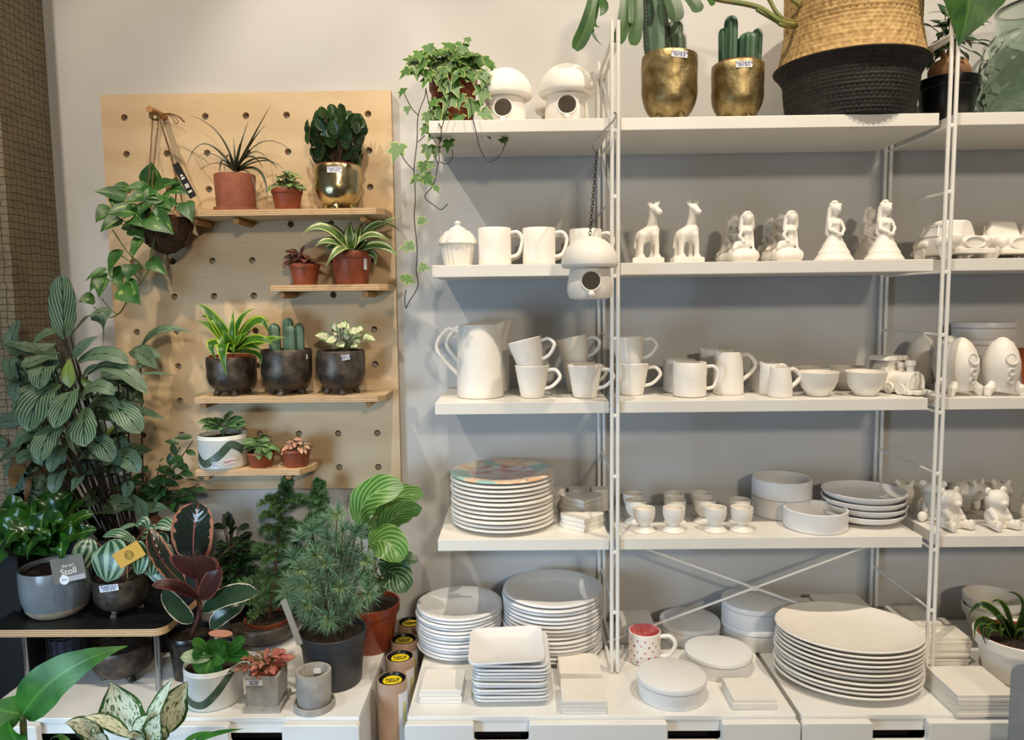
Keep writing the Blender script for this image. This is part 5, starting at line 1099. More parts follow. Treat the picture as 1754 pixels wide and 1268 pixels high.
# ================= left floor of plants
# added black board, its colour standing in for the shade behind table and plants
m = MB(); m.box((-1.355, -.192, (CT+.87)/2+.0005), (.47, .012, .87-CT)); O('shade_board', m, BLACK, loc=V((-1.355, -.192, CT)), world=True, label='added black board standing in for the shade behind the low table', cat='board', smooth=False, bev=.001)
m = MB(); m.box((-1.77, -.26, .435), (.46, .08, .87)); O('shade_box', m, BLACK, loc=V((-1.77, -.26, 0)), world=True, label='added tall black box standing in for shade left of the low table', cat='box', smooth=False, bev=.003)  # added box, black so that the left edge reads as deep shade
# big calathea
z = Z(0, 460, 3.17); c = V((-1.36, -.095, CT)); t = plant('tall_calathea', 'tall calathea with dark striped leaves rising beside the pegboard', c); nursery(t, .083, .19, .066, BLKP)
lv = MB(); st = MB(); lg = MB(); br = MB(); rr = random.Random(4)
root = V((-1.36, -.1, CT+.17))
cal = [  # base, mid, tip, width, distance from wall at base / tip, shape, normal
 ((350, 385), None, (335, 32), 128, -.2, -.19, 'ob', (0, -1, .1)), ((385, 372), (535, 240), (560, 425), 95, -.2, -.22, 'ov', (-.3, -.3, .9)), ((300, 412), (85, 430), (108, 280), 75, -.22, -.26, 'ov', (.2, -.7, .6)),
 ((345, 345), (265, 345), (178, 405), 65, -.24, -.28, 'ov', (-.2, -.7, .7)), ((240, 468), (120, 420), (-10, 402), 60, -.24, -.26, 'ov', (0, -.6, .8)), ((330, 455), (200, 500), (112, 522), 72, -.25, -.31, 'ba', (0, -.7, .7)),
 ((300, 545), (235, 545), (215, 655), 120, -.26, -.33, 'ov', (0, -.8, .6)), ((185, 628), (120, 660), (58, 702), 26, -.28, -.32, 'ov', (0, -.9, .3)), ((115, 485), (55, 500), (68, 602), 85, -.26, -.3, 'ov', (-.3, -.8, .4)),
 ((150, 640), (80, 610), (18, 604), 50, -.22, -.26, 'ov', (0, -.6, .8)), ((395, 492), (450, 420), (532, 368), 48, -.24, -.25, 'ov', (.3, -.8, .4)), ((420, 508), (560, 462), (695, 515), 76, -.24, -.28, 'ov', (0, -.8, .6)),
 ((440, 600), (490, 545), (548, 528), 34, -.24, -.26, 'ov', (0, -.8, .5)), ((470, 585), (620, 535), (798, 680), 86, -.24, -.29, 'ov', (.1, -.6, .8)), ((690, 598), (820, 570), (952, 584), 30, -.2, -.22, 'ov', (0, -.4, .9)),
 ((640, 590), (740, 540), (832, 526), 42, -.18, -.18, 'ov', (0, -.5, .8)), ((762, 440), (870, 335), (1045, 347), 48, -.12, -.14, 'ov', (0, -.7, .6)), ((425, 715), (520, 640), (620, 685), 74, -.26, -.3, 'ov', (0, -.7, .7)),
 ((480, 770), (560, 715), (645, 775), 70, -.24, -.27, 'ov', (0, -.8, .6)), ((600, 745), (680, 790), (762, 895), 112, -.25, -.3, 'ov', (.2, -.8, .5)), ((690, 745), (790, 780), (902, 818), 40, -.2, -.24, 'ov', (0, -.7, .7)),
 ((335, 635), (215, 700), (155, 885), 168, -.27, -.35, 'ba', (0, -.8, .6)), ((412, 655), (360, 715), (295, 868), 132, -.29, -.37, 'ba', (-.1, -.85, .5)), ((320, 848), (250, 930), (215, 1050), 118, -.3, -.37, 'ov', (0, -.9, .4)),
 ((468, 752), (455, 840), (460, 968), 128, -.28, -.36, 'ba', (0, -.85, .5)), ((205, 888), (140, 905), (78, 968), 66, -.28, -.32, 'ov', (0, -.8, .5)), ((200, 950), (170, 965), (145, 1000), 52, -.27, -.29, 'ov', (0, -.8, .5)),
 ((385, 830), (375, 920), (412, 1008), 32, -.28, -.31, 'ov', (.5, -.8, .2)), ((365, 955), (310, 1010), (272, 1108), 78, -.27, -.33, 'ov', (0, -.85, .5)), ((205, 1005), (140, 1015), (86, 1050), 66, -.27, -.3, 'ov', (0, -.8, .5)),
 ((195, 995), (205, 1030), (232, 1075), 50, -.29, -.31, 'ov', (0, -.9, .3)), ((350, 1095), (310, 1130), (290, 1225), 78, -.24, -.29, 'ov', (0, -.9, .4)), ((450, 1125), (420, 1150), (385, 1215), 52, -.24, -.28, 'ov', (0, -.8, .5)),
 ((490, 945), (550, 960), (605, 1050), 100, -.22, -.27, 'ov', (.2, -.8, .5)), ((610, 1040), (690, 1030), (748, 1110), 95, -.2, -.25, 'ov', (0, -.8, .5)), ((150, 700), (110, 730), (90, 810), 85, -.24, -.28, 'ov', (-.3, -.8, .4)),
 ((560, 960), (650, 870), (735, 890), 85, -.18, -.2, 'ov', (.2, -.4, .8)), ((330, 600), (210, 580), (120, 620), 90, -.2, -.22, 'ov', (0, -.5, .8)), ((300, 740), (220, 690), (130, 730), 80, -.2, -.22, 'ov', (0, -.6, .8)), ((420, 1060), (470, 1010), (560, 1050), 60, -.2, -.23, 'ov', (0, -.6, .7)), ((330, 680), (300, 590), (210, 560), 80, -.19, -.2, 'ov', (0, -.5, .8)), ((520, 640), (560, 600), (640, 640), 70, -.19, -.2, 'ov', (0, -.5, .8)), ((110, 960), (40, 1010), (-20, 1075), 75, -.24, -.26, 'ov', (0, -.4, .9)), ((460, 880), (500, 850), (560, 900), 80, -.19, -.2, 'ov', (0, -.6, .7)), ((250, 930), (300, 980), (340, 1060), 70, -.22, -.23, 'ov', (0, -.7, .6))]
for b, mid, tip, W, y0, y1, sh, N in cal:
    L3(lv, z(*b), z(*mid) if mid else None, z(*tip), W*1.22/3.17, y0, (y0+y1)/2-.012, y1, N=N, sh='ro' if sh == 'ov' and W > 60 else sh, fold=.12, wave=.05, n=14, m=4)
    q = at(*z(*b), y0); k = root+V((rr.uniform(-.03, .03), rr.uniform(-.02, .02), 0)); st.tube(bez([k, k*.6+V((root.x*.0+(k.x*.2+q.x*.8)*.4, (k.y*.7+q.y*.3)*.4, (k.z*.4+q.z*.6)*.4)), q], 5), [.0026]*8+[.002]*3, 6)
for i in range(78):          # the shaded inner leaves
    u, v = rr.uniform(45, 235), rr.uniform(600, 885); y = rr.uniform(-.2, -.13); a = rr.uniform(-.2, 3.4); ln = rr.uniform(40, 62); p = (u, v); q_ = (u+ln*cos(a), v+ln*.75*sin(a)); L3(lv, p, None, q_, rr.uniform(24, 34), y, None, y-.02, N=(rr.uniform(-.5, .5), -.7, rr.uniform(.1, .8)), sag=(0, 0, .006), sh='ov', n=8, m=2)
L3(lg, z(380, 648), z(372, 570), z(378, 488), 78/3.17, -.29, None, -.28, N=(0, -1, .2), sh='ov', n=10, m=3); L3(lg, z(480, 655), z(470, 610), z(465, 590), 60/3.17, -.25, None, -.26, N=(0, -1, .2), n=8, m=3); L3(lg, z(570, 935), z(600, 880), z(650, 850), 34/3.17, -.2, None, -.22, N=(0, -.8, .5), n=8, m=3)
L3(br, z(170, 1050), z(110, 1070), z(75, 1195), 115/3.17, -.26, None, -.29, N=(-.2, -.9, .2), sh='ob', n=10, m=3); L3(br, z(165, 1130), z(150, 1200), z(140, 1290), 40/3.17, -.24, None, -.25, N=(0, -1, .2), n=8, m=2)
for p in lv.v+st.v+lg.v+br.v:
    if p.x < -1.552: p.y = min(p.y, -.216)
O('stems', st, STEMD, t, world=True); O('foliage', lv, LM['cal'], t, world=True, sharp=0); a = O('young_leaves', lg, LM['calg'], t, world=True, sharp=0); a['label'] = 'yellow green young leaves'; a = O('withered_leaves', br, LM['brown'], t, world=True, sharp=0); a['label'] = 'brown withered leaves'
# ficus bonsai in a black planter
c = V((at(262, 900, -.1).x, -.1, CT)); t = plant('ficus_bonsai', 'small ficus with a bulging root in a black planter under the pegboard', c); zt = at(262, 905, -.1).z; nursery(t, .075, zt-CT, .06, BLKP, sz=.95)
m = MB(); m.ell(V((c.x, c.y, zt+.012)), (.026, .024, .03)); m.ell(V((c.x-.02, c.y-.01, zt+.004)), (.018, .016, .022)); m.ell(V((c.x+.02, c.y-.008, zt+.006)), (.018, .018, .024)); O('root', m, ROOT, t, world=True)
lv = MB(); st = MB(); z = Z(180, 530, 3.729); rr = random.Random(8); rt_ = V((c.x, c.y, zt+.03))
for (tx, ty) in ((440, 960), (480, 880), (400, 1010), (250, 1030), (350, 990), (100, 1060), (60, 1040), (520, 1010), (560, 1180), (470, 1180), (330, 1190), (200, 1140), (140, 1180), (380, 1130), (30, 1180), (440, 1250), (260, 1230), (600, 1120), (560, 840)):
    q = at(*z(tx, ty), -.13+rr.uniform(-.05, .03)); st.tube(bez([rt_, (rt_+q)/2+V((0, 0, .02)), q], 5), .0016, 5)
    for k in range(4):
        f = 1-.17*k; p = rt_.lerp(q, f)+V((0, 0, .01)); a = rr.uniform(0, 6.28); d = V((cos(a), -.4+.4*sin(a), rr.uniform(-.7, .25))).normalized(); L = px(rr.uniform(22, 31), p); leaf(lv, p, p+d*L, L*.5, N=V((rr.uniform(-.4, .4), -.6, .7)), sag=(0, 0, .002), sh='ov', n=7, m=2)
fin(t, lv, 'fic', st, STEMB)
# grey pot with a wavy bird nest plant
c, r = seat(100, 1069, TZ+.0006, 55); h = hz(100, 968, c); t = plant('wavy_leaf_plant', 'glossy wavy leaved plant in a grey glazed pot with sandy base on the table', c)
m = MB(); m.lathe([(0, 0), (r*.62, 0), (r*.72, .002), (r*.86, h*.12), (r*.9, h*.19)], 52); O('unglazed_base', m, SANDC, t)
m = MB(); m.lathe([(r*.9, h*.19), (r*.905, h*.2), (r*.97, h*.36), (r*.995, h*.52), (r, h*.75), (r*.998, h-.003), (r*.985, h), (r*.92, h-.003), (r*.93, h*.85), (0, h*.83)], 52); O('pot', m, GREYG, t, sharp=60); soil(t, r*.92, h*.9)
z = Z(0, 820, 7.044); lv = MB(); rr = random.Random(3)
for tip, mid, W, dy in (((540, 390), (500, 650), 250, -.05), ((735, 535), (640, 560), 190, -.08), ((380, 270), (430, 560), 150, 0), ((860, 170), (660, 420), 230, .04), ((1165, 620), (900, 690), 150, -.03), ((1135, 420), (850, 560), 150, 0), ((300, 330), (330, 600), 250, .02), ((130, 330), (280, 520), 260, 0), ((-20, 380), (220, 470), 300, 0), ((-60, 640), (180, 560), 300, -.03), ((-40, 1110), (110, 700), 340, -.06), ((235, 900), (330, 640), 250, -.07), ((325, 985), (420, 720), 170, -.08), ((725, 970), (730, 780), 190, -.09), ((880, 760), (760, 700), 190, -.06), ((480, 690), (520, 700), 160, -.09), ((640, 130), (590, 420), 260, .04), ((480, 200), (540, 480), 200, .04), ((1000, 250), (760, 520), 180, .05), ((60, 860), (250, 640), 260, -.08), ((880, 560), (740, 640), 170, -.04)):
    L3(lv, (87+rr.uniform(-3, 3), 950), z(*mid), z(*tip), W*1.25/7.044, c.y, c.y-.02+dy*.6, c.y+dy, N=(rr.uniform(-.3, .3), -.8, .5), sh='ob', fold=.18, wave=.3, wk=2.6, n=18, m=5)
fin(t, lv, 'anth')
m = MB(); A = at(86, 951, c.y-r*1.02); w_, h_ = px(56, A), px(44, A); m.prism(rounded([(-w_/2, -h_/2), (w_/2, -h_/2), (w_/2, h_/2), (-w_/2, h_/2)], .004, 3), -.0005, .0005); p = at(117, 975, c.y-r*1.05); tg = O('plant_tag', m, TAUPE, t, loc=p-c, sharp=30); tg.rotation_euler = (pi/2-.12, -.2, .06); tg['label'] = 'taupe printed plant tag'
letters('Stoll', .0225, WINK, tg, (0, -.006, .0008), (0, 0, 0), .0001); letters('the art', .011, WINK, tg, (.001, .009, .0008), (0, 0, 0)); m = MB(); m.lathe([(0, 0), (.0115, 0), (.0115, .0006), (0, .0006)], 28); ls = O('round_sticker', m, PAPER, tg, loc=(-.014, -.024, .0008)); letters('€14', .007, INK, tg, (-.014, -.024, .0018), (0, 0, 0)); m = MB(); m.box((.017, -.024, .001), (.04, .012, .0006)); O('strip_sticker', m, simple('pale_lilac_paper', (168, 164, 170), .6), tg, smooth=False)
# watermelon peperomia
c, r = seat(211, 1063, TZ+.0006, 44); h = hz(211, 985, c); t = plant('watermelon_peperomia', 'watermelon striped peperomia in a bronze footed pot on the table', c); footed(t, r, h, BRONZE, 3, -pi/2, False)
z = Z(60, 900, 8.77); z2 = Z(240, 850, 5.514); lv = MB(); st = MB(); cc = c+V((0, 0, h*.9))
for zz, b, mid, tip, W, y0, y1, N in ((z, (1120, 230), (1110, 480), (1075, 850), 520, -.36, -.385, (0, -1, .25)), (z, (800, 195), (740, 400), (612, 735), 300, -.35, -.37, (.4, -.9, .1)), (z, (1465, 235), (1250, 110), (1015, 170), 150, -.31, -.32, (0, -.6, .8)), (z, (1500, 260), (1560, 480), (1530, 740), 300, -.33, -.36, (-.2, -.9, .2)), (z, (1790, 330), (1740, 520), (1740, 770), 270, -.33, -.35, (.3, -.9, .2)), (z, (1180, 120), (1350, 20), (1520, -10), 90, -.3, -.3, (0, -.5, .8)), (z2, (300, 480), (200, 620), (330, 830), 300, -.3, -.33, (.2, -.95, .1)), (z2, (130, 310), (200, 250), (320, 320), 140, -.28, -.3, (0, -.5, .9)), (z2, (60, 300), (20, 240), (-40, 260), 120, -.3, -.3, (0, -.6, .8)), (z, (1300, 260), (1400, 220), (1450, 330), 160, -.3, -.31, (0, -.7, .7)), (z, (1000, 330), (930, 420), (880, 600), 200, -.28, -.29, (0, -.8, .5)), (z, (1600, 130), (1700, 90), (1800, 140), 260, -.26, -.27, (0, -.6, .8)), (z, (1750, 200), (1850, 220), (1960, 330), 260, -.27, -.29, (0, -.7, .7))):
    L3(lv, zz(*b), zz(*mid), zz(*tip), W*1.05/(8.77 if zz is z else 5.514), y0, (y0+y1)/2-.008, y1, N=N, sh='ro', fold=.05, cup=-.12, n=12, m=5); q = at(*zz(*b), y0); st.tube(bez([cc, (cc+q)/2+V((0, .005, .02)), q], 5), .002, 6)
fin(t, lv, 'mel', st, simple('pink_stem', (140, 92, 76), .5)); price(t, px(3, c), -r*.985, h*.9, px(31, c), px(11, c), 'PLANT €12\nPOT €18', rz=.05, ry=-.12)
yk = -.385; q = [at(*z(*p), yk) for p in ((1155, 445), (1290, 655), (1665, 440), (1525, 230))]; m = MB(); f = [m.add(p) for p in q]; g = [m.add(p+V((0, .0008, 0))) for p in q]; m.face(*f); m.face(*reversed(g))
for i in range(4): m.face(f[i], g[i], g[(i+1) % 4], f[(i+1) % 4])
kc = O('kraft_tag', m, KRAFT, t, world=True, smooth=False); kc['label'] = 'ochre printed card on a wooden stick'
cc2 = at(*z(1412, 445), yk-.0008); m = MB(); m.tube([cc2+V((px(7.2, cc2)*cos(a), 0, px(7.2, cc2)*sin(a))) for a in [2*pi*k/28 for k in range(29)]], .0006, 5, caps=False); m.tube([cc2+V((px(5, cc2)*cos(a), 0, px(3, cc2)*sin(a))) for a in [2*pi*k/20 for k in range(21)]], .0006, 5, caps=False); O('round_stamp', m, BINK, kc, world=True)
m = MB(); m.tube([at(*z(1385, 600), yk+.003), at(*z(1388, 790), yk+.02)], .0014, 6); O('stick', m, WOODP, t, world=True)
# bronze pot and wire basket under the table
c, r = seat(212, 1180, CT, 47); h = hz(212, 1102, c); h = min(h, TZ-.02-CT-.004); c.y = max(c.y, -.33); t = T('bronze_pot', 'large dark bronze footed pot standing under the low table', 'pot', c)
footed(t, r, h, BRONZE, 3, -pi/2+.9, False)
c = spt(118, -.3, CT); w_ = px(32, c); m = MB(); hb = .115
t = T('wire_basket', 'black wire basket with dark blue lining under the table', 'basket', c)
for zz in (.004, .03, .056, .082, .108):
    m.tube([V((w_*cos(a)*(.85+zz), .05*sin(a)*(.85+zz), zz)) for a in [2*pi*k/24 for k in range(25)]], .0011, 5, caps=False)
for k in range(16):
    a = 2*pi*k/16; m.tube([V((w_*cos(a)*.85, .05*sin(a)*.85, .004)), V((w_*cos(a)*.96, .05*sin(a)*.96, .108))], .0011, 5)
O('wires', m, simple('dark_wire', (60, 62, 66), .4, .7), t); m = MB(); m.lathe([(0, .003), (.78, .003), (.86, .1), (.82, .1), (.75, .01), (0, .01)], 28, sx=w_, sy=.05); O('lining', m, simple('navy_cloth', (28, 34, 52), .9), t)
# rubber plant
c = V((at(322, 1125, -.34).x, -.315, CT)); t = plant('rubber_plant', 'rubber plant with dark pink edged leaves behind the white brush stroke pot', c); nursery(t, .058, .115, .046, BLKP)
z = Z(240, 850, 5.514); la = MB(); lu = MB(); lg = MB(); st = MB(); yr = -.33
L3(la, z(510, 640), z(508, 330), z(560, 60), 400/5.514, yr, yr-.03, yr-.02, N=(0, -1, .1), sh='ob', fold=.10, cup=.1, n=14, m=5)
L3(la, z(430, 840), z(200, 600), z(92, 310), 190/5.514, yr, yr-.01, yr, N=(.75, -.6, .2), sh='ob', fold=.5, n=12, m=4)
L3(lu, z(505, 785), z(500, 660), z(475, 565), 450/5.514, yr-.02, yr-.09, yr-.12, N=(0, -.7, -.6), sh='ro', fold=-.18, n=12, m=5)
L3(la, z(590, 860), z(730, 640), z(965, 405), 85/5.514, yr, yr-.02, yr-.02, N=(-.8, -.3, .5), sh='ov', fold=.5, n=10, m=3)
L3(lu, z(560, 965), z(680, 820), z(755, 660), 200/5.514, yr-.02, yr-.05, yr-.05, N=(-.4, -.9, 0), sh='ob', fold=.2, n=10, m=4)
L3(lu, z(560, 970), z(330, 850), z(108, 848), 110/5.514, yr-.02, yr-.06, yr-.08, N=(0, -.75, .6), sh='ob', fold=.3, n=12, m=4)
L3(lg, z(500, 1195), z(350, 1060), z(222, 875), 170/5.514, yr-.05, yr-.06, yr-.07, N=(.2, -.95, .2), sh='ob', fold=.12, n=12, m=4)
L3(lg, z(580, 1090), z(830, 945), z(1115, 925), 210/5.514, yr-.02, yr-.06, yr-.08, N=(.1, -.75, .65), sh='ob', fold=.12, n=12, m=4)
L3(lg, z(985, 1025), z(800, 1110), z(662, 1258), 165/5.514, yr-.03, yr-.05, yr-.05, N=(-.2, -.9, .3), sh='ob', fold=.15, n=12, m=4)
top = at(*z(515, 700), yr); st.tube(bez([c+V((0, 0, .1)), at(*z(560, 1090), yr), at(*z(545, 900), yr), top], 6), [.0055]*12+[.004]*7, 8); st.tube([at(*z(500, 780), yr-.01), at(*z(505, 640), yr-.01)], [.003, .001], 6)
for p in ((560, 965), (580, 1090), (430, 840)): st.tube([at(*z(550, 1000), yr), at(*z(*p), yr-.015)], .0028, 6)
O('stems', st, simple('dark_red_stem', (84, 50, 40), .5), t, world=True); O('foliage', la, LM['rub'], t, world=True, sharp=0); a = O('red_leaf_undersides', lu, LM['rubu'], t, world=True, sharp=0); a['label'] = 'dark red leaves seen from below'; a = O('green_leaves', lg, LM['rubg'], t, world=True, sharp=0); a['label'] = 'lower green leaves edged cream'
# pilea in a white brush stroke pot
c, r = seat(368, 1221, CT, 47); h = hz(368, 1132, c); k = px(1, c); t = plant('pilea', 'round leaved pilea in a white pot with a green brush stroke on the cabinet', c); brushpot(t, r, h, [(-50*k, h*.24, 0), (-38*k, h*.33, 0), (-20*k, h*.22, 0), (0, h*.22, 0), (18*k, h*.42, 0), (36*k, h*.7, 0), (50*k, h*.9, 0)], 13*k)
z = Z(240, 800, 2.71); lv = MB(); st = MB(); cc = c+V((0, 0, h*.9))
for b, tip, W, N in (((330, 885), (186, 886), 46, (0, -.5, .9)), ((330, 895), (300, 972), 96, (0, -.8, .6)), ((340, 875), (396, 905), 52, (0, -.7, .7)), ((380, 865), (345, 800), 66, (0, -.8, .6)), ((390, 880), (505, 882), 44, (0, -.5, .8)), ((400, 865), (490, 800), 44, (0, -.6, .8)), ((350, 870), (300, 820), 40, (0, -.6, .8)), ((360, 890), (400, 840), 40, (0, -.6, .8)), ((300, 850), (240, 820), 50, (0, -.4, .9))):
    L3(lv, z(*b), None, z(*tip), W*1.5/2.71, c.y-.02, None, c.y-.045, sag=(0, 0, .003), N=V(N)+V((0, -.35, 0)), sh='ci', fold=.03, n=9, m=4); q = at(*z(*b), c.y-.02); st.tube(bez([cc, (cc+q)/2+V((0, 0, .01)), q], 4), .0014, 5)
fin(t, lv, 'pil', st); m = MB(); p = at(378, 1086, c.y); m.lathe([(0, 0), (px(20, p), 0), (px(20, p), .0012), (0, .0012)], 32, sy=.42); o = O('oval_tag', m, simple('salmon_card', (176, 122, 100), .6), t, loc=p-c); o.rotation_euler = (.35, .1, .1); m = MB(); m.tube([p, p+V((-.004, 0, -.035))], .0014, 6); O('stick', m, WOODP, t, world=True)
# red fittonia in a concrete cube
P = az(455, 1223, CT); hw = px(33, P); c = V((xat(459, P.y+hw, CT), P.y+hw, CT)); t = plant('red_fittonia', 'pink and red fittonia in a square concrete pot with saucer', c)
m = MB(); a = hw*.97
for (x, y, w_, d_) in ((0, -a+.003, 2*a, .006), (0, a-.003, 2*a, .006), (-a+.003, 0, .006, 2*a-.012), (a-.003, 0, .006, 2*a-.012)): m.box((x, y, .007), (w_, d_, .014))
m.box((0, 0, .003), (2*a-.012, 2*a-.012, .006)); O('saucer', m, CONC, t, smooth=False)
hc = hz(456, 1160, c+V((0, -hw*.87, 0))); b0, b1 = hw*.80, hw*.86; th = .006; m = MB()
m.rings([[V((-q, -q, zz)), V((q, -q, zz)), V((q, q, zz)), V((-q, q, zz))] for q, zz in ((b0, .0065), (b1, hc), (b1-th, hc), (b1-th, hc*.7))], True, True); O('cube_pot', m, CONC, t, smooth=False, bev=.0015)
r = b1*.93; m = MB(); m.lathe([(r*.78, hc*.7), (r, hc*1.08), (r*1.02, hc*1.13), (r*.95, hc*1.12), (r*.9, hc*.98), (0, hc*.97)], 40); O('inner_pot', m, TERRA, t); soil(t, r*.9, hc*1.04)
lv = MB(); st = MB(); bush(lv, st, c+V((0, -.005, hc*1.02)), px(44, c), px(34, c), px(46, c), 40, px(25, c), px(15, c), 21, inner=.35, lo=-.1, droop=.25, wave=.15); fin(t, lv, 'fitr', st); price(t, -b1*.42, -b1-.0012, hc*.84, px(28, c), px(9, c), 'POT €10\nPlant €5')
# empty concrete pot
c, r = seat(539, 1228, CT, 35); h = hz(539, 1148, c); rr_ = px(30, c); t = T('empty_concrete_pot', 'empty round concrete pot on its saucer at the cabinet front', 'pot', c)
m = MB(); m.lathe([(0, 0), (r*.97, 0), (r, .002), (r, .014), (r*.985, .0155), (r*.92, .0155), (r*.91, .006), (0, .006)], 48); O('saucer', m, CONC, t)
m = MB(); m.lathe([(0, .0065), (rr_*.92, .0065), (rr_*.94, .008), (rr_, h-.002), (rr_*.985, h), (rr_*.8, h), (rr_*.78, h-.002), (rr_*.76, .02), (0, .02)], 48); O('cylinder_pot', m, CONC, t, sharp=50); price(t, 0, rr_*.74, h*.8, px(13, c), px(9, c), None, rx=-.2)
# norfolk pine
def blades(mb, p0, p1, n, L, spread, rr, w=.0011, up=.0, t0=.05):
    d = (p1-p0); D = d.normalized(); X = D.cross(V((0, 0, 1)))
    if X.length < .05: X = V((1, 0, 0))
    X.normalize(); Y = X.cross(D)
    for k in range(n):
        f = t0+(1-t0)*(k+rr.random())/n; a = rr.uniform(0, 6.28); p = p0+d*f; o = (D*rr.uniform(.35, .8)+(X*cos(a)+Y*sin(a))*spread+V((0, 0, up))).normalized(); l = L*rr.uniform(.75, 1.15)*(1-.3*f)
        s = o.cross(V((.3, -.9, .2))); s = s.normalized()*w if s.length > .01 else X*w
        q = p+o*l*.5+V((0, 0, -.0006)); i = [mb.add(p-s, (0, 0)), mb.add(p+s, (0, 1)), mb.add(q+s*.9, (.5, 1)), mb.add(p+o*l, (1, .5)), mb.add(q-s*.9, (.5, 0))]; mb.face(*i)
c, r = seat(455, 1118, CT, 60); h = hz(455, 1058, c); t = plant('norfolk_pine', 'feathery norfolk pine in a wide bronze bowl behind the rubber plant', c)
m = MB(); m.lathe([(0, 0), (r*.55, 0), (r*.75, h*.1), (r*.95, h*.45), (r, h*.75), (r*.985, h-.002), (r*.965, h), (r*.94, h-.003), (r*.93, h*.8), (0, h*.78)], 52); O('bowl', m, BRONZE, t, sharp=60); m = MB(); m.lathe([(r*.62, h*.8), (r*.66, h*1.05), (r*.63, h*1.05), (r*.6, h*.85)], 40, c=(r*.1, 0, 0)); O('inner_pot', m, TERRA, t); soil(t, r*.92, h*.86)
z = Z(240, 800, 2.71); lv = MB(); st = MB(); rr = random.Random(12); yn = c.y
for trunk, whorls in ((((600, 700), (625, 480), (655, 220), (688, 55)), ((.1, 320, 120), (.2, 300, 120), (.3, 270, 150), (.4, 250, 150), (.48, 240, 150), (.57, 210, 140), (.66, 230, 140), (.79, 200, 100), (.9, 60, 50), (.99, 36, 34))), (((760, 660), (790, 420), (820, 180), (835, 70)), ((.4, 130, 80), (.5, 130, 80), (.6, 120, 70), (.72, 110, 60), (.82, 80, 50), (.92, 40, 44), (1.0, 30, 30)))):
    P = bez([at(*z(*p), yn) for p in trunk], 8); st.tube(P, [.004]*(len(P)//2)+[.0025]*(len(P)-len(P)//2), 6); blades(lv, P[len(P)//2], P[-1], 120, .014, .8, rr)
    for f, wl, hh in whorls:
        p = P[min(len(P)-1, int(f*(len(P)-1)))]; L = px(wl/2.71*.58, p)
        for k in range(7):
            a = 2*pi*k/7+f*9+rr.uniform(-.3, .3); p = P[max(0, min(len(P)-1, int((f+rr.uniform(-.05, .05))*(len(P)-1))))]; d = V((cos(a), sin(a)*.8, rr.uniform(-.1, .5))).normalized(); e = p+d*L*rr.uniform(.65, 1.1)+V((0, 0, -L*.1)); mid = (p+e)/2+V((0, 0, L*.1)); Q = bez([p, mid, e], 5); st.tube(Q, .0011, 4)
            for i in range(len(Q)-1): blades(lv, Q[i], Q[i+1], 9, .018, .8, rr, up=.1, w=.0009)
            if L > .04:
                for s in (-1, 1):
                    for g in (.35, .55, .75):
                        b0 = Q[int(g*(len(Q)-1))]; dd = (d+V((-sin(a), cos(a)*.8, 0))*s*.9).normalized(); e2 = b0+dd*L*.4*(1.15-g); st.tube([b0, e2], .0008, 4); blades(lv, b0, e2, 16, .016, .8, rr, up=.1, w=.0009)
for p in lv.v+st.v: p.y = min(p.y, -.03)
fin(t, lv, 'pine', st, STEMB)
# dark filler shrub
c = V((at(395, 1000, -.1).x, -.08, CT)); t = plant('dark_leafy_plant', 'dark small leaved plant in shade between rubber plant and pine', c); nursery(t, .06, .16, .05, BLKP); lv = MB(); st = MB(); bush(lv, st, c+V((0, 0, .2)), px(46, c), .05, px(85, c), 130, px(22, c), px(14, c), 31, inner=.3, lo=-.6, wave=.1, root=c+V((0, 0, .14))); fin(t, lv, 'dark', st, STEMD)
# stone pine with tufts
c, r = seat(573, 1187, CT, 46); rt_ = px(56, c+V((0, 0, .1))); h = hz(573, 1077, c); t = plant('stone_pine', 'fluffy blue green pine in a dark grey nursery pot on the cabinet', c); nursery(t, rt_, h, r, GREYP, .9)
m = MB(); q0, q1 = at(492, 1020, c.y-rt_*.75), at(516, 1098, c.y-rt_*.9); m.prism([(-.007, 0), (.007, 0), (.007, .12), (-.007, .12)], -.0005, .0005); o = O('plant_label', m, simple('grey_label', (150, 150, 144), .5), t, loc=at(514, 1105, c.y-rt_*1.0)-c, smooth=False); o.rotation_euler = (pi/2-.1, -.28, .5)
lv = MB(); tfs = []; st = MB(); rr = random.Random(5); root = c+V((0, 0, h*.9)); cen = at(570, 985, c.y)
def tuft(mb, p, d, n, L, w=.0009):
    d = d.normalized()
    for k in range(n):
        o = (d*rr.uniform(.1, 1.1)+V((rr.gauss(0, 1), rr.gauss(0, 1), rr.gauss(0, 1)))*.62).normalized(); l = L*rr.uniform(.7, 1.1); s = o.cross(V((.2, -.95, .2))); s = s.normalized()*w if s.length > .01 else V((w, 0, 0)); mid_ = p+o*l*.55+V((0, 0, l*.03)); e = p+o*l+V((0, 0, -l*.06))
        i = [mb.add(p-s*.6, (0, 0)), mb.add(p+s*.6, (0, 1)), mb.add(mid_+s, (.5, 1)), mb.add(e, (1, .5)), mb.add(mid_-s, (.5, 0))]; mb.face(*i)
tl = [(912, 230, 1), (865, 455, 1), (820, 415, 1), (750, 480, 1), (790, 560, 1), (930, 560, 1), (1050, 440, 1), (1050, 590, 1), (760, 340, 0), (880, 340, 0), (960, 370, 0), (1000, 310, 0), (700, 530, 0), (740, 620, 0), (850, 620, 0), (880, 700, 1), (800, 700, 0), (980, 640, 0), (1010, 510, 0), (840, 290, 0), (940, 300, 0), (720, 430, 0), (960, 480, 0), (900, 400, 0), (840, 530, 0), (780, 640, 1), (860, 770, 0), (920, 640, 0), (690, 590, 0), (1000, 420, 0), (800, 300, 0), (870, 260, 0), (820, 480, 0), (900, 500, 0), (760, 540, 0), (940, 430, 0)]
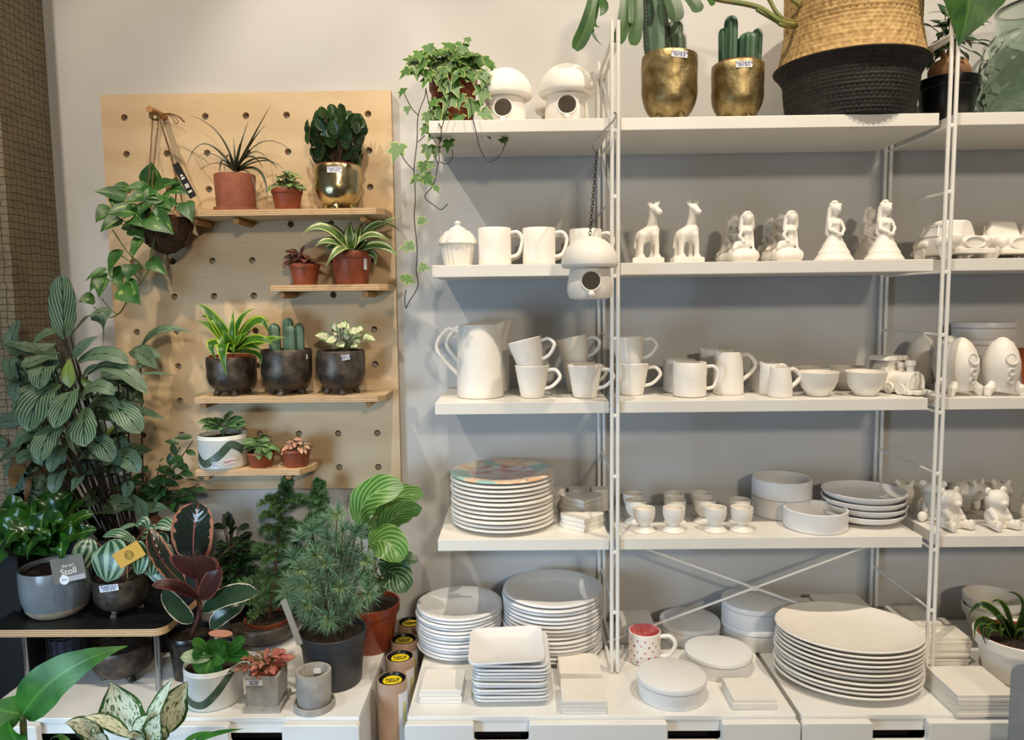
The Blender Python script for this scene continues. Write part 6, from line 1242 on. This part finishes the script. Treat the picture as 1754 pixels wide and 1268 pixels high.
for (x, y, f) in tl:
    yy = c.y+(-.055 if f else rr.uniform(-.035, .05)); p = at(*z(x, y), yy); d = p-(cen+V((0, .03, -.06))); st.tube(bez([root+V((rr.uniform(-.008, .008), rr.uniform(-.008, .008), 0)), (root+p)/2+V((0, 0, -.01)), p], 4), .0012, 4); tuft(lv, p, d, 62, px(33, p)); tuft(lv, p.lerp(root, .22), d, 26, px(26, p)); tuft(lv, p.lerp(root, .45), d, 20, px(24, p))
    if f:
        tf = MB(); tuft(tf, p+d.normalized()*.004, d+V((0, -.08, 0)), 40, px(16, p), .0012); tfs.append(tf)
O('stems', st, STEMB, t, world=True); O('foliage', lv, LM['pinb'], t, world=True, sharp=0); YT = leafmat('young_pine_tip', 'plain', (150, 172, 112), (172, 190, 130), None, .5)
for tf in tfs: O('young_tip', tf, YT, t, world=True, sharp=0)
# round leaved calathea
c = V((at(634, 1085, -.175).x, -.165, CT)); r = px(50, c+V((0, 0, .15))); h = hz(634, 1030, c); t = plant('round_calathea', 'big round leaved striped calathea in a glossy terracotta pot', c); nursery(t, r, h, r*.74, simple('glossy_terracotta', (146, 66, 40), .25, c2=(134, 58, 34), ns=20), .93)
z = Z(580, 820, 6.3375); lv = MB(); ld = MB(); st = MB(); y0 = c.y; rt_ = c+V((0, 0, h*.9))
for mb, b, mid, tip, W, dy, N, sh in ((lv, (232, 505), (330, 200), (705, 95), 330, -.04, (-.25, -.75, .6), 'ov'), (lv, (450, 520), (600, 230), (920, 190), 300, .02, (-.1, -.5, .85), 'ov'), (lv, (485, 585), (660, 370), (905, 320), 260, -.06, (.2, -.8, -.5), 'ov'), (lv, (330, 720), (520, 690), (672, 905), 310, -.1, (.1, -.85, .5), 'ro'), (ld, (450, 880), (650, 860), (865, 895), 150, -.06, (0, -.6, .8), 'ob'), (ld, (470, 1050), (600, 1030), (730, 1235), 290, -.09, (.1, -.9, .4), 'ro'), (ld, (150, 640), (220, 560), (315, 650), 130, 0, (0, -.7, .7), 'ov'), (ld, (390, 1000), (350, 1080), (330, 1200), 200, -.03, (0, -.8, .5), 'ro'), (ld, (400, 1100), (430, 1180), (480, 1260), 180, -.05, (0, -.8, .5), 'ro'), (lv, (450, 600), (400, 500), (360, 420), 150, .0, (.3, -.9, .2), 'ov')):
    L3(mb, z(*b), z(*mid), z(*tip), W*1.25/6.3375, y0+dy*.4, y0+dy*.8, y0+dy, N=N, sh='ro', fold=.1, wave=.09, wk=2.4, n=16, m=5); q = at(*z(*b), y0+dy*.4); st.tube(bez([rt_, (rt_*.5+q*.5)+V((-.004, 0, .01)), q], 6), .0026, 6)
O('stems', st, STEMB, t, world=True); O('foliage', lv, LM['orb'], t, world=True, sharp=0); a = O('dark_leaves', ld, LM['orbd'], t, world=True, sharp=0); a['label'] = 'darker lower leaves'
# ================= foreground plants standing on the floor
z = Z(0, 1100, 5.481); c = V((at(250, 1268, -.72).x, -.70, 0)); t = plant('dieffenbachia', 'cream mottled dieffenbachia in front of the left cabinet', c); nursery(t, .1, .2, .08, TERRA); lv = MB(); lg = MB(); st = MB(); yd = -.70; root = c+V((0, 0, .19)); top = at(*z(1300, 1010), yd)
for b, mid, tip, W, dy, N in (((1218, 868), (1150, 620), (1040, 380), 385, -.02, (-.05, -.95, .3)), ((1320, 930), (1480, 620), (1625, 340), 185, -.05, (-.5, -.75, .4)), ((1575, 860), (1640, 600), (1765, 365), 240, -.02, (.2, -.9, .3)), ((1230, 900), (1000, 750), (795, 708), 125, -.06, (.1, -.6, .8)), ((970, 980), (800, 800), (610, 762), 165, -.08, (.2, -.75, .6)), ((1440, 990), (1450, 820), (1505, 680), 190, -.08, (0, -.95, .2)), ((1240, 890), (1310, 770), (1390, 690), 110, -.06, (-.3, -.9, .2)), ((1560, 900), (1500, 860), (1440, 900), 130, -.06, (0, -.8, .5)), ((1350, 960), (1280, 890), (1180, 880), 120, -.08, (0, -.8, .5)), ((1030, 1000), (920, 860), (880, 840), 110, -.06, (0, -.8, .5))):
    L3(lv, z(*b), z(*mid), z(*tip), W*1.15/5.481, yd+dy*.3, yd+dy*.7, yd+dy, N=N, sh='ov', fold=.16, wave=.04, n=13, m=4); q = at(*z(*b), yd+dy*.3); st.tube(bez([root, root.lerp(top, .6), top, q], 5), [.008]*11+[.004]*5, 7)
for b, mid, tip, W in (((700, 1000), (560, 900), (470, 925), 70), ((1780, 960), (2000, 870), (2290, 815), 60), ((1700, 980), (1850, 880), (2110, 860), 60)):
    L3(lg, z(*b), z(*mid), z(*tip), W/5.481, yd-.02, None, yd-.06, N=(0, -.6, .8), sh='ov', fold=.2, n=10, m=3); st.tube(bez([top, at(*z(*b), yd-.02)], 4), .003, 6)
O('stems', st, STEMG, t, world=True); O('foliage', lv, LM['dief'], t, world=True, sharp=0); O('green_leaves', lg, LM['lily'], t, world=True, sharp=0)
c = V((at(20, 1268, -.85).x, -.84, 0)); t = plant('large_leaf_plant', 'big plain green leaf reaching in from the lower left corner', c); nursery(t, .11, .22, .085, BLKP); lv = MB(); st = MB()
L3(lv, z(215, 680), z(600, 285), z(1195, 38), 400/5.481, -.82, -.84, -.80, N=(.28, -.8, .5), sh='he', fold=.12, wave=.05, n=18, m=6)
L3(lv, z(240, 1010), z(120, 880), z(85, 735), 260/5.481, -.84, None, -.86, N=(0, -.9, .3), sh='ov', fold=.2, n=12, m=4); L3(lv, z(215, 680), z(100, 660), z(-140, 600), 330/5.481, -.82, -.83, -.84, N=(.1, -.85, .4), sh='ov', fold=.1, n=8, m=3)
for p in ((215, 680), (240, 1010)): q = at(*z(*p), -.82); st.tube(bez([c+V((0, 0, .2)), (c+V((0, 0, .2))).lerp(q, .6), q], 6), .006, 8)
fin(t, lv, 'lily', st)
# ================= top shelf
# ivy
c = spt(778, -.19, S1Z); r = px(41, c); h = hz(778, 139, c); t = plant('trailing_ivy', 'variegated ivy spilling from a terracotta pot at the end of the top shelf', c); nursery(t, r, h)
def ivy(mb, p, d, L, N):
    d = d.normalized(); N = V(N); X = d.cross(N)
    X = X.normalized() if X.length > .05 else V((1, 0, 0)); N = X.cross(d)
    pts = [(0, 0), (.16, -.14), (.5, -.02), (.34, .2), (.5, .52), (.22, .5), (0, 1.0), (-.22, .5), (-.5, .52), (-.34, .2), (-.5, -.02), (-.16, -.14)]
    cen = mb.add(p+d*(L*.3)-N*(L*.03), (.3, .5)); ring_ = []; mids = []
    for (x, y) in pts:
        rad = sqrt(x*x+(y-.3)**2); q = p+X*(x*L)+d*(y*L)+N*(-.14*L*rad*rad+.05*L*abs(x)); ring_.append(mb.add(q, (y, .98 if x >= 0 else .02)))
        mids.append(mb.add(p+d*(L*.3)+(X*(x*L)+d*((y-.3)*L))*.6+N*(-.04*L*rad), (.3+(y-.3)*.6, .5+.12*(1 if x >= 0 else -1))))
    n = len(pts)
    for i in range(n):
        j = (i+1) % n; mb.face(cen, mids[i], mids[j]); mb.face(mids[i], ring_[i], ring_[j], mids[j])
z = Z(650, 60, 5.283); lv = MB(); st = MB(); rr = random.Random(6); yi = -.22; base = c+V((0, 0, h*.9))
spots = [(230, 340, 110), (300, 220, 120), (400, 190, 110), (480, 160, 100), (560, 170, 110), (640, 110, 110), (720, 80, 60), (800, 50, 60), (690, 170, 110), (600, 220, 110), (840, 180, 150), (780, 240, 110), (960, 240, 130), (1010, 280, 90), (880, 290, 130), (940, 400, 120), (700, 350, 150), (800, 350, 120), (420, 410, 120), (430, 360, 90), (360, 330, 90), (520, 300, 110), (560, 350, 100), (640, 280, 100), (740, 280, 100), (470, 240, 100), (680, 480, 150), (600, 500, 130), (620, 610, 160), (720, 600, 120), (840, 660, 150), (930, 540, 150), (480, 620, 110), (500, 720, 160), (430, 750, 110), (560, 760, 140), (410, 860, 110), (540, 860, 170), (480, 900, 120), (700, 780, 130), (970, 720, 120), (960, 890, 110), (440, 1060, 130), (510, 1060, 90), (620, 1000, 110), (400, 1200, 110), (460, 1185, 70), (200, 520, 90), (150, 1060, 160), (250, 680, 70), (1120, 965, 70), (1145, 950, 50), (380, 280, 110), (320, 300, 130), (860, 380, 100), (580, 420, 90), (900, 250, 90)]
spots += [(rr.uniform(270, 960), rr.uniform(130, 400), rr.uniform(80, 110)) for _ in range(34)]
for i, (x, y, w_) in enumerate(spots):
    yy = yi+(-.045 if y > 330 else rr.uniform(-.05, .05)); w_ *= 1.4 if y < 480 else 1.25; p = at(*z(x, y), yy); o = V((p.x-c.x, p.y-c.y, 0)); d = V((o.x*4+rr.uniform(-.5, .5), -.25, -.75 if y > 250 else -.3+rr.uniform(-.3, .3))); L = w_/5.283*dep(p)/FPX; pb_ = p-d.normalized()*L*.4; ivy(lv, pb_, d, L, (rr.uniform(-.4, .4)+o.x*2, -.75, .6))
    if y < 480: st.tube(bez([base+V((rr.uniform(-.02, .02), rr.uniform(-.02, .02), 0)), (base+pb_)/2+V((0, -.01, .025)), pb_], 4), .0011, 5)
zz3 = Z(660, 280, 4.176)
strands = [[z(*p) for p in ((420, 480), (410, 560), (350, 730), (340, 960), (310, 1215))]+[zz3(*p) for p in ((205, 60), (215, 240), (207, 400), (228, 600), (222, 760), (232, 880), (170, 990), (147, 1035), (140, 960), (150, 905))], [z(*p) for p in ((420, 490), (470, 700), (560, 850), (540, 1000), (540, 1140))]+[zz3(*p) for p in ((380, 0), (345, 150), (283, 237), (350, 300), (400, 330), (445, 290))], [z(*p) for p in ((840, 740), (880, 900), (910, 1025), (990, 1145), (1090, 1090), (1140, 980))], [z(*p) for p in ((355, 730), (290, 660), (225, 535))], [z(*p) for p in ((305, 1220), (240, 1150), (190, 1070))], [z(*p) for p in ((350, 970), (410, 910))], [z(*p) for p in ((550, 1150), (610, 1165), (662, 1100), (655, 1030))], [z(*p) for p in ((530, 1165), (490, 1090))], [z(*p) for p in ((800, 520), (830, 650), (840, 740))], [z(*p) for p in ((620, 430), (640, 560), (600, 720), (560, 850))]]
for s in strands: st.tube(bez([at(*p, -.33 if i > 1 or len(s) < 7 else -.28) for i, p in enumerate(s)], 6), .0012, 5)
for (x, y, w_, dx, dz) in ((265, 30, 85, -.2, -.6), (330, 20, 60, .8, -.2), (240, 110, 90, .6, -.5), (310, 120, 110, .5, -.7), (200, 120, 80, -.5, -.6), (370, 185, 60, .4, -.8), (270, 410, 85, .9, -.1), (155, 595, 110, -1, -.2), (280, 745, 90, .8, -.2), (170, 835, 90, .7, -.4), (120, 815, 60, -.7, .3)):
    p = at(*zz3(x, y), -.335); d = V((dx, -.1, dz)); L = w_/4.176*dep(p)/FPX; ivy(lv, p-d.normalized()*L*.4, d, L, (rr.uniform(-.3, .3), -.8, .5))
fin(t, lv, 'ivy', st, STEMD)
# gold pots with cacti
c = spt(1146, -.2, S1Z); r = px(47.5, c); h = hz(1146, 97, c); k = px(1, c); t = plant('tall_cactus', 'tall spiny columnar cactus in the larger hammered gold pot', c); footed(t, r, h, GOLD, 4, -pi/2+.6, False, wob=.012)
cactus(t, [(-20*k, 0, h*.85, 170*k, 22*k, -.06), (9*k, .004, h*.85, 78*k, 13.5*k, 0), (11*k, -.018, h*.85, 52*k, 13*k, 0)], CACT, 9, .13, 26); price(t, px(7, c), -r*1.0, h*.91, px(27, c), px(10.5, c), 'CACTUS €24\nPOT €18', rz=.1, ry=.08)
c = spt(1262, -.2, S1Z); r = px(44, c); h = hz(1262, 113, c); k = px(1, c); t = plant('small_cactus', 'smooth dark green cactus in the smaller shiny gold pot on the top shelf', c); footed(t, r, h, GOLD, 4, -pi/2+.55)
cactus(t, [(-24*k, .003, h*.9, 73*k, 8*k, -.02), (-13*k, -.004, h*.9, 92*k, 12*k, 0), (13*k, -.014, h*.9, 62*k, 15*k, .02), (31*k, .004, h*.9, 72*k, 9.5*k, .03), (7*k, .012, h*.9, 60*k, 7*k, 0)], CACTD, 5, .34); price(t, -px(2, c), -r*1.0, h*.9, px(27, c), px(10.5, c), 'CACTUS €16\nPOT €14', rz=-.02)
# seagrass basket
c = spt(1453, -.185, S1Z); r = px(111, c); k = px(1, c); t = T('seagrass_basket', 'belly basket with black base and natural folded top on the top shelf', 'basket', c)
def weave(rr_, zz, a, na, nz, amp):
    i = math.floor(zz/nz); s = 1 if i % 2 else 0; return rr_+amp*abs(sin(a*na/2+s*pi/2))**.7*abs(sin(pi*zz/nz))**.5
H1 = hz(1460, 118, c); zs_ = [H1*i/60 for i in range(61)]
def pr1(q): return r*(.86+.09*sin(min(1, q*1.3)*pi/2)+.15*max(0, (q-.72)/.28)**1.6)
m = MB(); m.lathe([(0, .0005), (r*.8, .0005)]+[(pr1(zz/H1), max(.001, zz)) for zz in zs_]+[(pr1(1)-.006, H1-.001), (0, H1-.02)], 222, fn=lambda q, zz, a: (weave(q, zz, a, 74, .0092, .0042) if q > r*.6 else q, zz)); O('black_base', m, WEAVEB, t, sharp=0)
H2 = hz(1460, -16, c)
m = MB(); n2 = 56; m.lathe([(pr1(1)-.008, H1-.002), (pr1(1)+.001, H1+.002)]+[(r*(1.06-.12*min(1, (i/n2)*2.2)**.7+.01*(i/n2)), H1+.003+(H2-H1)*i/n2) for i in range(n2+1)]+[(r*.935, H2-.002), (r*.9, H2-.03)], 198, fn=lambda q, zz, a: (weave(q, zz, a, 66, .0105, .005), zz)); O('natural_top', m, WEAVE, t, sharp=0)
m = MB(); m.tube(bez([V((-r*.62, -r*.76, H2-.02)), V((-r*.64, -r*.86, H2-.035)), V((-r*.66, -r*.78, H2-.02)), V((-r*.6, -r*.78, H2+.05)), V((-r*.1, -r*.95, H2+.08)), V((r*.0, -r*.98, H2+.02)), V((r*.02, -r*1.0, H2-.02))], 6), .004, 8); O('handle', m, WEAVE, t)
# monstera standing in the basket
c2 = c+V((0, 0, .006)); t = plant('monstera', 'monstera in the seagrass basket, its split leaves hanging beside the cactus', c2); m = MB(); m.lathe([(0, 0), (r*.6, 0), (r*.74, H2*.8), (r*.7, H2*.8), (0, H2*.74)], 40); O('inner_pot', m, BLKP, t)
lv = MB(); st = MB(); z = Z(960, 0, 6.746); ym = -.26
for b, mid, tip, W, N, sh in (((400, -160), (330, 220), (165, 575), 165, (.3, -.85, .3), 'bl'), ((455, -60), (500, 80), (455, 185), 110, (.2, -.9, .2), 'ov'), ((365, 150), (375, 380), (490, 528), 45, (0, -.9, .3), 'la'), ((390, 200), (400, 290), (465, 312), 40, (0, -.9, .3), 'la'), ((745, -160), (740, 200), (650, 510), 150, (.1, -.95, .2), 'bl'), ((880, -160), (880, 200), (845, 525), 150, (-.1, -.95, .2), 'bl'), ((800, -100), (815, 120), (815, 270), 60, (0, -1, .1), 'bl'), ((1200, -120), (1310, 60), (1335, 250), 175, (-.2, -.9, .3), 'bl'), ((1400, -120), (1530, 10), (1600, 140), 140, (-.2, -.9, .3), 'bl'), ((1690, -80), (1740, 20), (1770, 60), 60, (-.2, -.9, .3), 'bl')):
    L3(lv, z(*b), z(*mid), z(*tip), W*1.05/6.746, ym, ym-.02, ym-.03, N=N, sh=sh, fold=.12, n=14, m=4)
for (x0, y0, x1, y1, W) in ((300, -160, 900, -200, 420), (800, -170, 1000, -220, 400), (1250, -130, 1650, -180, 360)): L3(lv, z(x0, y0), None, z(x1, y1), W/6.746, ym, None, ym+.03, N=(0, -.8, .5), sh='ov', n=12, m=4)
L3(lv, (1655, -75), (1662, -10), (1642, 78), 150, -.3, -.33, -.34, N=(0, -.95, .25), sh='he', fold=.1, wave=.04, n=14, m=6)
for path, rad in ((((1400, 40), (1345, 40), (1297, 12), (1225, -2), (1120, -25)), .0065), (((1400, 40), (1343, 33), (1318, 0), (1300, -40)), .005), (((1410, 40), (1370, 10), (1335, -20)), .005), (((1400, 50), (1344, 44), (1330, 36), (1296, 16)), .005), (((1480, 20), (1560, -60), (1655, -75)), .005)):
    P = bez([at(p[0], p[1], -.185 if i == 0 else ym+.02) for i, p in enumerate(path)], 6); st.tube([V((c.x-.02, c.y, c.z+H2*.75))]+P, rad, 8)
fin(t, lv, 'mons', st, simple('green_monstera_stem', (92, 118, 52), .45, c2=(128, 120, 66), ns=12))
# ficus ginseng in a black pot
c = spt(1621, -.15, S1Z); r = px(48, c); h = hz(1621, 138, c); k = px(1, c); t = plant('ginseng_ficus', 'ginseng ficus with bulbous root in a black pot behind the right post', c); nursery(t, r, h, r*.78, BLKP, .95)
m = MB()
for x, y, zz, rr1, rz1 in ((-14, 0, 16, 20, 22), (16, -.005, 14, 19, 22), (2, .01, 24, 16, 22), (20, -.01, 30, 8, 10), (-8, -.008, 34, 9, 12)): m.ell((x*k, y, h*.95+zz*k), (rr1*k, rr1*k, rz1*k))
m.tube([V((0, 0, h+20*k)), V((4*k, 0, h+50*k)), V((12*k, 0, h+72*k))], [9*k, 6*k, 4*k], 10); m.tube([V((-6*k, 0, h+25*k)), V((-16*k, 0, h+60*k))], [6*k, 3*k], 8); O('root', bake_blob(m, 'root', ROOT, .003, 2), None, t)
lv = MB(); st = MB(); bush(lv, st, c+V((0, 0, h+62*k)), px(58, c), .055, px(62, c), 74, px(28, c), px(14, c), 14, inner=.3, lo=-.75, root=c+V((4*k, 0, h+55*k)), fold=.15)
fin(t, lv, 'fic', st, STEMB)
# quilted green glass vase
c = spt(1782, -.155, S1Z); r = px(104, c); H = hz(1775, 12, c); t = None
def quilt(q, zz, a):
    if q < r*.5 or zz > H*.74: return (q, zz)
    u = a*9/pi; v_ = zz/(H*.74)*7; d = abs(sin((u+v_)*pi/2)*sin((u-v_)*pi/2)); return (q+r*.06*(d**.5), zz)
m = MB(); P = [(0, 0), (r*.86, 0), (r*.9, .004)]+[(r*(.92+.06*sin(q*2.2)-.32*max(0, q-.4)**1.2), H*.74*q+.002) for q in [i/40 for i in range(1, 41)]]+[(r*.74, H*.8), (r*.70, H*.86), (r*.70, H*.95), (r*.72, H), (r*.69, H), (r*.66, H*.95), (r*.66, H*.86), (r*.69, H*.79)]+[(r*(.90+.06*sin(q*2.2)-.32*max(0, q-.4)**1.2)-.004, H*.74*q+.002) for q in [i/12 for i in range(11, 0, -1)]]+[(r*.84, .012), (0, .012)]
m.lathe(P, 108, fn=quilt); O('glass_vase', m, GLASS, loc=c, label='green quilted glass vase at the right end of the top shelf', cat='vase', sharp=0)
# dark striped plant in a white pot on the right cabinet
c, r = seat(1742, 1183, CT, 50); r = px(69, c+V((0, 0, .07))); h = hz(1742, 1086, c); t = plant('dark_dracaena', 'dark lime edged dracaena in a white pot on the right cabinet', c)
m = MB(); m.lathe(potprof(r, h, r*.72), 52); O('pot', m, CER, t, sharp=50); m = MB(); m.lathe([(r*.88, h*.86), (r*.9, h*.97), (r*.87, h*.97), (r*.85, h*.86)], 40); O('inner_pot', m, TERRA, t); soil(t, r*.88, h*.9)
z = Z(1300, 930, 3.751); lv = MB(); b = z(1640, 640); rr = random.Random(2)
for tip, mid, W in (((1350, 468), (1470, 410), 62), ((1495, 385), (1575, 410), 50), ((1590, 315), (1690, 400), 62), ((1388, 620), (1440, 500), 60), ((1462, 665), (1450, 520), 62), ((1480, 655), (1500, 540), 60), ((1760, 420), (1700, 480), 60), ((1800, 560), (1740, 520), 62), ((1760, 640), (1700, 570), 50), ((1560, 620), (1570, 540), 50), ((1520, 480), (1570, 500), 56), ((1720, 380), (1680, 470), 50), ((1620, 500), (1640, 560), 50)):
    L3(lv, b, z(*mid), z(*tip), W/3.751, c.y, c.y-.03, c.y-.06+rr.uniform(-.02, .05), sh='la', fold=.25, n=12, m=3)
fin(t, lv, 'limed')
